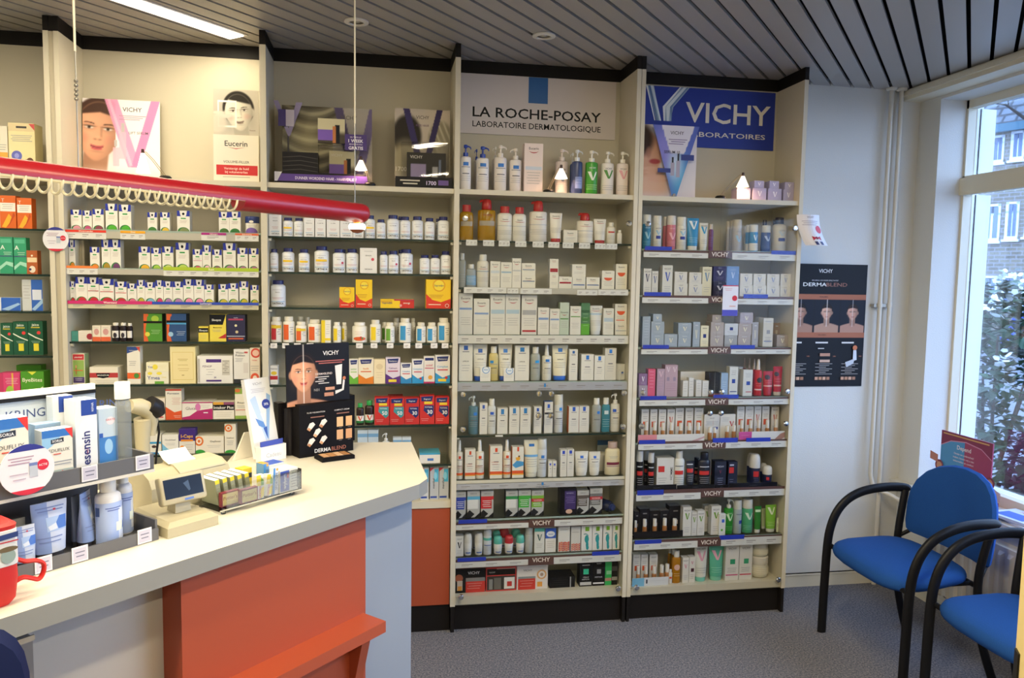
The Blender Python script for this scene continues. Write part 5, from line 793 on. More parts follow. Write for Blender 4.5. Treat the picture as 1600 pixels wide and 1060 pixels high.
# ------------------------------------------------------------------ fifth bay
B4 = 'of fifth bay'
t4t = T(4.417, 990, 80); LIL = 'aea6c2'
vb = X(('v', .5, .55, .32, .42, 'ece6ea'), ('l', .2, .8, .25, 2, .1, 'cac4d4'))
row(4, 0, t4t, .05, [it for (a, b, y, a2, b2, y2) in ((825, 918, 945, 835, 902, 895), (930, 1023, 950, 940, 1005, 897), (1035, 1130, 957, 1045, 1110, 905)) for it in (('c', a, b, y, 'lilac cream box', vb, LIL, dict(d=.06)), ('c', a2, b2, y2, 'small lilac box on a larger', vb, LIL, dict(on=1, d=.05)))]+[('c', 715, 808, 945, 'lilac cream box', vb, LIL, dict(d=.06))], 'on top ledge '+B4)
t4a = T(5.926, 990, 310)
VS_ = dict(sq='1e2f8c', vw=.4, vh=.2, vv=.7)
row(4, 1, t4a, .045, [('sp', 100, 178, 150, 'teal spray can with white cap', vch('9ac4d0', ink='cfe0e6', lc='8ab8c8'), '2f7c9c', dict(cap='d8d6d0')), ('sp', 195, 277, 160, 'white spray can', vch('9ac0d8', **VS_), 'dcd8cc', dict(cap='e0dcd2')), ('sp', 325, 410, 160, 'pink spray can', vch('eab0b8', ink='e8b8be', lc='e4a8b0'), 'c8707c', dict(cap='dcd4cc')), ('sp', 283, 328, 172, 'pink spray can', None, 'c8707c', dict(cap='dcd4cc', dy=.05)), ('sp', 417, 507, 172, 'white spray can', vch('9ac0d8', **VS_), 'e0dcd0', dict(cap='e4e0d4')), ('tb', 510, 622, 182, 'bright blue tube on white cap', vch('eaf0f0', vv=.75, ink='cfe4ec', lc='9ad0e0'), '1f86b8', dict(cap='e4e0d4')), ('tb', 622, 702, 228, 'small white tube with blue V', vch('2f9ac8', vv=.7), 'e2ddd0', dict(cap='d8d4c8')), ('fl', 704, 748, 240, 'purple bottle with pale cap', X(('l', .2, .8, .7, 6, .1, '9a8ac0')), '6a3060', dict(cap='d0c4bc')), ('sp', 868, 903, 212, 'grey spray can', None, 'a8a094', dict(cap='c0b8ac', dy=.06)), ('sp', 904, 938, 208, 'grey spray can', None, 'a8a094', dict(cap='c0b8ac', dy=.06)), ('sp', 940, 1025, 197, 'large grey spray can with blue V', vch('9ac0d8'), 'b4aca2', dict(cap='ccc4ba')), ('sp', 1052, 1094, 248, 'short blue can with white cap', X(('r', 0, 0, 1, .4, 'dcd8cc')), '2a7ab0', dict(cap='dcd8cc', dy=.05)), ('sp', 1096, 1172, 245, 'short blue can with white cap', X(('r', 0, 0, 1, .42, 'e0dcd0'), ('v', .5, .72, .3, .3, 'd8e8ec'), ('l', .3, .7, .3, 2, .1)), '2a86bc', dict(cap='e0dcd0')), ('fl', 1195, 1255, 200, 'navy bottle at the back', None, '26386c', dict(cap='14142c', dy=.07)), ('sp', 1208, 1290, 250, 'navy can with pale cap', vch('b8c4dc', name=False, vv=.7, lc='8a9ac4'), '24407c', dict(cap='d4d0c4')), ('fl', 1292, 1335, 197, 'pale bottle with navy cap at the back', None, '9a94a4', dict(cap='14142c', dy=.07)), ('fl', 1322, 1445, 175, 'large white bottle with navy cap', vch('b8c4c8', sq='1e2f7c', vv=.75, vw=.4, vh=.2), 'd4ccb8', dict(cap='17172f', d=.06)), ('sp', 1032, 1056, 262, 'white can half hidden behind blue ones', None, 'd0ccc0', dict(dy=.10))], 'on first shelf '+B4)
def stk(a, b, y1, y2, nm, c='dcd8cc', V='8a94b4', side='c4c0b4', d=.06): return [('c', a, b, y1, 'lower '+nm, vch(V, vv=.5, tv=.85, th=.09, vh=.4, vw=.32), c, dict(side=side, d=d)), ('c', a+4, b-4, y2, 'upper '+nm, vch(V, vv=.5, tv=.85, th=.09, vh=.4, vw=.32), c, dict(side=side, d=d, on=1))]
row(4, 2, t4a, .04, [('c', 95, 168, 650, 'slim white box with dark V', vch('4a4a64', vv=.65), 'd8d4ca', E_), ('c', 172, 230, 675, 'slim white box with dark V', vch('5a6a9a', vv=.65), 'd8d4ca', E_), ('c', 270, 365, 620, 'tall white box with blue V', vch('3f5ab0', vv=.62), 'd8d6cc', E_)]+stk(378, 502, 790, 680, 'white box with blue V')+stk(512, 636, 792, 686, 'white box with blue V')+[('c', 640, 727, 635, 'tall cream box with blue V', vch('6a8aa8', vv=.65), 'e0d8b8', E_), ('c', 740, 862, 770, 'lower navy box with white V', vch('d8d4e0', ink='cfcbe0', lc='8a84b0'), '1b173c'), ('c', 740, 862, 630, 'upper navy box with white V', vch('d8d4e0', ink='cfcbe0', lc='8a84b0'), '231d54', dict(on=1)), ('c', 866, 980, 630, 'light blue box with pale V', vch('c0d0ea', ink='b8c8e4', lc='9ab0dc', vv=.7, vh=.2, vw=.3), '6a90c8')]+stk(985, 1106, 805, 697, 'white box with blue V')+stk(1108, 1230, 808, 700, 'white box with blue V')+stk(1234, 1356, 810, 702, 'white box with blue V')+stk(1360, 1478, 812, 702, 'white box with blue V'), 'on second shelf '+B4)
t4b = T(5.889, 990, 460); GB = '9fabb6'; GP = 'b0a6a2'
gv = lambda A: (A.vee(.5, .5, .3, .36, 'e6e0c4'), A.lines(.2, .8, .22, 2, .08, 'c8ccd0'), A.rect(.3, .84, .7, .88, 'c8ccd0'))
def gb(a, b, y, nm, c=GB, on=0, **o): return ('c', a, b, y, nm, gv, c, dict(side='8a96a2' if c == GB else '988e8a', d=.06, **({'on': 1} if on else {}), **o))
row(4, 3, t4b, .04, [('c', 85, 157, 205, 'tall blue-grey box', X(('l', .2, .8, .85, 7, .09, 'c0c8d0')), GB, dict(side='7a8692')), gb(160, 281, 370, 'bottom blue-grey box of stack of three'), gb(163, 285, 252, 'middle blue-grey box of stack of three', on=1), gb(180, 263, 182, 'small blue-grey box topping stack of three', on=1), gb(285, 405, 368, 'single blue-grey box with V'), gb(412, 530, 372, 'lower blue-grey box of a pair'), gb(412, 535, 265, 'upper blue-grey box of a pair', on=1), ('c', 550, 615, 255, 'tall slim blue-grey box', gv, GB, dict(side='7a8692')), ('c', 620, 693, 290, 'tall cream box with navy square', X(('r', .32, .42, .7, .6, '1e2f7c'), ('r', .2, .85, .8, .9, 'b0a888'), ('l', .2, .8, .25, 2, .08)), 'e8dfbe', E_), gb(708, 828, 374, 'bottom beige-grey box of stack of three', GP), gb(712, 834, 257, 'middle beige-grey box of stack of three', GP, 1), gb(725, 812, 190, 'small beige-grey box topping stack of three', GP, 1), gb(838, 955, 378, 'grey box under white one with navy square', 'a4a6a8'), ('c', 840, 964, 270, 'white box with navy square, upper of a pair', X(('r', .38, .42, .62, .68, '1e2f7c'), ('l', .2, .8, .3, 2, .1)), 'd0d4d8', dict(on=1, d=.06)), gb(962, 1078, 376, 'bottom pinkish grey box of tall stack', GP), gb(968, 1088, 272, 'middle pinkish grey box of tall stack', GP, 1), gb(982, 1102, 170, 'top pinkish grey box of tall stack', 'aaa0a8', 1), ('c', 1095, 1152, 258, 'slim grey box with V', gv, 'a9a8ac', E_), ('c', 1155, 1203, 213, 'tall cream box half hidden at the back', None, 'c0b8a8', dict(dy=.06)), ('c', 1197, 1289, 220, 'tall cream box with grey square', X(('r', .35, .45, .7, .58, '9a9aa0'), ('r', .2, .86, .8, .9, 'b0b0ae'), ('l', .2, .8, .32, 4, .06), ('r', .1, .18, .9, .2, '2f4a9c')), 'd4d0c4', E_), ('c', 1290, 1385, 265, 'brownish box at the back', gv, '9c8878', dict(dy=.08)), gb(1320, 1443, 375, 'single brownish grey box at right end', 'a89c94')], 'on third shelf '+B4)
pk = lambda A: (A.vee(.5, .82, .6, .2, 'd8b8c4'), A.lines(.2, .8, .6, 5, .09, 'c8a0b4'))
row(4, 4, t4b, .04, [('c', 50, 130, 840, 'small pink-grey box under purple one', vb, 'a89aa4'), ('c', 50, 128, 732, 'purple box on a pink-grey one', vb, '8a6a90', dict(on=1)), ('c', 135, 203, 690, 'slim bright pink box', X(('l', .2, .8, .9, 6, .11, 'f0b0c0')), 'dc5c7c', dict(side='9a6a84')), ('c', 218, 289, 688, 'slim mauve box', pk, 'b49aaa', dict(side='8a7080')), ('c', 292, 410, 652, 'tall double mauve box', lambda A: (A.vee(.25, .86, .3, .16, 'dcc8d0'), A.vee(.75, .86, .3, .16, 'dcc8d0'), A.rect(.15, .5, .35, .62, '9a8aa0'), A.rect(.65, .5, .85, .62, '9a8aa0'), A.lines(.1, .9, .4, 4, .07, 'b08a9a')), 'bda0ac', dict(side='8a7080')), ('c', 432, 690, 712, 'wide pale carton behind sample tubes', X(('l', .1, .9, .88, 2, .06, 'b8b4ac'), ('r', 0, .6, 1, .62, 'd8d0c0')), 'd2ccc0', dict(dy=.05, d=.05)), ('c', 455, 503, 797, 'small white sample box', X(('l', .15, .85, .8, 4, .15)), 'dedbd4', dict(d=.03)), ('c', 512, 556, 770, 'small white sample box', X(('l', .15, .85, .8, 4, .15)), 'dedbd4', dict(d=.03)), ('c', 577, 627, 792, 'small white sample box', X(('l', .15, .85, .8, 4, .15)), 'dedbd4', dict(d=.03)), ('c', 636, 692, 797, 'small white sample box', X(('l', .15, .85, .8, 4, .15)), 'dedbd4', dict(d=.03)), ('c', 698, 800, 722, 'black box in the middle', X(('l', .2, .8, .5, 3, .1, '4a4644'), ('r', 0, 0, 1, .12, '7a3a2c')), '1d1b1e', dict(d=.05)), ('c', 808, 872, 725, 'pale blue box', X(('l', .2, .8, .6, 4, .1, 'dce4ec')), '9ab4d0', E_), ('c', 886, 964, 668, 'tall white box with navy square', X(('r', .3, .44, .7, .58, '1e3f9c'), ('l', .2, .8, .85, 3, .06), ('r', .1, .14, .9, .17, '1e2f7c')), 'dcdcd4', E_), ('c', 966, 1006, 668, 'grey box half hidden at the back', None, 'b4b8bc', dict(dy=.06)), ('c', 1012, 1099, 697, 'shorter white box with navy square', X(('r', .35, .42, .75, .56, '1e3f9c'), ('l', .25, .8, .85, 3, .06), ('r', .3, .14, .9, .17, 'c0383c')), 'd8d8d0', E_),
    ('ns', 1015, 1055, 590, 'dark red spray bottle behind', None, '8a1f2c', dict(cap='c8b8b0', dy=.10)), ('ns', 1058, 1097, 592, 'dark red spray bottle behind', None, '8a1f2c', dict(cap='c8b8b0', dy=.08)), ('ns', 1102, 1145, 600, 'dark red spray bottle behind', None, 'a0222c', dict(cap='c8b8b0', dy=.05)), ('ns', 1135, 1203, 603, 'red spray bottle with white nozzle', X(('c', .5, .66, .22, '2a2422'), ('r', .1, .2, .9, .26, 'e8c8c0'), ('l', .2, .8, .5, 2, .1, 'e89a8a')), 'c8282a', dict(cap='e4dcd4')), ('tb', 1208, 1300, 712, 'short red tube', X(('c', .4, .72, .2, '3a2424'), ('r', .05, .28, .95, .34, 'e8b8b0'), ('l', .2, .8, .55, 2, .1, 'e08a84')), 'b81f30', dict(cap='b81f30')), ('tb', 1300, 1386, 668, 'tall red tube on pale cap', X(('c', .35, .70, .2, '3a2424'), ('r', .1, .22, .9, .28, 'e8b8b0'), ('l', .2, .8, .5, 2, .1, 'e08a84')), 'bc2234', dict(cap='d4ccc0'))], 'on fourth shelf '+B4)
t4c = T(5.714, 980, 620); OS = 'd8582a'
fnd = X(('t', 'VICHY', .5, .90, .05, '4a4a50', 0, .7), ('r', .22, .42, .8, .60, OS), ('l', .2, .8, .75, 2, .06)); FN = 'b07a4c'
fnb = X(('t', 'VICHY', .5, .90, .05, '4a4a50', 0, .7), ('v', .5, .6, .5, .3, 'c86a5a'), ('l', .2, .8, .35, 2, .06))
row(4, 5, t4c, .07, [('c', x0, x1, y, nm, a, 'dcd8d0', dict(side='b4b0a8', d=.035, dy=.0)) for x0, x1, y, nm, a in ((130, 196, 112, 'white box with orange square', fnd), (208, 272, 114, 'white box with orange square', fnd), (284, 350, 114, 'white box with orange square', fnd), (360, 428, 112, 'white box with red V', fnb), (434, 508, 102, 'white box with orange square', fnd), (522, 593, 102, 'white box with orange square', fnd), (604, 682, 102, 'white box with orange square', fnd), (984, 1050, 88, 'white box with orange square', fnd), (1058, 1132, 88, 'white box with orange square', fnd), (1138, 1200, 88, 'bluish box with V', fnb), (1208, 1272, 88, 'white box with orange square', fnd), (1290, 1358, 92, 'bluish box with V', fnb))], 'on fifth shelf '+B4)
row(4, 5, t4c, .032, [('dr', x0, x1, y, 'foundation bottle with white cap', None, FN, dict(cap='e4dfd6')) for x0, x1, y in ((160, 196, 232), (235, 271, 234), (310, 346, 236), (385, 421, 236), (468, 504, 240), (545, 581, 237), (626, 662, 237), (730, 764, 275), (775, 803, 280), (885, 919, 265), (945, 981, 260), (1016, 1048, 215), (1095, 1128, 215), (1168, 1203, 212), (1246, 1282, 212), (1322, 1357, 205))], 'on fifth shelf '+B4)
row(4, 5, t4c, .060, [('c', 690, 828, 160, 'white show card between foundation boxes', X(('t', 'VICHY', .5, .85, .05, '4a4a50'), ('l', .1, .9, .7, 3, .06), ('r', .6, .4, .9, .5, '2a3a8c')), 'dedad2', dict(d=.01, name='show_card', cat='card')), ('c', 833, 970, 158, 'white show card with red V', X(('v', .75, .62, .3, .2, 'b8484c'), ('l', .1, .6, .85, 3, .06)), 'dedad2', dict(d=.01, name='show_card', cat='card'))], 'on fifth shelf '+B4)
def tray(bayk, n, tr, x0, x1, yt, c, lb, art=None, off=.022, d=.03):
    Y = D+off; z = BAYS[bayk]['s%d' % n][0] if n != 99 else BAYS[bayk]['s99'][0]; u0, v = tr(x0, yt); u1, _ = tr(x1, yt); a = onY(u0, v, Y); b = onY(u1, v, Y); zt = a[2]*.5+b[2]*.5
    m = MB(); w = b[0]-a[0]; h = zt-z-.0005; m.box(-w/2, w/2, 0, .003, 0, h, c); m.box(-w/2, w/2, .003, d, 0, .002, c)
    if art: art(plane_art(m, (-w/2, 0, 0), (1, 0, 0), (0, 0, 1), w, h))
    o = m.build('display_tray', None, ((a[0]+b[0])/2, Y, z+.0005)); tag(o, lb, 'tray', 'display trays in the fifth bay')
tray(4, 5, t4c, 98, 690, 338, 'dedad4', 'long white and pink display tray under foundation bottles, left half of fifth shelf', X(('r', 0, 0, .28, 1, 'dc8a92'), ('p', [(.8, .1), (1, .7), (1, .5), (.9, .1)], 'c8a0a0'), ('l', .34, .7, .6, 1, .2)), .018, .012)
tray(4, 5, t4c, 998, 1408, 312, 'dedad4', 'white and magenta display tray under foundation bottles, right half of fifth shelf', X(('r', 0, 0, .28, 1, 'c84a92'), ('p', [(.78, .1), (.9, .7), (1, .9), (1, .3), (.9, .0)], 'a87a6a'), ('l', .05, .22, .6, 1, .2, 'f0d0e0')), .018, .012)
BKM = dict(side='0f0f12')
hom = lambda c='c8c8cc': X(('r', .18, .52, .72, .68, 'd0302a'), ('l', .2, .8, .4, 4, .08, c), ('r', .2, .84, .7, .88, c))
row(4, 6, t4c, .04, [('sp', 95, 155, 490, 'slim black spray can with white cap', hom(), '17161a', dict(cap='d8d6d4')), ('sp', 196, 254, 505, 'slim black spray can with white cap', hom(), '17161a', dict(cap='d8d6d4')), ('sp', 160, 205, 488, 'slim black spray can with white cap, at the back', hom(), '17161a', dict(cap='d8d6d4', dy=.07)), ('c', 268, 420, 548, 'white box with upright black writing', X(('t', 'HOMME', .86, .5, .15, '26262a', .004, .8, 0, True), ('r', .08, .55, .45, .74, 'd0302a'), ('l', .08, .6, .35, 3, .07)), 'dcd8d0', dict(side='a8a49c')), ('fl', 430, 525, 490, 'white bottle with red square', hom('7a7a80'), 'e2dfd6', dict(cap='dcd8d0')), ('tb', 535, 612, 580, 'dark tube on white cap', hom(), '2a2c38', dict(cap='c8c8c8')), ('fl', 650, 760, 505, 'large dark bottle with red square', hom(), '23242e', dict(cap='1a1b24')), ('sp', 608, 650, 548, 'black can half hidden behind large bottle', hom(), '1c1d26', dict(cap='14151c', dy=.08)), ('c', 785, 888, 578, 'navy box with white writing', X(('t', 'VICHY', .5, .80, .09, 'd0d0dc', .004, .6), ('v', .5, .6, .2, .12, '7a2a3c'), ('l', .25, .75, .35, 4, .08, '9a9ab0')), '16182c', BKM), ('c', 905, 988, 582, 'navy box with red square', X(('r', .1, .55, .6, .78, 'd0302a'), ('r', .15, .84, .6, .9, 'c0c0cc'), ('l', .15, .6, .3, 3, .09, '9a9ab0')), '161a34', BKM), ('ro', 1120, 1212, 522, 'large navy deodorant with white cap', X(('r', .3, .5, .65, .85, 'c82a2a'), ('l', .3, .8, .4, 3, .12, '9a9ab0')), '1d2344', dict(cap='dcd8d4')), ('ro', 1090, 1150, 510, 'large navy deodorant half hidden behind another', None, '1d2344', dict(cap='d0ccc8', dy=.06)), ('ro', 1233, 1315, 626, 'small navy roll-on with white cap', X(('r', .3, .5, .5, .8, 'c82a2a'),), '1d2344', dict(cap='e0dcd4')), ('ro', 1205, 1262, 600, 'small navy roll-on half hidden at the back', None, '1d2344', dict(cap='c8c4bc', dy=.06))], 'on sixth shelf '+B4)
for a, b, y, lb in ((85, 440, 790, 'black display tray under black spray cans on sixth shelf'), (446, 775, 788, 'black display tray under dark tubes on sixth shelf'), (782, 905, 790, 'short black display tray under navy box on sixth shelf'), (912, 1340, 770, 'long black display tray at right end of sixth shelf')):
    tray(4, 6, t4c, a, b, y, '16151a', lb, X(('l', .42, .58, .5, 1, .2, 'a8a8b0')), .018, .018)
t4d = T(5.048, 980, 770)
vg = vch('6a9a2a', vv=.68, vw=.55, vh=.22)
row(4, 7, t4d, .075, [('c', x0, x1, y, 'black box behind foundation bottles', X(('r', .35, .80, .75, .84, '8a8680'), ('r', .66, .36, .76, .5, 'd8c4b4')), '171518', dict(d=.05, top='8a8888')) for x0, x1, y in ((60, 95, 150), (98, 178, 128), (183, 258, 142), (262, 330, 142), (333, 425, 105))], 'on seventh shelf '+B4)
row(4, 7, t4d, .045, [('dr', x0, x1, y, 'foundation bottle on black stand', None, 'a8703f', dict(cap='e0dcd6')) for x0, x1, y in ((60, 82, 225), (128, 162, 215), (207, 242, 212), (286, 322, 208), (364, 402, 212))], 'on seventh shelf '+B4)
tray(4, 7, t4d, 56, 440, 305, '1a181a', 'black stepped display stand holding five foundation bottles on seventh shelf', None, .038, .03)
row(4, 7, t4d, .04, [('c', 443, 510, 115, 'tall white box with green V', vg, 'dedad2', E_), ('c', 512, 553, 155, 'short slim white box with green V', vg, 'd8d4cc', E_), ('c', 556, 614, 145, 'white box with green V', vg, 'dcd8d0', E_), ('c', 612, 664, 105, 'white box with green V at the back', vg, 'd8d4cc', dict(dy=.05)), ('c', 667, 742, 108, 'tall white box with green V', vg, 'dedad2', E_), ('c', 728, 779, 170, 'small white box with blue and green squares', X(('r', .4, .6, .8, .75, '3f6ad0'), ('r', .3, .2, .6, .3, '5aa52c'), ('l', .2, .8, .9, 2, .06)), 'dcdcd4', dict(dy=-.012, d=.02)), ('pu', 780, 852, 58, 'green pump bottle with white pump', vch('cfe8c0', vv=.7, ink='cfe8c0', lc='8ac880'), '2a8a2c', dict(cap='dcdcd4', dirn=1)), ('sp', 855, 922, 65, 'grey can with navy square', X(('r', .5, .40, .85, .55, '26409c'), ('r', .3, .8, .8, .85, '7a8a94'), ('l', .2, .8, .25, 2, .08)), 'a8b4b8', dict(cap='d4d4cc')), ('sp', 928, 1013, 60, 'mint green bottle with white cap', vch('d8ecd8', vv=.72, name=False, lc='a0d4b4'), '4fa878', dict(cap='e0dcd2')), ('tb', 1014, 1068, 112, 'dark green tube on white cap', X(('r', .2, .75, .8, .85, 'cfe0b8'),), '2f7a2c', dict(cap='d8d8d0')), ('tb', 1066, 1108, 130, 'pale green tube on white cap', None, 'c4d0a0', dict(cap='d8d8d0', dy=.05)), ('tb', 1106, 1192, 105, 'lime green tube on pale cap', vch('e4ecc8', vv=.75, name=False, lc='c8dc98'), '7fb83a', dict(cap='d4d4c8')), ('c', 1188, 1230, 205, 'small pale green box leaning sideways', X(('v', .5, .5, .5, .3, '8aa84a'),), 'd0d4b4', dict(rz=-.5, d=.02))], 'on seventh shelf '+B4)
row(4, 99, t4d, .075, [('c', x0, x1, 490, 'white box with orange square', fnd, 'd8d6d0', dict(side='b4b0a8', d=.035)) for x0, x1 in ((48, 106), (110, 166), (178, 242))], 'on base board '+B4)
row(4, 99, t4d, .042, [('dr', x0, x1, y, 'foundation bottle with white cap', None, FN, dict(cap='dedad4')) for x0, x1, y in ((78, 106, 590), (138, 172, 590), (203, 238, 588), (263, 299, 578), (305, 343, 572))], 'on base board '+B4)
tray(4, 99, t4d, 40, 326, 672, 'd8dade', 'white and pale blue display tray on base board of fifth bay', X(('r', 0, 0, .33, 1, '7ab8dc'), ('r', .38, .3, .42, .8, '2a2a3c'), ('l', .5, .9, .6, 1, .2)), .028, .012)
row(4, 99, t4d, .04, [('fl', 330, 360, 610, 'tiny white bottle with orange mark', X(('r', .3, .5, .7, .7, OS),), 'dedad4', dict(cap='dedad4')), ('fl', 365, 432, 465, 'golden oil bottle with white cap', X(('c', .5, .7, .22, 'e0b4a0'), ('l', .25, .75, .4, 2, .1, 'e8d4a0')), liquid('c98a1c', .3), dict(cap='e4dfd4')), ('fl', 352, 385, 448, 'golden oil bottle in second row', None, liquid('c98a1c', .3), dict(cap='e4dfd4', dy=.06)), ('fl', 325, 356, 440, 'golden oil bottle in second row', None, liquid('c98a1c', .3), dict(cap='e4dfd4', dy=.10)), ('c', 440, 489, 515, 'slim white box with pink V', vch('d8889c', vv=.66, vw=.5, vh=.16), 'dcd8d0', E_), ('c', 492, 540, 510, 'slim white box with dark patch', X(('r', .3, .42, .8, .56, '4a1f2c'), ('v', .5, .78, .4, .12, 'c87888'), ('l', .2, .8, .3, 3, .07)), 'dcd8d0', E_), ('tb', 545, 650, 425, 'white tube with pink V on mint cap', vch('e0a0b4', vv=.66), 'dcdcd2', dict(cap='7ac8b8')), ('tb', 663, 780, 425, 'mint green tube with pink V', vch('e8a8b8', vv=.68, name=False, lc='a8dcc8'), '5cb498', dict(cap='7cc4ac')), ('c', 780, 887, 415, 'white box with green square, pink line', X(('t', 'VICHY', .5, .90, .06, '3a3a3e', .004, .8), ('r', .35, .46, .72, .60, '2f9a6c'), ('r', .05, .14, .95, .17, 'c83a7a'), ('l', .15, .85, .34, 3, .05)), 'dcd8d0', E_), ('c', 890, 992, 410, 'white box with green square, pink line', X(('t', 'VICHY', .5, .90, .06, '3a3a3e', .004, .8), ('r', .35, .46, .72, .60, '2f9a6c'), ('r', .05, .14, .95, .17, 'c8284a'), ('l', .15, .85, .34, 3, .05)), 'dcd8d0', E_), ('ja', 1003, 1147, 515, 'lower glass cream jar of a stacked pair', X(('r', .1, .2, .9, .85, 'e2d8bc'), ('l', .2, .6, .7, 3, .2, '8a7a68')), 'cfc8b0', dict(cap='e0d8c8')), ('ja', 1005, 1145, 398, 'upper glass cream jar of a stacked pair', X(('r', .1, .2, .9, .85, 'e2d8bc'), ('l', .2, .6, .7, 3, .2, '8a7a68')), 'cfc8b0', dict(cap='d4d0c4', on=1))], 'on base board '+B4)
# ------------------------------------------------------------------ signs over the bays
def sign(tr, px, k, fn, name, lb, cat, c, yo):
    (x0, y0), (x1, y1) = px; u0, v0 = tr(x0, y0); u1, v1 = tr(x1, y1); Y = BK-.012-yo; B = BAYS[k]
    a = onY(u0, v0, Y); b = onY(u1, v1, Y); X0 = max(a[0], B['xl']+.003); X1 = min(b[0], B['xr']-.003); z1 = min(onY((u0+u1)/2, v0, Y)[2], HT-.003); z0 = onY((u0+u1)/2, v1, Y)[2]
    m = MB(); w = X1-X0; h = z1-z0; m.box(-w/2, w/2, 0, .006, 0, h, c); A = plane_art(m, (-w/2, 0, 0), (1, 0, 0), (0, 0, 1), w, h); fn(A)
    o = m.build(name, None, ((X0+X1)/2, Y, z0)); tag(o, lb, cat); return o
def f1(A):
    A.rect(.44, .56, .562, 1, '1f5f9e'); A.text('LA ROCHE-POSAY', .5, .375, .17, '121215', .012, .83, stretch=.81); A.text('LABORATOIRE DERMATOLOGIQUE', .5, .17, .10, '121215', .007, .83, stretch=.81)
sign(t3t, ((60, 238), (1064, 625)), 3, f1, 'sign', 'white board sign with blue square and black lettering over the fourth bay', 'sign', 'd2c9c6', .0075)
def f2(A):
    for i, (a, b, wd, c) in enumerate(((.01, .085, .05, '8fa6bc'), (.035, .11, .02, 'dbe4ea'), (.0, .07, .012, 'f2f4f4'), (.02, .09, .01, '4a6a9a'))): A.poly([(a, 1), (a+wd, 1), (b+wd*.6, .42), (b, .42)], c)
    for a, b, wd, c in ((.27, .15, .06, '9fb4c6'), (.285, .165, .02, 'e4ebee'), (.255, .14, .012, 'f0f3f3'), (.31, .195, .008, '6a86ac')): A.poly([(a, 1), (a+wd, 1), (b+wd, .66), (b+wd*.7, .42), (b, .42), (b-.01, .66)], c)
    A.text('VICHY', .635, .60, .345, 'e9e2d4', .012, .7, stretch=.66); A.text('LABORATOIRES', .62, .225, .085, 'e4ded2', .006, .7, stretch=.62)
sign(t4t, ((85, 262), (964, 668)), 4, f2, 'sign', 'royal blue board sign with white lettering over the fifth bay', 'sign', '1c3496', .0075)
# ------------------------------------------------------------------ small halogen lamps on the top ledges
def lamp(k, apex, basex, lb, yb=.05, ys=.035, col=(1, .66, .42), e=1.6, sh=24, hw=9):
    # apex: pixel of the socket top; basex: pixel column of the foot; sh, hw: shade height and half width in pixels
    Y = D+yb; Ys = D+ys; zt = 1.9665; P = onY(apex[0], apex[1], Ys); Q = onY(apex[0], apex[1]+sh, Ys); R_ = (onY(apex[0]+hw, apex[1]+sh, Ys)-Q)[0]; F = onY(basex, 300, Y)
    r = empty('desk_lamp', (F[0], Y, zt)); tag(r, lb, 'lamp', 'small halogen lamps on the top ledges')
    b = MB(); b.lathe([(.001, 0), (.024, 0), (.024, .008), (.018, .014), (.001, .016)], mat('1a1816', .4), n=20); b.build('base', r)
    dx, dy, dz = P[0]-F[0], Ys-Y, P[2]-zt; hs = P[2]-Q[2]
    a = MB(); st = mat('a89a80', .3, .7)
    for q in (-.004, .004): a.tube([(q, 0, .012), (dx*.55+q, dy*.5, dz*.72), (dx*.9+q, dy*.9, dz*1.02), (dx, dy, dz)], .0016, st, n=6)
    a.build('arm', r)
    s = MB(); s.lathe([(.0055, .012), (.0065, -.004)], mat('3a1a10', .4), dx, dy, n=12, z=dz); s.build('socket', r)
    g = MB(); g.lathe([(.007, -.004), (R_*.55, -hs*.45), (R_, -hs), (R_*.97, -hs), (R_*.5, -hs*.45), (.005, -.006)], mat((1, .84, .70), .4, emit=1.7), dx, dy, n=20, caps=False, z=dz); g.build('shade', r)
    l = bpy.data.lights.new('halogen', 'POINT'); l.energy = e; l.color = col; l.shadow_soft_size = .012; lo = bpy.data.objects.new('halogen', l); scene.collection.objects.link(lo); lo.parent = r; lo.location = (dx, dy, dz-hs*.8)
lamp(1, (223, 238), 259, 'small lamp with white glass shade before the pink poster', .05, .03, e=1.2, sh=32, hw=11)
lamp(2, (564, 249), 578, 'small lamp with white glass shade before the purple hair display', .024, .012, e=1.0, sh=17, hw=10)
lamp(3, (877, 262), 857, 'small lamp with white glass shade between the pump bottles', .04, .02, e=.9, sh=17, hw=10)
lamp(4, (1161, 274), 1126, 'small lamp with white glass shade beside the lilac cream boxes', .04, .015, e=1.5, sh=18, hw=9, col=(1, .55, .28))
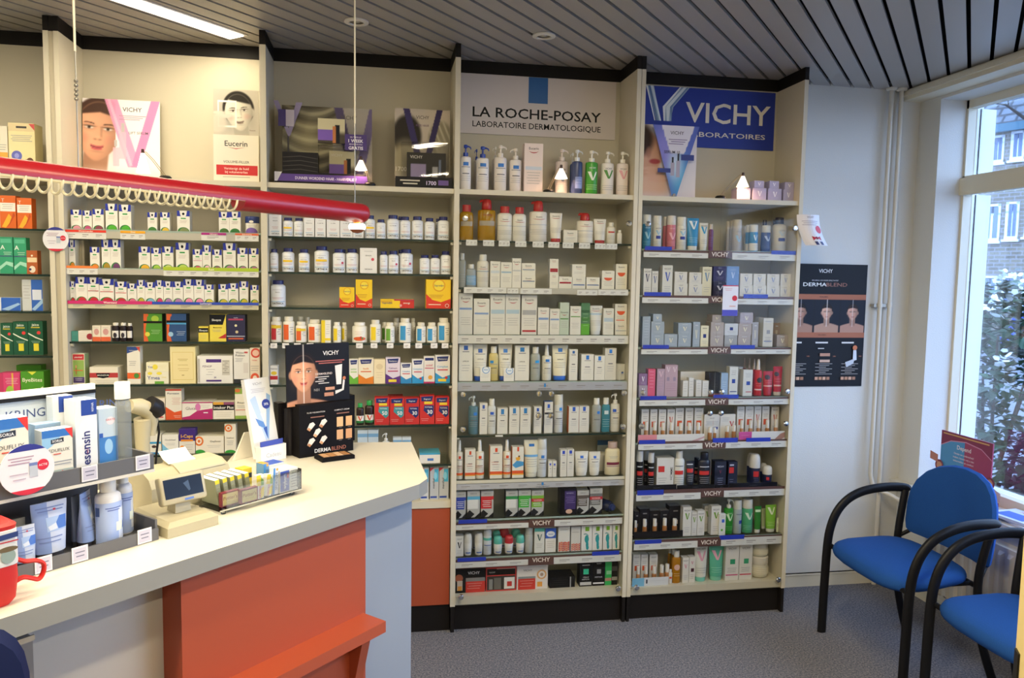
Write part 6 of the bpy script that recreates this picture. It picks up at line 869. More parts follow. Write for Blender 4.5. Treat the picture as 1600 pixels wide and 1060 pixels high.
# ------------------------------------------------------------------ printed displays on the top ledges
def rectpx(u0, u1, v0, v1, Y):  # v0: bottom row, v1: top row
    vm = (v0+v1)/2; a = onY(u0, vm, Y); b = onY(u1, vm, Y); um = (u0+u1)/2; return (a[0]+b[0])/2, b[0]-a[0], onY(um, v0, Y)[2], onY(um, v1, Y)[2]
base_img = lambda U, c: np.ones(U.shape+(3,))*h3(c)
def lens(U, V, x, y, rx, ry, s=.15): return 1-sst(np.sqrt(((U-x)/rx)**2+((V-y)/ry)**2), 1-s, 1+s)
def stroke(U, V, p, q, w): # soft edged slanted band from p to q
    t = (V-p[1])/(q[1]-p[1]); x = p[0]+(q[0]-p[0])*t; return (1-sst(np.abs(U-x), w*.92, w*1.05))*((t >= 0) & (t <= 1))
def pink(U, V, a):
    im = base_img(U, 'efe9ec'); im = face(im, U, V, a, .20, .60, .36, 'd8a184', '4a332a', 'b85a60', tilt=-.10)
    m = (U > .42).astype(float)*(V > .1); im = over(im, m*sst(U, .40, .43), 'f0eaee')
    im = over(im, stroke(U, V, (.36, 1.02), (.66, .18), .085)*.95, 'e59ac4'); im = over(im, stroke(U, V, (.95, 1.02), (.68, .18), .06)*.95, 'd987bb')
    im = over(im, stroke(U, V, (.33, 1.02), (.62, .2), .02)*.5, 'f4d0e4')
    im = over(im, (1-sst(V, .05, .22))*.6, 'eed5cd')
    for x, y, w, h in ((.515, .44, .045, .16), (.425, .30, .04, .12)):
        im = over(im, ((np.abs(U-x) < w) & (np.abs(V-y) < h)).astype(float)*.8, 'e7b6cb'); im = over(im, ((np.abs(U-x) < w*.5) & (np.abs(V-y-h*1.35) < h*.35)).astype(float), 'b9b4b6')
    return im
x, w, z0, z1 = rectpx(128, 249, 278, 155, D+.20)
tag(picture('poster', w, z1-1.9665, 110, 100, pink, None, (x, D+.20, 1.9680), (-.05, 0, 0), after=lambda A: (A.text('VICHY', .64, .885, .055, '3a3438', .004, .3), A.text('LIFT SERUM', .72, .60, .032, '4a4448', .003, .26), A.lines(.47, .82, .80, 3, .022, 'b08a9c', .008), A.rect(.3, .03, .72, .055, '8a2a5a'))), 'pink and white poster of a dark-haired woman with serum bottles', 'poster')
def stand1():
    x, w, z0, z1 = rectpx(333, 404, 282, 139, D+.06); r = empty('display_stand', (x, D+.06, 1.9665)); tag(r, 'tall cream display with a grey photo of a woman above red lettering', 'display'); zm = onY(368, 211, D+.06)[2]-1.9665; h = z1-1.9665
    m = MB(); m.box(-w/2, w/2, .0, .05, 0, zm, 'e4decd'); A = plane_art(m, (-w/2, 0, 0), (1, 0, 0), (0, 0, 1), w, zm)
    A.text('Eucerin', .5, .82, .12, '2a2426', .01, .5); A.poly([(.3, .74), (.5, .70), (.7, .74), (.5, .715)], 'b01828'); A.text('VOLUME-FILLER', .5, .43, .055, '4a4442', 0, .62); A.rect(.06, .15, .97, .36, 'c3262c'); A.text('Verstevigt de huid', .5, .29, .05, 'f0dccf', .008, .6); A.text('bij volumeverlies', .5, .215, .05, 'f0dccf', .008, .5); A.lines(.2, .8, .10, 1, .1, 'a09a90', .012); m.build('box', r)
    def bw(U, V, a):
        im = base_img(U, 'b9b3a6'); im = face(im, U, V, a, .56, .50, .40, 'd3ccbc', '2a2622', '8a7a70', tilt=.12, hairstyle='side'); im = over(im, ((np.abs(U-.30) < .21) & (np.abs(V-.46) < .29) & ~((np.abs(U-.30) < .185) & (np.abs(V-.46) < .26))).astype(float), 'efece4')
        for i in range(4): im = over(im, lens(U, V, .12+.05*i, .48-.08*i+.02*i*i, .14, .035, .3)*.9, 'd8d0c2')
        return over(im, lens(U, V, .08, .24, .2, .2, .3)*.9, 'cfc7b8')
    picture('photo', w, h-zm-.001, 70, 75, bw, r, (0, .012, zm+.001), th=.01, after=lambda A: A.text('Eucerin', .86, .12, .03, '5a2a2c', .004, .2))
stand1()
def hairimg(U, V, a, cut=.55):
    im = base_img(U, 'a79f92'); s = np.sin(38*(V+.35*np.sin(2.2*U+1.2))+6*np.sin(3*U)); im = over(im, (U < cut+.12*V).astype(float), '6b6452')
    im = over(im, (U < cut+.12*V)*sst(s, .2, 1)*.55, 'c9c09a'); im = over(im, (U < cut+.12*V)*sst(-s, .3, 1)*.5, '3a3428'); im = over(im, lens(U, V, .3, .62, .28, .2, .9)*.4, 'e2dab0')
    return im
def stand2():
    Y = D+.045; x, w, z0, z1 = rectpx(429, 574, 289, 167, Y+.06); r = empty('display_stand', (x, Y, 1.9665)); tag(r, 'wide black and purple hair-loss display with golden hair photo', 'display', 'hair treatment displays'); h = z1-1.9665; X = lambda u: onY(u, 250, Y)[0]-x; Z = lambda v: onY(500, v, Y)[2]-1.9665
    def im(U, V, a): q = hairimg(U, V, a, .5); q = over(q, stroke(U, V, (.62, 1.02), (.80, .1), .05), '5a4f6c'); q = over(q, stroke(U, V, (1.02, 1.0), (.84, .1), .05), '6a5f80'); return q
    X6 = lambda u: onY(u, 250, Y+.06)[0]-x
    picture('back_card', X6(581)-X6(441), h, 90, 60, im, r, ((X6(441)+X6(581))/2, .06, 0), after=lambda A: (A.text('VICHY', .74, .88, .05, '5a5648', 0, .2), A.text('KLINISCH BEWEZEN TEGEN', .17, .34, .035, 'e6dfc8', .004, .3), A.text('VERLIES VAN HET HAAR', .17, .27, .035, 'e6dfc8', .004, .3)))
    m = MB(); m.box(X(441), X(497), .002, .05, .02, Z(239), '17151a'); A = plane_art(m, (X(441), .002, .02), (1, 0, 0), (0, 0, 1), X(497)-X(441), Z(239)-.02)
    for i in range(4): A.poly([(.0, .3+.16*i), (.5, .36+.16*i), (1, .28+.16*i), (1, .30+.16*i), (.5, .385+.16*i), (0, .325+.16*i)], '33302c')
    m.build('step', r)
    m = MB(); m.box(X(429), X(574), -.008, .055, 0, Z(271), '17151a'); A = plane_art(m, (X(429), -.008, 0), (1, 0, 0), (0, 0, 1), X(574)-X(429), Z(271)); A.rect(.03, .22, 1, .85, '4a2c80'); A.text('DUNNER WORDEND HAAR - HAARVERLIES?', .55, .52, .34, 'dcd2ea', .01, .66); A.poly([(0, .2), (.03, .2), (.08, 1), (.0, 1)], 'd8d4dc'); m.build('tray', r)
    m = MB(); m.poly = None; v = [(X(427), 0), (X(472), 0)]
    zt, zb = Z(158), Z(213); t_ = [(X(426), .03, zt), (X(434), .03, zt), (X(450), .03, zb+.03), (X(462), .03, zt-.004), (X(472), .03, zt-.004), (X(452), .03, zb), (X(449), .03, zb)]
    b_ = [(a, b+.004, c) for a, b, c in t_]; m.face(t_, '8a7fa0')
    for i in range(7): m.face([t_[i], t_[(i+1) % 7], b_[(i+1) % 7], b_[i]], '5a4f70')
    m.box(X(434), X(446), .024, .03, Z(198), Z(172), '33206a'); m.box(X(446), X(459), .024, .03, Z(198), Z(172), 'b0a8b8'); m.tube([(X(449), .034, zb+.004), (X(449), .034, .01)], .003, '3a3640', n=6); m.build('v_shaped_card', r)
    g = MB(); g.box(X(497), X(557), .0, .05, .02, Z(226), glass(refl=.9)); g.build('acrylic_case', r)
    def tile(U, V, a): q = base_img(U, 'cfc6a2'); q = over(q, sst(-V, -.55, -.3)*.8, '2a2420'); q = over(q, ((U < .55) & (V < .55) & (V > .1)).astype(float), '7d5fb4'); q = over(q, (np.abs(U-.72) < .09)*(V < .75), '1a1d26'); q = over(q, (np.abs(U-.60) < .06)*(V < .7), 'c07a48'); return q
    picture('photo_tile', X(539)-X(497), Z(185)-Z(223), 34, 34, tile, r, ((X(497)+X(539))/2, -.004, Z(223)), th=.012, edge='141216')
    picture('product_card', X(556)-X(514), Z(232)-.03, 34, 34, tile, r, ((X(514)+X(556))/2, .02, .025), th=.012, edge='2a2630', after=lambda A: A.text('VICHY', .28, .86, .1, 'dcd8cc', .004, .5))
    m = MB(); m.box(X(539), X(573), -.004, .002, Z(233), Z(208), '3c2470'); A = plane_art(m, (X(539), -.004, Z(233)), (1, 0, 0), (0, 0, 1), X(573)-X(539), Z(208)-Z(233)); A.text('NU TIJDELIJK', .5, .83, .09, 'd8cce4', .006, .9); A.text('1 WEEK', .5, .60, .20, 'ece6f0', .02, .9); A.text('BEHANDELING', .5, .38, .09, 'd8cce4', .006, .9); A.text('GRATIS', .5, .15, .20, 'ece6f0', .02, .9); m.build('offer_card', r)
stand2()
def stand3():
    Y = D+.04; x, w, z0, z1 = rectpx(618, 708, 290, 168, Y); r = empty('display_stand', (x, Y, 1.9665)); tag(r, 'small hair treatment display with two heads, beside the cream divider', 'display', 'hair treatment displays'); X = lambda u: onY(u, 250, Y)[0]-x; Z = lambda v: onY(660, v, Y)[2]-1.9665
    def im(U, V, a):
        q = base_img(U, 'c2b6a6'); q = over(q, lens(U, V, .22, .66, .26, .26, .15), '2f2a24'); q = over(q, lens(U, V, .20, .38, .24, .22, .4), 'a39a80'); q = over(q, lens(U, V, .84, .60, .24, .26, .15), '8d8672'); s = np.sin(60*(U+V*.6)); q = over(q, lens(U, V, .84, .60, .24, .26, .15)*sst(s, 0, 1)*.6, 'd4cdb8'); q = over(q, lens(U, V, .9, .3, .2, .3, .4), 'b3aa94')
        q = over(q, stroke(U, V, (.20, 1.02), (.50, .2), .06), '3d3560'); return over(q, stroke(U, V, (.82, 1.02), (.53, .2), .055), '38305a')
    picture('back_card', X(704)-X(617), Z(167), 70, 70, im, r, ((X(617)+X(704))/2, .05, 0), after=lambda A: (A.text('VICHY', .5, .90, .06, '4a4448', .004, .24), A.text('MEER HAAR', .5, .80, .04, '5a3a5c', .004, .24), A.text('1700', .12, .25, .07, 'e2dccb', .008, .2)))
    g = MB(); g.box(X(627), X(701), .0, .045, .018, Z(222), glass(refl=.9)); g.build('acrylic_case', r)
    def tile(U, V, a): q = base_img(U, '3a3835'); q = over(q, ((U > .1) & (U < .5) & (V < .65) & (V > .15)).astype(float), 'a79ac4'); q = over(q, ((np.abs(U-.72) < .07) & (V < .55)).astype(float), 'b4b4b8'); q = over(q, ((np.abs(U-.56) < .05) & (V < .4)).astype(float), '22242c'); return over(q, ((np.abs(U-.85) < .03) & (V < .8) & (V > .3)).astype(float), '7a86a0')
    picture('product_card', X(697)-X(636), Z(238)-.02, 36, 26, tile, r, ((X(636)+X(697))/2, .012, .02), th=.015, edge='1d1b1e', after=lambda A: A.text('VICHY', .24, .86, .1, 'e4e0d8', .006, .36))
    m = MB(); m.box(X(618), X(708)-.003, -.006, .055, 0, Z(277), '141216'); A = plane_art(m, (X(618), -.006, 0), (1, 0, 0), (0, 0, 1), X(708)-X(618), Z(277)); A.lines(.08, .42, .6, 2, .28, 'c8c0b0', .12); A.text('1700', .62, .48, .36, 'd8c8ec', .014, .2); A.rect(.74, .3, .92, .75, '5a3c8a'); m.build('tray', r)
stand3()
def vstand():
    Y = D+.07; x, w, z0, z1 = rectpx(1008, 1092, 306, 194, Y); x = max(x, BAYS[4]['xl']+w/2+.004); h = z1-1.9665
    r = empty('display_stand', (x, Y, 1.9665)); tag(r, 'white and violet display with a V panel and a woman resting her face', 'display')
    def im(U, V, a):
        q = base_img(U, 'dcd6d8'); q = over(q, lens(U, V, -.02, .16, .55, .22, .3), 'd9b29a'); q = over(q, lens(U, V, .05, .60, .30, .30, .12), 'cf9f86'); q = over(q, lens(U, V, -.08, .80, .26, .22, .3), '3a2a24'); q = over(q, lens(U, V, .22, .50, .10, .035, .3), 'a84a4c'); q = over(q, lens(U, V, .10, .62, .05, .07, .4)*.6, 'a87460'); q = over(q, lens(U, V, .03, .72, .09, .02, .3), '3a2620')
        for i in range(4): q = over(q, lens(U, V, .20+.03*i, .40-.05*i, .20, .03, .3), 'd9ad96')
        return over(q, (1-sst(V, .0, .12))*.6, 'd8ccd4')
    picture('back_card', w, h, 70, 80, im, r, (0, .03, 0))
    def im2(U, V, a):
        q = base_img(U, '5a6ab4'); q = over(q, lens(U, V, .25, .7, .3, .3, .9), '8a86cc'); q = over(q, lens(U, V, .62, .25, .2, .3, .9), '4f9ac8'); q = over(q, lens(U, V, .5, .45, .15, .2, .9)*.8, 'd6e2ee'); inner = (V > .62)*(np.abs(U-.54) < .36-.55*(1-V)); return over(q, inner, 'd9d4de')
    m = MB(); W2 = w*.86; H2 = h*.97; n = 40; rows = []; us = np.linspace(0, 1, n+1)
    b = len(m.v); pts = []; cols = []
    for j in range(n+1):
        v = j/n; hw = .09+.91*v
        for i in range(n+1):
            u = i/n; pts.append(((u-.5)*W2*hw+(.12-.0*v)*w*.5, 0, .004+v*H2)); cols.append((.5+(u-.5)*hw, v))
    m.v = pts; k = m.mi(print_mat())
    for j in range(n):
        for i in range(n): a = j*(n+1)+i; m.f.append((a, a+1, a+n+2, a+n+1)); m.m.append(k); m.sm.append(False)
    A = Art(m, lambda u, v, l=0: ((u-.5)*W2+.06*w, -.0006-l, .004+v*H2), W2, H2); A.text('VICHY', .52, .90, .05, '3a3a4c', .004, .3); A.lines(.34, .74, .80, 3, .03, '7a6a90', .01); A.text('SERUM 10', .42, .63, .045, '2a2a3c', .006, .34)
    for (c, y, hh) in ((.44, .30, .26), (.56, .28, .33)): A.rect(c-.04, y, c+.04, y+hh*.7, 'a9a2b4'); A.rect(c-.02, y+hh*.7, c+.02, y+hh, '2a2a34')
    A.rect(.62, .52, .90, .60, '2f3a7c'); A.rect(.12, .34, .40, .40, '2f3a7c')
    o = m.build('v_shaped_card', r, (0, .0, 0)); at = o.data.color_attributes.new('ink', 'FLOAT_COLOR', 'POINT'); c4 = np.ones((len(o.data.vertices), 4), np.float32); U = np.array([c[0] for c in cols]); V = np.array([c[1] for c in cols]); cl = np.clip(im2(U, V, 1), 0, 1); cl = np.where(cl <= .04045, cl/12.92, ((cl+.055)/1.055)**2.4); c4[:len(cols), :3] = cl; at.data.foreach_set('color', c4.ravel())
    m = MB(); m.lathe([(.05, 0), (.05, .003), (.012, .006), (.006, .02)], mat('b9b6ba', .25, .6), cx=.06*w, cy=.0, n=24, sy=.5); m.build('base', r)
vstand()
# ------------------------------------------------------------------ round price card, leaflets
def disc_card(loc, rad, lb, rz=0.0, cut=.0):
    m = MB(); n = 28; pts = [(rad*math.sin(2*math.pi*j/n), 0, rad*math.cos(2*math.pi*j/n)) for j in range(n)]; bk = [(x, .0015, z) for x, _, z in pts]
    m.face(pts[::-1], 'dcdbe2'); m.face(bk, 'dcdbe2')
    for j in range(n): m.face([pts[j], pts[(j+1) % n], bk[(j+1) % n], bk[j]], 'c4c4cc')
    A = plane_art(m, (-rad, 0, -rad), (1, 0, 0), (0, 0, 1), 2*rad, 2*rad)
    cap = lambda a0, a1, r: [(.5+.5*r*math.cos(math.radians(a0+(a1-a0)*i/12)), .5+.5*r*math.sin(math.radians(a0+(a1-a0)*i/12))) for i in range(13)]
    A.poly(cap(48, 132, 1.0), '2a2f86'); A.poly(cap(232, 308, 1.0), 'c3243a'); A.lines(.16, .62, .74, 3, .055, 'a98a9c', .02); A.circ(.78, .55, .11, 'cc2038'); A.rect(.53, .34, .68, .62, 'b4bcc8'); A.rect(.53, .56, .68, .62, '6a7ab0'); A.text('ACTIE', .78, .55, .05, 'f0dce0', .01, .16); A.lines(.18, .5, .42, 2, .1, 'b4a8b8', .02)
    o = m.build('price_card', None, loc, rz); tag(o, lb, 'sign'); return o
p = onY(87, 374, D-.004); disc_card(tuple(p), .0475, 'round white price card with blue and red rim clipped to the second bay\'s shelf')
def leaflet(px, Y, lb, art, c='dcdce4', rz=0.0, curl=0.0, name='leaflet'):
    u0, u1, v0, v1 = px; x, w, z0, z1 = rectpx(u0, u1, v1, v0, Y); h = z1-z0; m = MB(); n = 10
    S = lambda u, v, l=0: ((u-.5)*w+curl*w*.35*(1-v)**2*(1-2*u*0), -l-curl*.03*math.sin(math.pi*u)*(1-v*.3)-curl*.02*(1-v)**2, v*h)
    for i in range(n):
        for j in range(n):
            q = [(i/n, j/n), ((i+1)/n, j/n), ((i+1)/n, (j+1)/n), (i/n, (j+1)/n)]; m.face([S(a, b, 0) for a, b in q], c, True); m.face([S(a, b, -.0008) for a, b in q][::-1], c, True)
    A = Art(m, S, w, h); A.flat = False; art(A); o = m.build(name, None, (x, Y, z0), rz); tag(o, lb, 'leaflet'); return o
leaflet((1129, 1153, 446, 494), D-.003, 'white leaflet with red dot and violet foot stuck on the glass door', lambda A: (A.rect(0, 0, 1, .2, '4a48b0'), A.rect(0, .97, 1, 1, 'c8283c'), A.circ(.78, .58, .17, 'cc2434'), A.lines(.12, .6, .88, 2, .05, 'd09aa0', .015), A.rect(.45, .30, .85, .34, 'd8b0a8')))
leaflet((1244, 1279, 336, 384), D-.012, 'curled white leaflet with red bow hanging at the corner of the fifth bay', lambda A: (A.text('VICHY', .5, .92, .06, '5a5a70', 0, .4), A.lines(.15, .85, .78, 3, .06, '8a8aa0', .015), A.circ(.80, .52, .16, 'cc2440'), A.poly([(.35, .30), (.52, .25), (.35, .16)], 'b01838'), A.poly([(.72, .30), (.54, .25), (.72, .16)], 'b01838'), A.circ(.53, .24, .06, '8a1028'), A.rect(.36, .02, .48, .13, '2a3060'), A.rect(.58, .02, .72, .13, '2a3060')), curl=1.0)
# ------------------------------------------------------------------ counter
CH = 1.0; _a = onZ(0, 968, CH); _b = onZ(655, 757, CH); CT_ = (_b-_a); CT_ = CT_/np.linalg.norm(CT_); CN = np.array([CT_[1], -CT_[0], 0]); CRZ = math.atan2(CT_[1], CT_[0])
def CF(s, back, z): return tuple(_b+CT_*s-CN*back+np.array([0, 0, z-CH]))
def cpx(u, v, back):   # photo pixel met on the upright plane 'back' metres behind the front edge: (s, z)
    d = ray(u, v); k = ((_b@CN)-back-_c@CN)/(d@CN); P = _c+d*k; return float((P-_b)@CT_), float(P[2])
def sb(u, v, z=CH): P = onZ(u, v, z); return float((P-_b)@CT_), float(-(P-_b)@CN)
cr = empty('service_counter', CF(0, 0, 0), CRZ); tag(cr, 'white-topped service counter with terracotta front and ledge', 'counter')
top = mat('dad3c2', .35, name='white_worktop'); grey = mat('a3a5a8', .5, name='grey_laminate'); ltgrey = mat('b4b0a6', .5, name='pale_grey_laminate'); edge = mat('918f88', .45, name='worktop_edge'); blueg = mat('9298a0', .5, name='blue_grey_laminate')
m = MB(); outline = [(-1.9, 0), (0, 0)]+[sb(668, 748), sb(643, 691), sb(380, 693)]+[(sb(355, 722)[0], sb(355, 722)[1])]+[(-1.9, sb(355, 722)[1])]
lo = [(s, b, CH-.042) for s, b in outline]; hi = [(s, b, CH) for s, b in outline]; m.face(hi, top); m.face(lo[::-1], edge)
for i in range(len(outline)): j = (i+1) % len(outline); m.face([lo[i], lo[j], hi[j], hi[i]], edge)
m.build('worktop', cr)
def fpx(u, v, bk): return cpx(u, v, bk)
sR = fpx(563, 860, .05)[0]; sL = fpx(275, 960, .05)[0]; sE = fpx(643, 860, .055)[0]
m = MB(); m.box(sL, sR, .03, .16, 0, CH-.042, redp); m.build('front_panel', cr)
m = MB(); m.box(-1.9, sL, .10, .13, 0, CH-.042, ltgrey); m.build('front_panel', cr)
m = MB(); m.box(sR, sE, .055, .60, 0, CH-.042, blueg); m.build('end_panel', cr)
m = MB(); m.box(sR-.9, sR, .62, .64, 0, CH-.042, grey); m.build('back_panel', cr)
zl = fpx(564, 960, .03)[1]; s0, bb = sb(603, 971, zl); m = MB()
m.box(sL-.25, s0, bb, .03, zl-.03, zl, redp); m.build('bag_ledge', cr)
m = MB(); m.face([(sR-.06, .03, zl-.031), (sR-.06, bb+.03, zl-.031), (sR-.06, .03, zl-.25)], redp); m.face([(sR-.03, .03, zl-.031), (sR-.03, .03, zl-.25), (sR-.03, bb+.03, zl-.031)], redp); m.face([(sR-.06, bb+.03, zl-.031), (sR-.03, bb+.03, zl-.031), (sR-.03, .03, zl-.25), (sR-.06, .03, zl-.25)], redp); m.build('ledge_bracket', cr)
s1, z1 = fpx(49, 994, .075)
m = MB(); m.box(s1-.30, s1, .07, .098, z1-.34, z1, mat('8d8d8f', .35, .5), c=0); m.box(s1-.30, s1+.002, .066, .07, z1-.006, z1+.004, mat('d4d2cc', .25, .6)); m.box(s1-.2, s1-.025, .066, .07, z1-.30, z1-.06, mat('2c2c30', .5))
tag(m.build('leaflet_holder', None, CF(0, 0, 0), CRZ), 'grey metal leaflet holder on the pale counter front, bottom left', 'holder')
# ------------------------------------------------------------------ things on the counter
def cprod(kind, u0, u1, vt, vb, back, z, art, col, lb, cat, rz=0.0, **o):
    um = (u0+u1)/2; s0 = cpx(u0, (vt+vb)/2, back)[0]; s1 = cpx(u1, (vt+vb)/2, back)[0]; zt = cpx(um, vt, back)[1]; zt = min(zt, CH+zu-.008) if z < CH+.02 else zt; w = s1-s0
    d = o.pop('d', w*.6); ob = make(kind, w, zt-z, d, art, col, loc=CF((s0+s1)/2, back+d/2, z), rz=CRZ+rz, **o); tag(ob, lb, cat); return ob
# two-tier grey display with a printed back board
FB = .155; sD = cpx(248, 840, FB)[0]; sX = -1.32; dk = mat('5a5a5e', .45, name='dark_grey_display'); r = empty('counter_display', CF((sX+sD)/2, FB, CH+.0005), CRZ); tag(r, 'two-tier dark grey counter display with pale blue printed back board', 'display'); hw = (sD-sX)/2
zu = 1.158-CH
m = MB(); m.box(-hw, hw, 0, .005, 0, .026, dk); m.box(-hw, hw, .005, .125, 0, .004, dk); m.box(hw-.005, hw, .005, .125, .004, .045, dk); m.build('lower_tray', r)
m = MB(); m.box(-hw, hw-.004, .006, .010, zu, zu+.036, dk); m.box(-hw, hw-.004, .010, .115, zu, zu+.005, dk); m.box(hw-.009, hw-.004, .010, .115, zu+.005, zu+.036, dk); m.box(-hw, hw-.004, .003, .006, zu-.004, zu+.002, mat('c9c6c0', .3)); m.build('upper_tray', r)
zh = cpx(100, 613, FB+.125)[1]-CH
m = MB(); m.box(-hw, hw-.07, .12, .128, .0, zu, mat('4a4a50', .5)); m.box(-hw, hw-.07, .12, .128, zu, zh, 'c2ccd8'); A = plane_art(m, (-hw, .12, zu), (1, 0, 0), (0, 0, 1), 2*hw-.07, zh-zu); fx = lambda u: (cpx(u, 640, FB+.12)[0]-sX)/(2*hw-.07); A.text('KRING', fx(40), .80, .105, '3a4a7c', .002, .3); A.text('KRING', fx(170), .80, .105, '3a4a7c', .002, .3); A.rect(0, .9, 1, 1, 'aebaca'); m.box(-hw, hw-.07, .118, .132, zh, zh+.012, mat('e9e6dd', .3)); m.box(-hw, hw-.07, .116, .134, zh-.008, zh, mat('16161a', .4)); m.build('back_board', r)
for u, v, bk, nm in ((140, 740, FB+.004, 'u'), (223, 723, FB+.004, 'u'), (125, 874, FB-.001, 'l'), (226, 846, FB-.001, 'l'), (68, 889, FB-.001, 'l')):
    s, z = cpx(u, v, bk); z = max(z, CH+.0175); m = MB(); w2 = .016; x = s-(sX+sD)/2; y = bk-FB-.001; m.box(x-w2, x+w2, y, y+.001, z-CH-.016, z-CH+.016, 'd8d6dc'); A = plane_art(m, (x-w2, y, z-CH-.016), (1, 0, 0), (0, 0, 1), 2*w2, .032); A.rect(.08, .1, .92, .9, 'b9b6c8'); A.lines(.2, .8, .6, 2, .25, '6a6a80', .07); m.build('price_tag', r)
ZU = CH+zu+.006
def red(A): A.poly([(0, .86), (1, .86), (1, 1), (0, 1)], '2f6cb8'); A.poly([(0, .62), (0, .86), (.6, .86), (.3, .70)], '8ab6d8'); A.poly([(.74, 1), (1, 1), (1, .80)], 'd0302c'); A.poly([(.28, .74), (.70, .76), (.70, .84), (.28, .82)], '1d2534'); A.text('SORIA', .49, .79, .045, 'e4e4e4', .01, .36); A.text('REDUFLUX', .5, .62, .06, '4a4e58', .002, .8); A.rect(.35, .54, .6, .56, 'd05a4a'); A.lines(.2, .95, .40, 2, .05, '8a8e98', .016); A.rect(0, 0, 1, .26, '9fb0b4'); A.circ(.84, .12, .08, 'e0602c'); A.rect(.6, .16, .65, .24, 'c04a3c')
cprod('c', -22, 45, 655, 752, .19, ZU, red, 'dcd8cc', 'white and blue slimming box at left end of the display', 'box', d=.05, top='c8d4e0', side='a9b6c4')
cprod('c', 66, 114, 671, 745, .185, ZU, red, 'dcd8cc', 'white and blue slimming box behind the round price card', 'box', d=.03, top='e0ded6', side='a9b0b4')
cprod('c', 56, 96, 662, 745, .225, ZU, None, '7f9ab8', 'blue slimming box half hidden behind its twin', 'box', d=.03, top='8aa8c8')
def des(A): A.rect(.28, .80, 1, 1, '1f3f94'); A.poly([(.0, .58), (.3, .74), (.7, .80), (1, .72), (1, .5), (0, .4)], 'dfe2e6'); A.text('desensin', .45, .34, .40, '2a2f6c', .022, .62, 0, True); A.text('desensin', .52, .34, .05, 'c83a50', .01, .62, 0, True); A.text('REPAIR', .80, .90, .10, 'd0d8ec', .008, .18, 0, True)
cprod('c', 118, 152, 625, 738, .19, ZU, des, 'dfe0e2', 'tall white and blue toothpaste box with upright writing, in front', 'box', d=.045, side='c9cfd8', top='dcdde0')
cprod('c', 84, 115, 619, 735, .238, ZU, des, 'dfe0e2', 'tall white and blue toothpaste box with upright writing, in second row', 'box', d=.028, side='b9c2cc', top='dcdde0')
cprod('c', 155, 184, 638, 730, .20, ZU, X(('r', 0, 0, 1, .55, '3f7cc0'), ('e', .5, .40, .22, .12, '9cc4e4'), ('c', .62, .80, .22, 'dfd4dc'), ('t', 'GRATIS', .62, .82, .035, 'b83a50', .006, .5), ('r', 0, .55, .2, .62, '2a55a8')), 'b8c8d6', 'pale blue box with white sticker', 'box', d=.04)
r = cprod('fl', 186, 210, 598, 720, .185, ZU, None, liquid('d0d6da', .75), 'clear sanitiser bottle with large white cap on the display\'s upper tier', 'bottle', cap='e4e2da', d=.03); [setattr(c, 'scale', (1.55, 1.5, 1)) for c in r.children if c.name.startswith('cap')]
s, z = cpx(43, 734, FB-.012); o = disc_card(CF(s, FB-.012, z), .049, 'large round price card with blue and red rim on the grey counter display', CRZ)
LT = CH+.0055
def kt(A): A.rect(0, 0, .45, 1, '8aa0d2'); A.lines(.2, .8, .88, 2, .06, '6a7ab0', .018); A.rect(.55, .82, .6, .86, 'c8283c'); A.rect(.40, .42, .85, .70, 'a9c0e4'); A.poly([(.62, .45), (.85, .45), (.85, .70), (.66, .70), (.58, .58)], '4a74c4'); A.poly([(.42, .52), (.58, .58), (.60, .46), (.45, .44)], 'dfe4ee'); A.lines(.15, .7, .3, 2, .08, '7a8ab8', .02)
cprod('tb', 55, 112, 786, 886, .195, LT, kt, 'cfd6e8', 'large pale blue hand cream tube with fork picture', 'tube', cap='3a3a40', d=.035)
cprod('tb', 22, 62, 824, 893, .195, LT, kt, 'd2d8e4', 'small pale blue cream tube beside the red gift mug', 'tube', cap='3a3a40', d=.028)
cprod('tb', 20, 44, 812, 880, .235, LT, None, 'c4c8cc', 'grey-white cream tube behind the small pale blue one', 'tube', cap='3a3a40', d=.02)
cprod('tb', 122, 158, 770, 862, .20, LT, kt, 'a9b8e0', 'pale blue cream tube turned sideways', 'tube', rz=.7, cap='3a3a40', d=.035)
cprod('tb', 112, 134, 775, 858, .225, LT, None, '6a7694', 'dark blue-grey cream tube behind the sideways one', 'tube', rz=.5, cap='3a3a40', d=.02)
def kb(A): A.rect(0, .0, 1, .95, '9db0dc'); A.rect(.62, .1, 1, .8, 'd4dcec'); A.lines(.3, .7, .82, 2, .05, '4a5aa0', .02); A.rect(.55, .3, .75, .5, 'e4ead8'); A.poly([(.75, .32), (.98, .34), (.98, .5), (.78, .48)], '5a7ac8'); A.rect(.02, .66, .16, .86, '33508c')
cprod('fl', 158, 197, 744, 852, .175, LT, kb, 'd8d8dc', 'white bath bottle with blue label, front of two', 'bottle', cap='dcdad4', d=.045)
cprod('fl', 186, 213, 738, 842, .226, LT, kb, 'd8d8dc', 'white bath bottle with blue label beside the till', 'bottle', cap='dcdad4', d=.04)
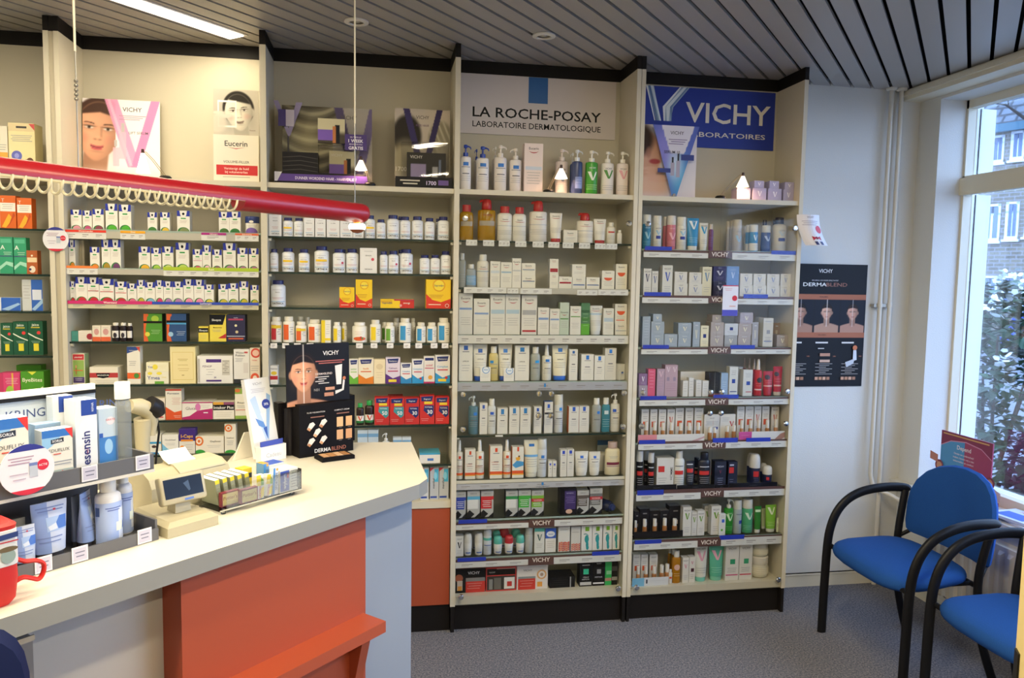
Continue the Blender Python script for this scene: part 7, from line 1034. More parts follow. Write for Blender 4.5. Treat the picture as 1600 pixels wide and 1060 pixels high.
# red gift mug
s, b = -1.075, .036; r = empty('gift_mug', CF(s, b+.05, CH+.0005), CRZ); tag(r, 'red gift mug with white wrapper and ribbon handle at left edge', 'mug'); m = MB(); redf = mat('c2201c', .6, name='red_felt')
sq = lambda hw_, z, r_=.35: [(hw_*math.copysign(abs(math.cos(a))**r_, math.cos(a)), hw_*math.copysign(abs(math.sin(a))**r_, math.sin(a)), z) for a in [2*math.pi*k/32 for k in range(32)]]
m.loft([sq(.038, 0), sq(.046, .012), sq(.050, .05), sq(.049, .085)], redf); m.build('body', r)
m = MB(); m.loft([sq(.0505, .075), sq(.051, .08), sq(.050, .138), sq(.048, .14)], mat('d9d8d4', .5)); A = Art(m, lambda u, v, l=0: (-.05+.1*u, -.0512-l, .078+.06*v), .1, .06); A.poly([(.1, .70), (.95, .78), (.95, .94), (.1, .86)], '2a3c74'); A.rect(.1, .66, .95, .70, 'b83a44'); A.ell(.78, .25, .12, .22, '8fa09a'); A.ell(.78, .46, .16, .08, '6a5a40'); m.build('wrapper', r)
m = MB(); m.loft([sq(.049, .139), sq(.050, .146), sq(.042, .150), sq(.036, .146)], redf); m.build('rim', r)
m = MB(); P = [(.048, -.02, .078), (.066, -.022, .066), (.085, -.024, .062), (.097, -.024, .052), (.096, -.024, .036), (.088, -.024, .026), (.078, -.022, .030), (.064, -.02, .036), (.050, -.018, .032)]; m.tube(smooth_path(P), .0065, redf, n=10, sy=.6); m.build('handle', r)
# till: wedge base, customer screen on a stem, receipt printer
cream = mat('aaa288', .45, name='cream_plastic'); s0, s1 = -.684, -.556; r = empty('cash_register', CF((s0+s1)/2, .14, CH+.0005), CRZ); tag(r, 'cream till with tilted dark customer screen and paper roll', 'till'); hw = (s1-s0)/2
m = MB(); m.loft([[(-hw, 0, 0), (hw, 0, 0), (hw, .15, 0), (-hw, .15, 0)], [(-hw, 0, .022), (hw, 0, .022), (hw, .15, .03), (-hw, .15, .03)], [(-hw+.012, .012, .032), (hw-.01, .012, .032), (hw-.02, .145, .042), (-hw+.012, .145, .042)]], cream, smooth=False); m.build('base', r)
m = MB(); m.loft([[(-.014+.02*0, .05, .036), (.026, .05, .036), (.026, .085, .036), (-.014, .085, .036)], [(-.010, .055, .09), (.022, .055, .09), (.022, .08, .09), (-.010, .08, .09)]], cream, smooth=False); m.build('stem', r)
sc = MB(); W3, H3 = .112, .066; sc.cbox(-W3/2, W3/2, 0, .022, 0, H3, cream, .006); A = plane_art(sc, (-W3/2, -.0002, 0), (1, 0, 0), (0, 0, 1), W3, H3); A.rect(.08, .20, .92, .88, mat('10131c', .15)); A.poly([(.5, .66), (.62, .74), (.64, .40), (.60, .36)], '2f4058'); A.rect(.48, .06, .68, .13, '4a6ab0'); so = sc.build('customer_screen', r, (.006, .038, .062)); so.rotation_euler = (-.30, 0, -.05)
prn = MB(); prof = [(0, .0), (0, .085), (.012, .112), (.04, .130), (.085, .134), (.115, .12), (.13, .09), (.13, 0)]; prn.loft([[(x, .175+y, z*.78) for y, z in prof] for x in (cpx(214, 760, .38)[0]-(s0+s1)/2, cpx(338, 740, .38)[0]-(s0+s1)/2)], cream, smooth=False); prn.build('printer_body', r)
lid = MB(); lid.loft([[(x, .175+y, z*.78) for y, z in [(.010, .113), (.012, .118), (.04, .136), (.085, .140), (.088, .134), (.04, .130)]] for x in (cpx(262, 740, .38)[0]-(s0+s1)/2, cpx(333, 740, .38)[0]-(s0+s1)/2)], mat('b4ac92', .4), smooth=False); lid.build('printer_lid', r)
pp = MB(); pp.loft([[(x, .175+y, z*.78) for y, z in [(.05, .139), (.075, .150), (.095, .170), (.097, .170), (.077, .148), (.05, .137)]] for x in (cpx(258, 715, .38)[0]-(s0+s1)/2, cpx(300, 715, .38)[0]-(s0+s1)/2)], mat('e6e4dc', .6), smooth=False); pp.build('receipt_paper', r)
# barcode scanner on its holder with black head and cord
s, b = cpx(226, 700, .53)[0], .53; r = empty('barcode_scanner', CF(s, b, CH+.0005), CRZ); tag(r, 'cream hand scanner with black head and cord in its holder behind the till', 'scanner'); zt = cpx(226, 634, .53)[1]-CH
m = MB(); m.lathe([(.045, 0), (.045, .01), (.02, .016)], cream, n=20); m.tube([(0, 0, .01), (0, .01, zt*.55), (-.004, .0, zt*.85)], [.016, .018, .022], cream, n=12); m.build('holder', r)
m = MB(); m.tube([(-.045, -.01, zt+.006), (-.015, -.004, zt), (.012, 0, zt-.014), (.024, .004, zt-.05), (.02, .004, zt-.085)], [.017, .022, .024, .016, .012], cream, n=14); m.build('body', r)
m = MB(); m.tube([(.010, -.004, zt+.002), (.03, -.004, zt-.012), (.038, -.002, zt-.03)], [.026, .027, .02], mat('1b1a1c', .4), n=14); m.build('head', r)
m = MB(); m.tube([(.036, 0, zt-.03), (.042, .0, zt-.08), (.034, .002, zt-.14), (.03, .006, .02)], .003, mat('17161a', .5), n=8); m.build('cord', r)
# clear tray of sweets
s0, s1 = -.520, -.268; r = empty('acrylic_tray', CF((s0+s1)/2, .186, CH+.012), CRZ); tag(r, 'clear acrylic tray on short feet holding packets of sweets', 'tray'); hw = (s1-s0)/2; ac_ = glass((.97, .98, .96), refl=1.0); m = MB(); m.box(-hw, hw, 0, .12, 0, .003, ac_); m.box(-hw+.02, hw, 0, .002, .003, .058, ac_); m.box(hw-.002, hw, .002, .12, .003, .058, ac_); m.box(-hw+.02, hw, .118, .12, .003, .058, ac_); m.box(-hw, hw, -.001, 0, -.0, .003, mat('b9b6a4', .3)); m.build('box', r)
for a, b in ((-hw+.02, .015), (hw-.02, .015), (-hw+.02, .105), (hw-.02, .105)): f = MB(); f.lathe([(.006, -.0115), (.006, 0)], ac_, a, b, n=10); f.build('foot', r)
zt0 = CH+.0155
def pack(s, back, w, d, h, art, col, lb, rx=0.0, ry=0.0, rz=0.0, cat='packet', name='sweet_packet', **k):
    o = make('c', w, h, d, art, col, loc=CF(s, back+d/2, zt0+abs(math.sin(ry))*w/2+abs(math.sin(rx))*d/2+.0005), rz=CRZ+rz, name=name, **k); o.rotation_euler = Matrix.LocRotScale(None, (Matrix.Rotation(CRZ+rz, 3, 'Z') @ Matrix.Rotation(rx, 3, 'X') @ Matrix.Rotation(ry, 3, 'Y')).to_quaternion(), None).to_euler(); tag(o, lb, cat); return o
lz = X(('r', 0, .84, 1, 1, 'e2cb2a'), ('l', .15, .85, .7, 6, .1, 'a9ab8a'))
for i in range(5):
    o = pack(-.492+.0215*i, .222, .012, .07, .066, lz, '8d917a', ('clear-sided packet with yellow and white top, %s in the clear tray' % ('leftmost of five', 'second of five from left', 'third of five from left', 'fourth of five from left', 'rightmost of five')[i]), ry=-.16, top='e4e4e0'); o['group'] = 'packets in the clear tray'
pk_ = X(('r', 0, 0, 1, 1, '7a2a34'), ('r', .06, .08, .94, .90, 'c9b87a'), ('t', "Potter's", .5, .58, .30, '8a4a30', .004, .8), ('l', .25, .75, .3, 1, .1, '9a7a50'))
for i, (s, b) in enumerate(((-.478, .203), (-.432, .189))): o = pack(s, b, .05, .011, .036, pk_, '7a2a34', 'brown and gold liquorice tin, %s in the clear tray' % ('left of two', 'right of two')[i], name='sweet_tin', cat='tin'); o['group'] = 'liquorice tins'
dx = X(('r', 0, .55, .6, 1, 'ecd02a'), ('p', [(.6, .55), (1, .55), (1, .75), (.6, .9)], '7aa83a'), ('p', [(.5, 0), (1, .1), (1, .5), (.6, .4)], 'ecd02a'), ('t', 'DEXTRO', .45, .28, .55, 'c83a5c', .012, .5, 0, True))
o = pack(-.397, .192, .022, .014, .062, dx, 'e4e2da', 'white and yellow glucose stick standing upright'); o = pack(-.372, .194, .02, .014, .056, dx, 'e4e2da', 'white and yellow glucose stick leaning right', ry=.16)
sp_ = X(('r', 0, 0, .35, 1, '3f8ad0'), ('t', 'SPORTLIFE', .62, .5, .42, '2a4f8c', .01, .9, 0, True), ('e', .7, .94, .2, .05, 'e8a03a'))
pack(-.350, .192, .017, .016, .070, sp_, 'd8dade', 'blue and white chewing gum pack standing upright, in front', ry=.05); pack(-.352, .225, .017, .03, .078, sp_, '6a9ac8', 'blue chewing gum pack in second row', top='e8a03a')
pack(-.385, .262, .03, .03, .066, X(('r', 0, 0, 1, 1, 'e4c83a'), ('r', 0, .6, 1, .8, '3a3a44')), 'e4c83a', 'yellow sweet box in second row of the clear tray')
wy = X(('r', .03, .04, .52, .95, '2a48a8'), ('t', 'wybert', .26, .48, .17, 'e4e8f0', .014, .72, 0, True), ('r', .40, .62, .48, .82, 'c84a3c'), ('l', .58, .95, .88, 7, .12, '8a8a84', .03), ('r', .93, .1, .97, .9, '55554e'))
pack(-.307, .190, .060, .05, .060, wy, 'd9d7cc', 'white and blue sweet box with upright writing, right end of tray', top='e4e4de'); pack(-.307, .245, .058, .045, .066, None, 'd2d2ca', 'white and blue sweet box behind another, right end of tray', top='3a5ab8')
# leaning leaflet box
Lb = np.array(CF(0, 0, 0)); s, b = sb(403, 723); s2, b2 = sb(443, 715); r = empty('leaflet_box', CF((s+s2)/2-.006, (b+b2)/2, CH+.0005), CRZ); tag(r, 'tall white leaning leaflet stand with blue V next to the black display', 'leaflet stand'); w = s2-s; hL = .265
m = MB(); m.box(-w/2, w/2, 0, .016, .012, hL, 'dcdde0'); A = plane_art(m, (-w/2, 0, .012), (1, 0, 0), (0, 0, 1), w, hL-.012); A.text('VICHY', .5, .93, .035, '8a8c98', 0, .62); A.lines(.2, .8, .86, 3, .02, 'b4b4c0', .006); A.poly([(.1, .74), (.34, .78), (.6, .28), (.52, .18)], 'b4c8e2'); A.poly([(.95, .76), (.80, .80), (.56, .3), (.60, .18)], '8fb0dc'); A.poly([(.2, .5), (.5, .44), (.6, .34), (.3, .4)], '5a86c8'); A.poly([(.46, .36), (.62, .38), (.58, .22)], '2f55a8'); A.circ(.72, .66, .17, '2a3a94'); A.text('20%', .72, .66, .03, 'e4e8f0', .01, .26); A.vee(.52, .50, .18, .10, 'e4ecf4'); o = m.build('card', r); o.rotation_euler = (-.235, 0, 0)
m = MB(); m.box(-w/2-.002, w/2+.002, -.022, .004, .0, .05, 'e2e1dc'); A = plane_art(m, (-w/2-.002, -.022, 0), (1, 0, 0), (0, 0, 1), w+.004, .05); A.text('Cadeau', .5, .45, .28, 'a4a4a8', 0, .6); m.box(-w/2+.004, w/2-.004, -.014, -.010, .05, .066, '3a4aa4'); m.build('pocket', r)
# white screen wedge behind it
s, b = sb(355, 722); m = MB(); m.loft([[(0, 0, 0), (.12, 0, 0), (.12, .006, 0), (0, .006, 0)], [(.065, .03, .075), (.16, .03, .075), (.16, .036, .075), (.065, .036, .075)]], mat('dcd6c6', .5), smooth=False); tag(m.build('raised_flap', None, CF(s+.02, b-.004, CH+.0005), CRZ), 'sloping cream flap on the counter behind the sweets tray', 'flap')
# black make-up display with a photo card
o0 = onZ(468, 717, CH); o1 = onZ(552, 704, CH); dd = (o1-o0); wd = float(np.linalg.norm(dd)); rz = math.atan2(dd[1], dd[0]); r = empty('makeup_display', (float(o0[0]+o1[0])/2, float(o0[1]+o1[1])/2, CH+.0005), rz); tag(r, 'black cardboard make-up display with a smiling woman on its back card', 'display'); bk_ = mat('0f0d0f', .6, spec=.12)
m = MB(); m.box(-wd/2, wd/2, 0, .10, 0, .172, bk_); A = plane_art(m, (-wd/2, 0, 0), (1, 0, 0), (0, 0, 1), wd, .172); A.text('FLUID FOUNDATION', .30, .84, .028, 'd0c8c4', .006, .4); A.text('COMPACT CREAM', .78, .84, .028, 'd0c8c4', .006, .36); A.rect(.2, .74, .45, .76, '8a5a48'); A.rect(.68, .76, .92, .78, '8a5a48'); A.text('DERMA', .42, .10, .075, 'e2ddd8', .012, .32); A.text('BLEND', .72, .10, .075, '9a5a44', .012, .28)
for i in range(2):
    for j in range(2): A.rect(.68+.17*i, .26+.25*j, .80+.17*i, .45+.25*j, ('c99a6c', 'd0a878', 'c48f60', 'cfa06c')[2*i+j]); A.rect(.72+.17*i, .235+.25*j, .78+.17*i, .245+.25*j, '6a6460')
for i, (u, v) in enumerate(((.20, .58), (.42, .62), (.31, .45), (.20, .28), (.42, .30))): A.poly([(u-.07, v-.05), (u-.02, v-.09), (u+.08, v+.03), (u+.04, v+.08), (u-.02, v+.06)], 'dcd4cc'); A.poly([(u-.07, v-.05), (u-.02, v-.09), (u+.01, v-.055), (u-.04, v-.015)], ('c08a60', 'b07a50', 'd0a074', 'a8744c', 'c89468')[i])
m.build('box', r)
m = MB(); m.box(-wd/2-.030, -wd/2-.004, .09, .125, 0, .17, mat('1b191c', .25)); m.lathe([(.018, 0), (.019, .01), (.018, .155)], mat('201e22', .2), cx=-wd/2+.0, cy=.072, n=18); m.build('side_column', r)
def dermacard(U, V, a): q = base_img(U, '131114'); q = face(q, U, V, a, .26, .52, .30, 'c98f70', '1c1414', 'a84a44', split=True); return over(q, (U > .56).astype(float)*.0, '131114')
H4 = .20; picture('photo_card', wd+.03, H4, 110, 100, dermacard, r, (-.012, .03, .165), (-.03, 0, 0), th=.006, edge='141215', after=lambda A: (A.text('VICHY', .70, .84, .075, 'e6e2de', .01, .26), A.lines(.45, .92, .70, 2, .035, 'a8584a', .016), A.text('DERMABLEND', .58, .50, .035, 'd8c8c0', .008, .3), A.lines(.44, .66, .44, 4, .035, 'c8c0bc', .014), A.text('N01', .46, .24, .045, '9a9490', .004, .14), A.poly([(.76, .62), (.88, .64), (.86, .30), (.78, .30)], 'd9d4d0'), A.rect(.60, .22, .75, .27, 'c08a6a'), A.rect(.58, .12, .73, .18, 'b87f60'), A.poly([(.76, .14), (.90, .20), (.92, .36), (.89, .38), (.87, .22), (.76, .2)], 'd4d0cc'), A.circ(.91, .40, .03, 'c0703c')))
s, b = sb(506, 721); r = empty('makeup_palette', tuple(np.array(CF(s+.045, b-.0, CH+.0005))), CRZ-.35); tag(r, 'open black make-up palette with skin tones on the counter', 'palette'); m = MB(); m.box(-.055, .055, -.035, .035, 0, .012, bk_, c=0); m.box(-.048, .048, -.028, .028, .012, .0135, mat('221f22', .3)); m.build('case', r)
for i in range(4): p_ = MB(); p_.box(-.045+.023*i, -.025+.023*i, -.024, .024, .0135, .0145, ('c89a70', 'b98658', 'd4ac84', 'a8774c')[i]); p_.build('powder_pan', r)
x, w, z0, z1 = 0, 0, 0, 0; P = onZ(556, 690, CH); m = MB(); m.box(-.045, .03, 0, .05, 0, .165, bk_); A = plane_art(m, (-.045, 0, 0), (1, 0, 0), (0, 0, 1), .075, .165); A.text('DERMA', .62, .86, .05, 'd8d0cc', .01, .6); A.lines(.3, .9, .76, 2, .05, 'b08a78', .02); A.rect(.5, .55, .9, .66, 'c48a64'); tag(m.build('makeup_box', None, (float(P[0])-.03, float(P[1])-.0, CH+.0005), rz), 'smaller black make-up box behind the black display', 'box')
# ------------------------------------------------------------------ black wall poster
def heads(U, V, a):
    q = base_img(U, '141317'); band = ((V > .44) & (V < .715)).astype(float); q = over(q, band, '1a1a22')
    for cx, sk, hr in ((.165, 'b58a76', '17120f'), (.5, 'c39a84', '1d1512'), (.835, 'c29480', '241813')):
        sub = np.ones(U.shape+(3,))*h3('1a1c26'); sub = face(sub, U, V, a, cx, .607, .062, sk, hr, 'a8584e', split=True); k = (np.abs(U-cx) < .155)*band; q = over(q, k, np.array([0., 0., 0.]))+sub*k[..., None]
    for y in (.735, .425): q = over(q, (np.abs(V-y) < .022).astype(float), 'a8694f')
    return q
P0 = onY(1291, 508, WY-.006); PR = onY(1351, 508, WY-.006); pw = 2*(PR[0]-P0[0]); pz0 = onY(1297, 604, WY-.006)[2]; pz1 = onY(1297, 413, WY-.006)[2]
def pa(A):
    A.text('VICHY', .46, .945, .030, 'e8e6e4', .01, .34); A.text('MAXIMAAL DEKKENDE EFFECTIVITEIT', .46, .868, .010, 'c8c4c2', .004, .6); A.text('DERMA', .33, .835, .030, 'eceae6', .012, .3, stretch=.30); A.text('BLEND', .61, .835, .030, '8f5a44', .012, .3, stretch=.27); A.text('PROBLEMEN', .45, .735, .010, '3a2420', .004, .3); A.text('OPLOSSING', .45, .425, .010, '3a2420', .004, .3)
    for c in (.165, .5, .835):
        A.rect(c-.13, .355, c+.03, .368, 'd8d4d0'); A.lines(c-.12, c+.10, .185, 7, .014, '9a9490', .005); A.text('14U', c+.12, .25, .012, 'c07a58', .004, .1)
        for i in range(4): A.rect(c-.12+.05*i, .055, c-.08+.05*i, .08, ('c89474', 'b8835f', 'd0a080', 'a87452')[i])
    A.rect(.43, .25, .56, .275, 'b88468'); A.rect(.43, .20, .56, .222, 'caa48c'); A.rect(.40, .31, .48, .318, 'c8c4c0')
    A.poly([(.86, .30), (.90, .30), (.91, .22), (.86, .21)], 'd0d4da'); A.poly([(.76, .20), (.88, .23), (.87, .19), (.78, .16)], 'c4c8d0'); A.circ(.88, .32, .03, 'c8703f')
o = picture('wall_poster', pw, pz1-pz0, 120, 190, heads, None, (float(P0[0]), WY-.0055, pz0), (0, 0, 0), th=.005, edge='141317', after=pa); tag(o, 'black and copper poster with three faces on the white wall', 'poster')
# ------------------------------------------------------------------ heating pipes and radiator under the sill
pipe = mat('d6cfc0', .4, name='cream_pipe'); X1 = float(onY(1392.5, 160, WY-.035)[0]); X2 = float(onY(1408, 160, WY-.035)[0])
r = empty('heating_pipes', (X1, WY-.035, 0)); tag(r, 'pair of cream heating pipes in the corner between wall and window', 'pipes'); dx = X2-X1
m = MB(); m.tube([(0, 0, ZC-.001), (0, 0, .60), (.01, -.005, .55), (.03, -.02, .52), (.08, -.06, .50), (.115, -.16, .47), (.12, -.235, .44)], .011, pipe, n=12); m.build('pipe', r)
m = MB(); m.tube([(dx, 0, ZC-.001), (dx, 0, .002)], .011, pipe, n=12); m.build('pipe', r)
for x in (0, dx): m = MB(); m.lathe([(.012, -.014), (.026, -.010), (.028, -.001), (.012, -.001)], pipe, x, 0, n=20, caps=False, z=ZC); m.build('collar', r)
for z in (1.48,): m = MB(); m.box(-.03, dx+.012, .002, .034, z-.01, z+.006, mat('a9a49a', .4, .4)); m.tube([(0, 0, z-.012), (0, 0, z+.01)], .0135, pipe, n=12); m.tube([(dx, 0, z-.012), (dx, 0, z+.01)], .0135, pipe, n=12); m.build('clamp', r)
r = empty('radiator', (2.655, 1.9, .10)); tag(r, 'cream ribbed panel radiator under the window sill', 'radiator'); m = MB(); rad = mat('cfc9ba', .45, name='radiator_enamel')
m.box(-.03, .03, -1.35, 1.33, 0, .38, rad)
for i in range(54): y = -1.32+.05*i; m.loft([[(-.03, y, .02), (-.03, y+.03, .02), (-.03, y+.03, .36), (-.03, y, .36)], [(-.045, y+.008, .035), (-.045, y+.022, .035), (-.045, y+.022, .345), (-.045, y+.008, .345)]], rad, smooth=False)
m.build('panel', r)
m = MB(); m.tube([(.0, 1.33, .33), (.0, 1.42, .33)], .012, pipe, n=10); m.tube([(-.01, 1.39, .33), (-.05, 1.39, .33)], .02, mat('d8d4ca', .4), n=12); m.build('valve', r)
for y in (-1.2, 1.2): m = MB(); m.box(.03, .058, y-.02, y+.02, .1, .34, rad); m.build('bracket', r)
for y in (-1.1, 1.1): m = MB(); m.box(-.012, .03, y-.02, y+.02, -.10, 0, rad); m.build('foot', r)
# ------------------------------------------------------------------ blue visitor chairs
blue = mat('1d4c92', .85, spec=.2, noise=.12, nscale=450, bump=.12, name='blue_upholstery'); blk = mat('17171a', .38, name='black_oval_tube')
def chair(name, loc, rz, lb, fab):
    r = empty(name, loc, rz); tag(r, lb, 'chair', 'visitor armchairs')
    def strip_(path, w, t, m_): # flat oval tube lying across y
        m_.tube(path, w, blk, n=14, sy=t)
    for sg, nm in ((1, 'l'), (-1, 'r')):
        y = .275*sg; m = MB(); cr_ = [(-.205, y, .0), (-.203, y, .2), (-.198, y, .40), (-.186, y, .49), (-.158, y, .56), (-.112, y, .612), (-.05, y, .645), (.02, y*.985, .662), (.10, y*.97, .668), (.165, y*.95, .664), (.18, y*.94, .655)]
        P = smooth_path(cr_); n = 14; rings = []
        for i, p in enumerate(P):
            t = P[min(i+1, len(P)-1)]-P[max(i-1, 0)]; t = t/np.linalg.norm(t); yv = np.array([0, 1., 0]); nv = np.cross(t, yv); rings.append([p+yv*.014*math.cos(2*math.pi*k/n)+nv*.0205*math.sin(2*math.pi*k/n) for k in range(n)])
        m.loft(rings, blk); m.build('front_leg_and_armrest', r)
        m = MB(); m.tube(smooth_path([(.165, y*.93, .655), (.145, y*.90, .56), (.13, y*.88, .46), (.13, y*.88, .36), (.145, y*.90, .22), (.185, y*.94, .08), (.215, y*.97, .0)]), .0172, blk, n=12, sy=.8); m.build('back_leg', r)
        m = MB(); m.tube([(.14, y*.88, .45), (.20, y*.75, .50), (.225, y*.6, .58)], .009, blk, n=10); m.build('back_bracket', r)
    m = MB(); m.tube([(-.19, -.275, .405), (-.185, .275, .405)], .011, blk, n=10); m.tube([(.13, -.24, .405), (.13, .24, .405)], .011, blk, n=10); m.tube([(-.19, .2, .405), (.13, .2, .405)], .010, blk, n=8); m.tube([(-.19, -.2, .405), (.13, -.2, .405)], .010, blk, n=8); m.build('seat_frame', r)
    n = 28; rings = []
    for z, k in ((.414, .80), (.418, .92), (.432, .985), (.448, 1.0), (.462, .975), (.472, .90), (.478, .72), (.480, .40), (.4805, .05)):
        ring = []
        for j in range(n):
            a = 2*math.pi*j/n; cx = math.copysign(abs(math.cos(a))**.55, math.cos(a)); sx = math.copysign(abs(math.sin(a))**.55, math.sin(a)); x = .195*cx*k-.05; yy = (.245+.015*(cx < 0))*sx*k; ring.append((x, yy, z-.015-.02*max(0, -cx)*k**2+.006*max(0, cx)))
        rings.append(ring)
    m = MB(); m.loft(rings, fab); m.build('seat', r)
    # backrest: curved pad, straight foot, domed head
    out = [(-.222, .470), (-.240, .484), (-.247, .52), (-.25, .60), (-.245, .66), (-.225, .715), (-.19, .76), (-.14, .793), (-.07, .814), (0, .82)]; out = out+[(-a, b) for a, b in out[-2::-1]]; out = out+[(.12, .463), (0, .460), (-.12, .463)]
    def bx(y, z, d): return .225+.10*(z-.45)+d+ -.06*(abs(y)/.25)**2*1.0
    rings = []
    cxz = (0, .63)
    for k, d in ((.05, -.030), (.5, -.030), (.86, -.026), (.97, -.016), (1.0, .0), (.97, .012), (.88, .020), (.5, .023), (.05, .023)):
        rings.append([(bx(y*k, .63+(z-.63)*k, d), y*k, .63+(z-.63)*k) for y, z in out])
    m = MB(); m.loft(rings, fab); m.build('backrest', r); return r
chair('visitor_chair', (2.2, 2.825, 0), 0, 'blue upholstered armchair with black frame, fully in view by the window', blue)
chair('visitor_chair', (2.225, 2.19, 0), 0, 'blue upholstered armchair with black frame, cut by the right edge of the photo', blue)
# ------------------------------------------------------------------ things on the sill
def dep(A):
    A.rect(0, 0, .48, 1, '4a8ec0'); A.poly([(0, 1), (1, 1), (1, .74), (.8, .86), (.5, .90), (.2, .86), (0, .76)], '7c2546'); A.poly([(0, .76), (.2, .86), (.5, .90), (.8, .86), (1, .74), (1, .755), (.8, .875), (.5, .915), (.2, .875), (0, .775)], 'c88aa8'); A.rect(.04, .955, .94, .975, 'c89a5a'); A.text('Depend', .47, .80, .065, 'e8dde0', .012, .4)
    for i, t in enumerate(('Omdat we onderscheid', 'maken, hoeven wij u niet', 'teleurstellen en comfort')): A.text(t, .47, .70-.055*i, .030, 'e4d4da', .008, .76)
    for x, c in ((.39, 'e0d4cc'), (.56, 'e8dccc')): A.circ(x, .47, .035, c); A.poly([(x-.06, .42), (x+.06, .42), (x+.08, .32), (x+.03, .32), (x+.03, .22), (x-.03, .22), (x-.03, .32), (x-.08, .32)], c)
    A.rect(.6, .02, .96, .12, 'd09a8a')
a = onX(1472, 672, 2.74); b = onX(1553, 678, 2.74); W = float(a[1]-b[1]); r = empty('leaflet_stand', (2.74, float(a[1]+b[1])/2, SZ+.0005), -math.pi/2); tag(r, 'maroon and blue information stand on the window sill behind the chair', 'display'); hD = float(a[2])-SZ
m = MB(); m.box(-W/2, W/2, 0, .05, 0, hD*.12, '7c2546'); m.box(-W/2, W/2, .0, .006, hD*.12, hD, '9a3a5c'); dep(plane_art(m, (-W/2, 0, 0), (1, 0, 0), (0, 0, 1), W, hD)); m.build('board', r)
for x, z, s in ((-W/2, .44, 1), (W/2, .42, -1)): m = MB(); m.disc((x, -.004, hD*z), .028, '7c3040', n=20); m.disc((x, -.0042, hD*z), .018, 'c08a6a', n=14); m.box(x-.028, x+.028, -.003, .001, hD*z-.028, hD*z+.028, '5a2030') if 0 else None; m.face([(x-s*.01, -.005, hD*z+(.012 if s > 0 else -.012)), (x-s*.065, -.005, hD*z+(.02 if s > 0 else -.03)), (x-s*.065, -.005, hD*z+(.06 if s > 0 else -.07)), (x-s*.01, -.005, hD*z+(.05 if s > 0 else -.06))], 'd4b8b4' if s < 0 else 'b87a6a'); m.build('puzzle_tab', r)
mags = [(2.775, 2.83, .12, 'c9d2e0', 'white magazine with red title, on top of the pile', 'd03a3a'), (2.765, 2.74, -.2, 'd8d8dc', 'pale magazine lying under the red-titled one', '4a5a9c'), (2.77, 2.42, .05, 'b9c4d4', 'folded newspaper at the right end of the sill', '3a3a44')]
for i, (x, y, a_, c, lb, tc) in enumerate(mags):
    zz = SZ+(.0005, .0005, .0005)[i]+(.013 if i == 0 else 0); m = MB(); m.box(-.085, .085, -.13, .13, 0, .012, c); A = Art(m, lambda u, v, l=0: (-.085+.17*v, .13-.26*u, .012+l), .28, .22); A.text('Actueel', .4, .82, .12, tc, .012, .6); A.rect(.08, .12, .6, .62, ('4a6ab8', '8a9cc0', '9aa0a8')[i]); A.circ(.6, .45, .16, ('c83a34', 'd0b8a0', '6a7080')[i]); A.lines(.65, .95, .6, 5, .09, '8a8a94', .02); tag(m.build('magazine' if i < 2 else 'newspaper', None, (x, y, zz), a_), lb, 'magazine', 'reading matter on the sill')
# ------------------------------------------------------------------ cream floor stand at the right edge, close to the camera
P = _c+ray(1591, 960)*1.25; r = empty('floor_stand', (float(P[0]), float(P[1]), 0), -.55); tag(r, 'cream yellow floor stand whose edge shows at the lower right border of the photo', 'stand'); cy_ = mat('ecd692', .45, name='cream_yellow_panel')
m = MB(); m.box(0, .018, -.40, 0, .0, 1.22, cy_); m.build('side_panel', r); m = MB(); m.box(.32, .338, -.40, 0, 0, 1.22, cy_); m.build('side_panel', r); m = MB(); m.box(.018, .32, -.40, -.386, .05, 1.20, cy_); m.build('back_panel', r)
for z in (.12, .48, .84, 1.18): m = MB(); m.box(.018, .32, -.386, -.004, z, z+.018, cy_); m.build('shelf', r)
m = MB(); m.box(-.003, .0, -.03, -.006, .955, 1.01, mat('1c1a18', .4)); m.build('catch', r)
# ------------------------------------------------------------------ navy high stool at the left edge
nv = mat('141c40', .8, spec=.2, name='navy_fabric'); P = _c+ray(-135, 1050)*1.12; r = empty('padded_chair', (float(P[0])-.02, float(P[1]), 0), .7); tag(r, 'dark navy padded chair back cut off at the lower left corner', 'chair'); ztop = float(P[2])
m = MB(); rings = []
for k, d in ((.05, -.03), (.7, -.03), (.93, -.02), (1, 0), (.93, .02), (.7, .03), (.05, .03)): rings.append([(.17*k*math.copysign(abs(math.cos(a))**.5, math.cos(a)), d, ztop-.16+.2*k*math.copysign(abs(math.sin(a))**.5, math.sin(a))) for a in [2*math.pi*j/28 for j in range(28)]])
m.loft(rings, nv); m.build('backrest', r)
m = MB(); m.lathe([(.17, .70), (.19, .72), (.19, .75), (.16, .77), (.001, .775)], nv, 0, -.17, n=28); m.build('seat', r)
m = MB(); m.tube([(0, .0, ztop-.3), (0, -.02, .72)], .014, blk, n=10); m.build('back_post', r)
m = MB(); m.lathe([(.2, 0), (.2, .012), (.03, .03), (.025, .70)], blk, 0, -.17, n=28); m.build('pedestal', r)
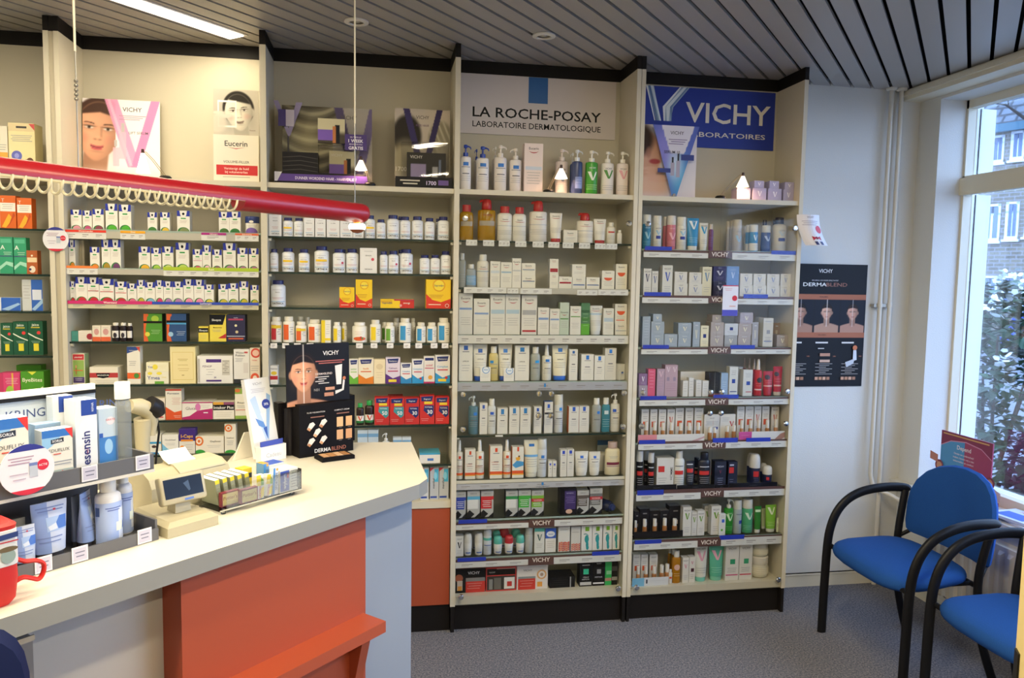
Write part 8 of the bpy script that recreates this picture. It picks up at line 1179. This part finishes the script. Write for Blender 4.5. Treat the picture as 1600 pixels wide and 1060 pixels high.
# ------------------------------------------------------------------ street outside the window
def brick():
    m = bpy.data.materials.new('brown_brick'); m.use_nodes = True; t = m.node_tree; b = t.nodes['Principled BSDF']; b.inputs['Roughness'].default_value = .9
    g = t.nodes.new('ShaderNodeTexCoord'); s = t.nodes.new('ShaderNodeSeparateXYZ'); c = t.nodes.new('ShaderNodeCombineXYZ'); k = t.nodes.new('ShaderNodeTexBrick')
    t.links.new(g.outputs['Object'], s.inputs[0]); t.links.new(s.outputs['X'], c.inputs['X']); t.links.new(s.outputs['Z'], c.inputs['Y']); t.links.new(c.outputs[0], k.inputs['Vector'])
    k.inputs['Color1'].default_value = (*hexc('847d6c'), 1); k.inputs['Color2'].default_value = (*hexc('6e675a'), 1); k.inputs['Mortar'].default_value = (*hexc('8d8a8c'), 1); k.inputs['Scale'].default_value = 1; k.inputs['Mortar Size'].default_value = .018; k.inputs['Brick Width'].default_value = .34; k.inputs['Row Height'].default_value = .13
    t.links.new(k.outputs[0], b.inputs['Base Color']); return m
def tiles():
    m = bpy.data.materials.new('slate_blue_roof_tiles'); m.use_nodes = True; t = m.node_tree; b = t.nodes['Principled BSDF']; b.inputs['Roughness'].default_value = .6
    g = t.nodes.new('ShaderNodeTexCoord'); s = t.nodes.new('ShaderNodeSeparateXYZ'); c = t.nodes.new('ShaderNodeCombineXYZ'); k = t.nodes.new('ShaderNodeTexBrick')
    t.links.new(g.outputs['Object'], s.inputs[0]); t.links.new(s.outputs['X'], c.inputs['X']); t.links.new(s.outputs['Z'], c.inputs['Y']); t.links.new(c.outputs[0], k.inputs['Vector'])
    k.inputs['Color1'].default_value = (*hexc('5c646c'), 1); k.inputs['Color2'].default_value = (*hexc('4a525c'), 1); k.inputs['Mortar'].default_value = (*hexc('22262c'), 1); k.inputs['Scale'].default_value = 1; k.inputs['Mortar Size'].default_value = .045; k.inputs['Brick Width'].default_value = .42; k.inputs['Row Height'].default_value = .30
    t.links.new(k.outputs[0], b.inputs['Base Color']); return m
FA = math.radians(24); dirf = np.array([-math.sin(FA), math.cos(FA), 0]); nf = np.array([-math.cos(FA), -math.sin(FA), 0]); FP = _c+ray(1565, 480)*26
def fpt(u, v): d = ray(u, v); k = ((FP-_c)@nf)/(d@nf); P = _c+d*k; return float((P-FP)@(-dirf)), float(P[2])
# local x runs along the front to the photo's right, local -y faces the shop
r = empty('street_house', (float(FP[0]), float(FP[1]), -.3), math.atan2(-dirf[1], -dirf[0])); tag(r, 'brown brick house with slate-blue tiled roof across the street', 'house')
ze = fpt(1565, 197)[1]+.3; m = MB(); m.box(-14, 10, 0, 8, 0, ze, brick()); m.build('wall', r)
m = MB(); tl = tiles(); m.face([(-14, -.45, ze), (10, -.45, ze), (10, 4.2, ze+5.2), (-14, 4.2, ze+5.2)], tl); m.face([(-14, -.45, ze-.06), (-14, 4.2, ze+5.1), (10, 4.2, ze+5.1), (10, -.45, ze-.06)], tl); m.build('roof', r)
m = MB(); m.box(-14, 10, -.55, -.38, ze-.28, ze-.02, mat('2f5a6c', .5)); m.build('gutter', r)
def win(u0, u1, v0, v1):
    a, zt = fpt(u0, v0); b, zb = fpt(u1, v1); zt += .3; zb += .3; f = MB(); wf_ = mat('d8dee6', .5); f.box(a, b, -.05, .02, zb, zb+.10, wf_); f.box(a, b, -.03, .02, zt-.08, zt, wf_); f.box(a, a+.09, -.03, .02, zb, zt, wf_); f.box(b-.09, b, -.03, .02, zb, zt, wf_); c = (a+b)/2; f.box(c-.04, c+.04, -.03, .02, zb, zt-(zt-zb)*.25, wf_); f.box(a, b, -.03, .02, zt-(zt-zb)*.30, zt-(zt-zb)*.25, wf_); f.box(a-.06, b+.06, -.10, .0, zb-.08, zb, wf_); o = f.build('window', r)
    p = MB(); p.box(a+.05, b-.05, -.012, .0, zb+.05, zt-.05, mat('39465a', .1)); p.build('pane', o)
    q = MB()
    for i in range(5):
        for (c0, c1) in ((a+.09, a+.09+(b-a)*.22), (b-.09-(b-a)*.22, b-.09)): x = c0+(c1-c0)*i/5; q.tube([(x+.02, -.016, zb+.1), (x+.02, -.016, zt-.1)], .03, mat('7c8cab', .8), n=6)
    q.build('curtain', o)
for w_ in ((1551, 1568, 213, 254), (1581, 1600, 206, 249), (1612, 1630, 200, 244), (1539, 1561, 320, 377), (1573, 1590, 316, 374), (1604, 1622, 312, 370), (1536, 1556, 431, 482), (1567, 1585, 431, 484), (1598, 1616, 431, 486), (1505, 1522, 326, 380), (1500, 1520, 434, 482)): win(*w_)
mb = MB(); mb.box(WX+.4, 60, -25, 60, -.36, -.3, mat('6d7076', .9, noise=.15, nscale=8, name='street_paving')); structure(mb, 'ground')
# blue car parked across the street
P = onZ(1592, 520, 0.0); P = _c+ray(1712, 497)*19; r = empty('street_car', (float(P[0]), float(P[1]), -.3), math.radians(100)); tag(r, 'blue car parked in the street behind the flowering shrub', 'car'); cb = mat('2340a0', .25, .3, name='blue_car_paint')
def sec(x, w, z0, z1): return [(x, -w, z0), (x, w, z0), (x, w, z0+(z1-z0)*.6), (x, w*.9, z1), (x, -w*.9, z1), (x, -w, z0+(z1-z0)*.6)]
m = MB(); m.loft([sec(-2.0, .70, .4, .75), sec(-1.9, .8, .25, .88), sec(-.9, .84, .22, .98), sec(1.2, .84, .22, 1.0), sec(1.85, .8, .25, .9), sec(1.95, .72, .4, .7)], cb); m.build('body', r)
m = MB(); m.loft([sec(-1.1, .78, .95, 1.0), sec(-.45, .74, .95, 1.50), sec(.8, .74, .95, 1.54), sec(1.6, .76, .95, 1.02)], cb); m.build('roof', r)
m = MB(); [m.box(-.4, .95, s*.755-.01, s*.755+.01, 1.05, 1.42, mat('1a2230', .1)) for s in (-1, 1)]; m.build('side_window', r)
for x in (-1.25, 1.25):
    for s in (-1, 1): w_ = MB(); w_.tube([(x, s*.70, .31), (x, s*.86, .31)], .31, mat('15151a', .7), n=20); w_.build('wheel', r)
# shrub with white flower heads outside the glass
rnd = random.Random(5); r = empty('garden_shrub', (4.0, 4.45, -.3)); tag(r, 'dark green shrub with white flower clusters outside the window', 'shrub')
def shape(x, y, z):   # inside the rounded crown
    zc = .95; return (x/.95)**2+(y/1.5)**2+((z-zc)/.98)**2
leafs = [mat(c, .5) for c in ('26412c', '31523a', '1c3324', '3f6244')]; m = MB(); n = 0
while n < 10000:
    x, y, z = rnd.uniform(-.95, .95), rnd.uniform(-1.5, 1.5), rnd.uniform(.02, 2.17); q = shape(x, y, z)
    if q > 1 or q < .45: continue
    n += 1; L = rnd.uniform(.055, .10); w_ = L*.42; a = rnd.uniform(0, 6.28); e = rnd.uniform(-.9, .6); d = np.array([math.cos(a)*math.cos(e), math.sin(a)*math.cos(e), math.sin(e)]); sd = np.cross(d, [0, 0, 1.]); sd /= np.linalg.norm(sd)+1e-9; up = np.cross(sd, d); p = np.array([x, y, z]); m.face([p, p+d*L*.4+sd*w_+up*.01, p+d*L, p+d*L*.4-sd*w_+up*.01], leafs[n % 4])
m.build('foliage', r)
m = MB(); bk = mat('3a2c22', .9)
for i in range(14): a = rnd.uniform(0, 6.28); R_ = rnd.uniform(.3, .8); m.tube([(.05*math.cos(a), .05*math.sin(a), 0), (R_*.4*math.cos(a), R_*.6*math.sin(a), .7), (R_*math.cos(a), R_*1.4*math.sin(a), rnd.uniform(1.2, 1.7))], [.02, .014, .006], bk, n=6)
m.build('stems', r)
fl = mat('e4eaf0', .6); n = 0
while n < 95:
    x, y, z = rnd.uniform(-1, .1), rnd.uniform(-1.5, 1.5), rnd.uniform(.2, 2.15); q = shape(x, y, z)
    if q > 1.12 or q < .86: continue
    n += 1; m = MB()
    for k in range(16):
        a, b = rnd.uniform(0, 6.28), rnd.uniform(-.5, 1.4); R_ = rnd.uniform(.035, .075); p = np.array([R_*math.cos(a)*math.cos(b)*.9, R_*math.sin(a)*math.cos(b), R_*math.sin(b)*1.2]); s = rnd.uniform(.016, .024); t = np.array([rnd.uniform(-1, 1) for _ in range(3)]); t /= np.linalg.norm(t); u = np.cross(t, [0.3, .2, 1]); u /= np.linalg.norm(u); m.face([p+(t*math.cos(2*math.pi*i/5)+u*math.sin(2*math.pi*i/5))*s for i in range(5)], fl)
    m.build('flower_cluster', r, (x, y, z))
# bare twig in front of the roof
r = MB(); tw = mat('2a2422', .9); P = [_c+ray(u, v)*9 for u, v in ((1640, 215), (1600, 184), (1572, 164), (1556, 162))]; r.tube(P, [.03, .02, .012, .006], tw, n=6); Q = [_c+ray(u, v)*9 for u, v in ((1576, 166), (1574, 148))]; r.tube(Q, [.008, .004], tw, n=6); Q = [_c+ray(u, v)*9 for u, v in ((1640, 215), (1680, 300), (1690, 520))]; r.tube([*Q, (Q[-1][0], Q[-1][1], -.3)], [.03, .06, .09, .1], tw, n=8)
tag(r.build('street_tree'), 'bare thin tree branch in front of the tiled roof outside', 'tree')
labels()
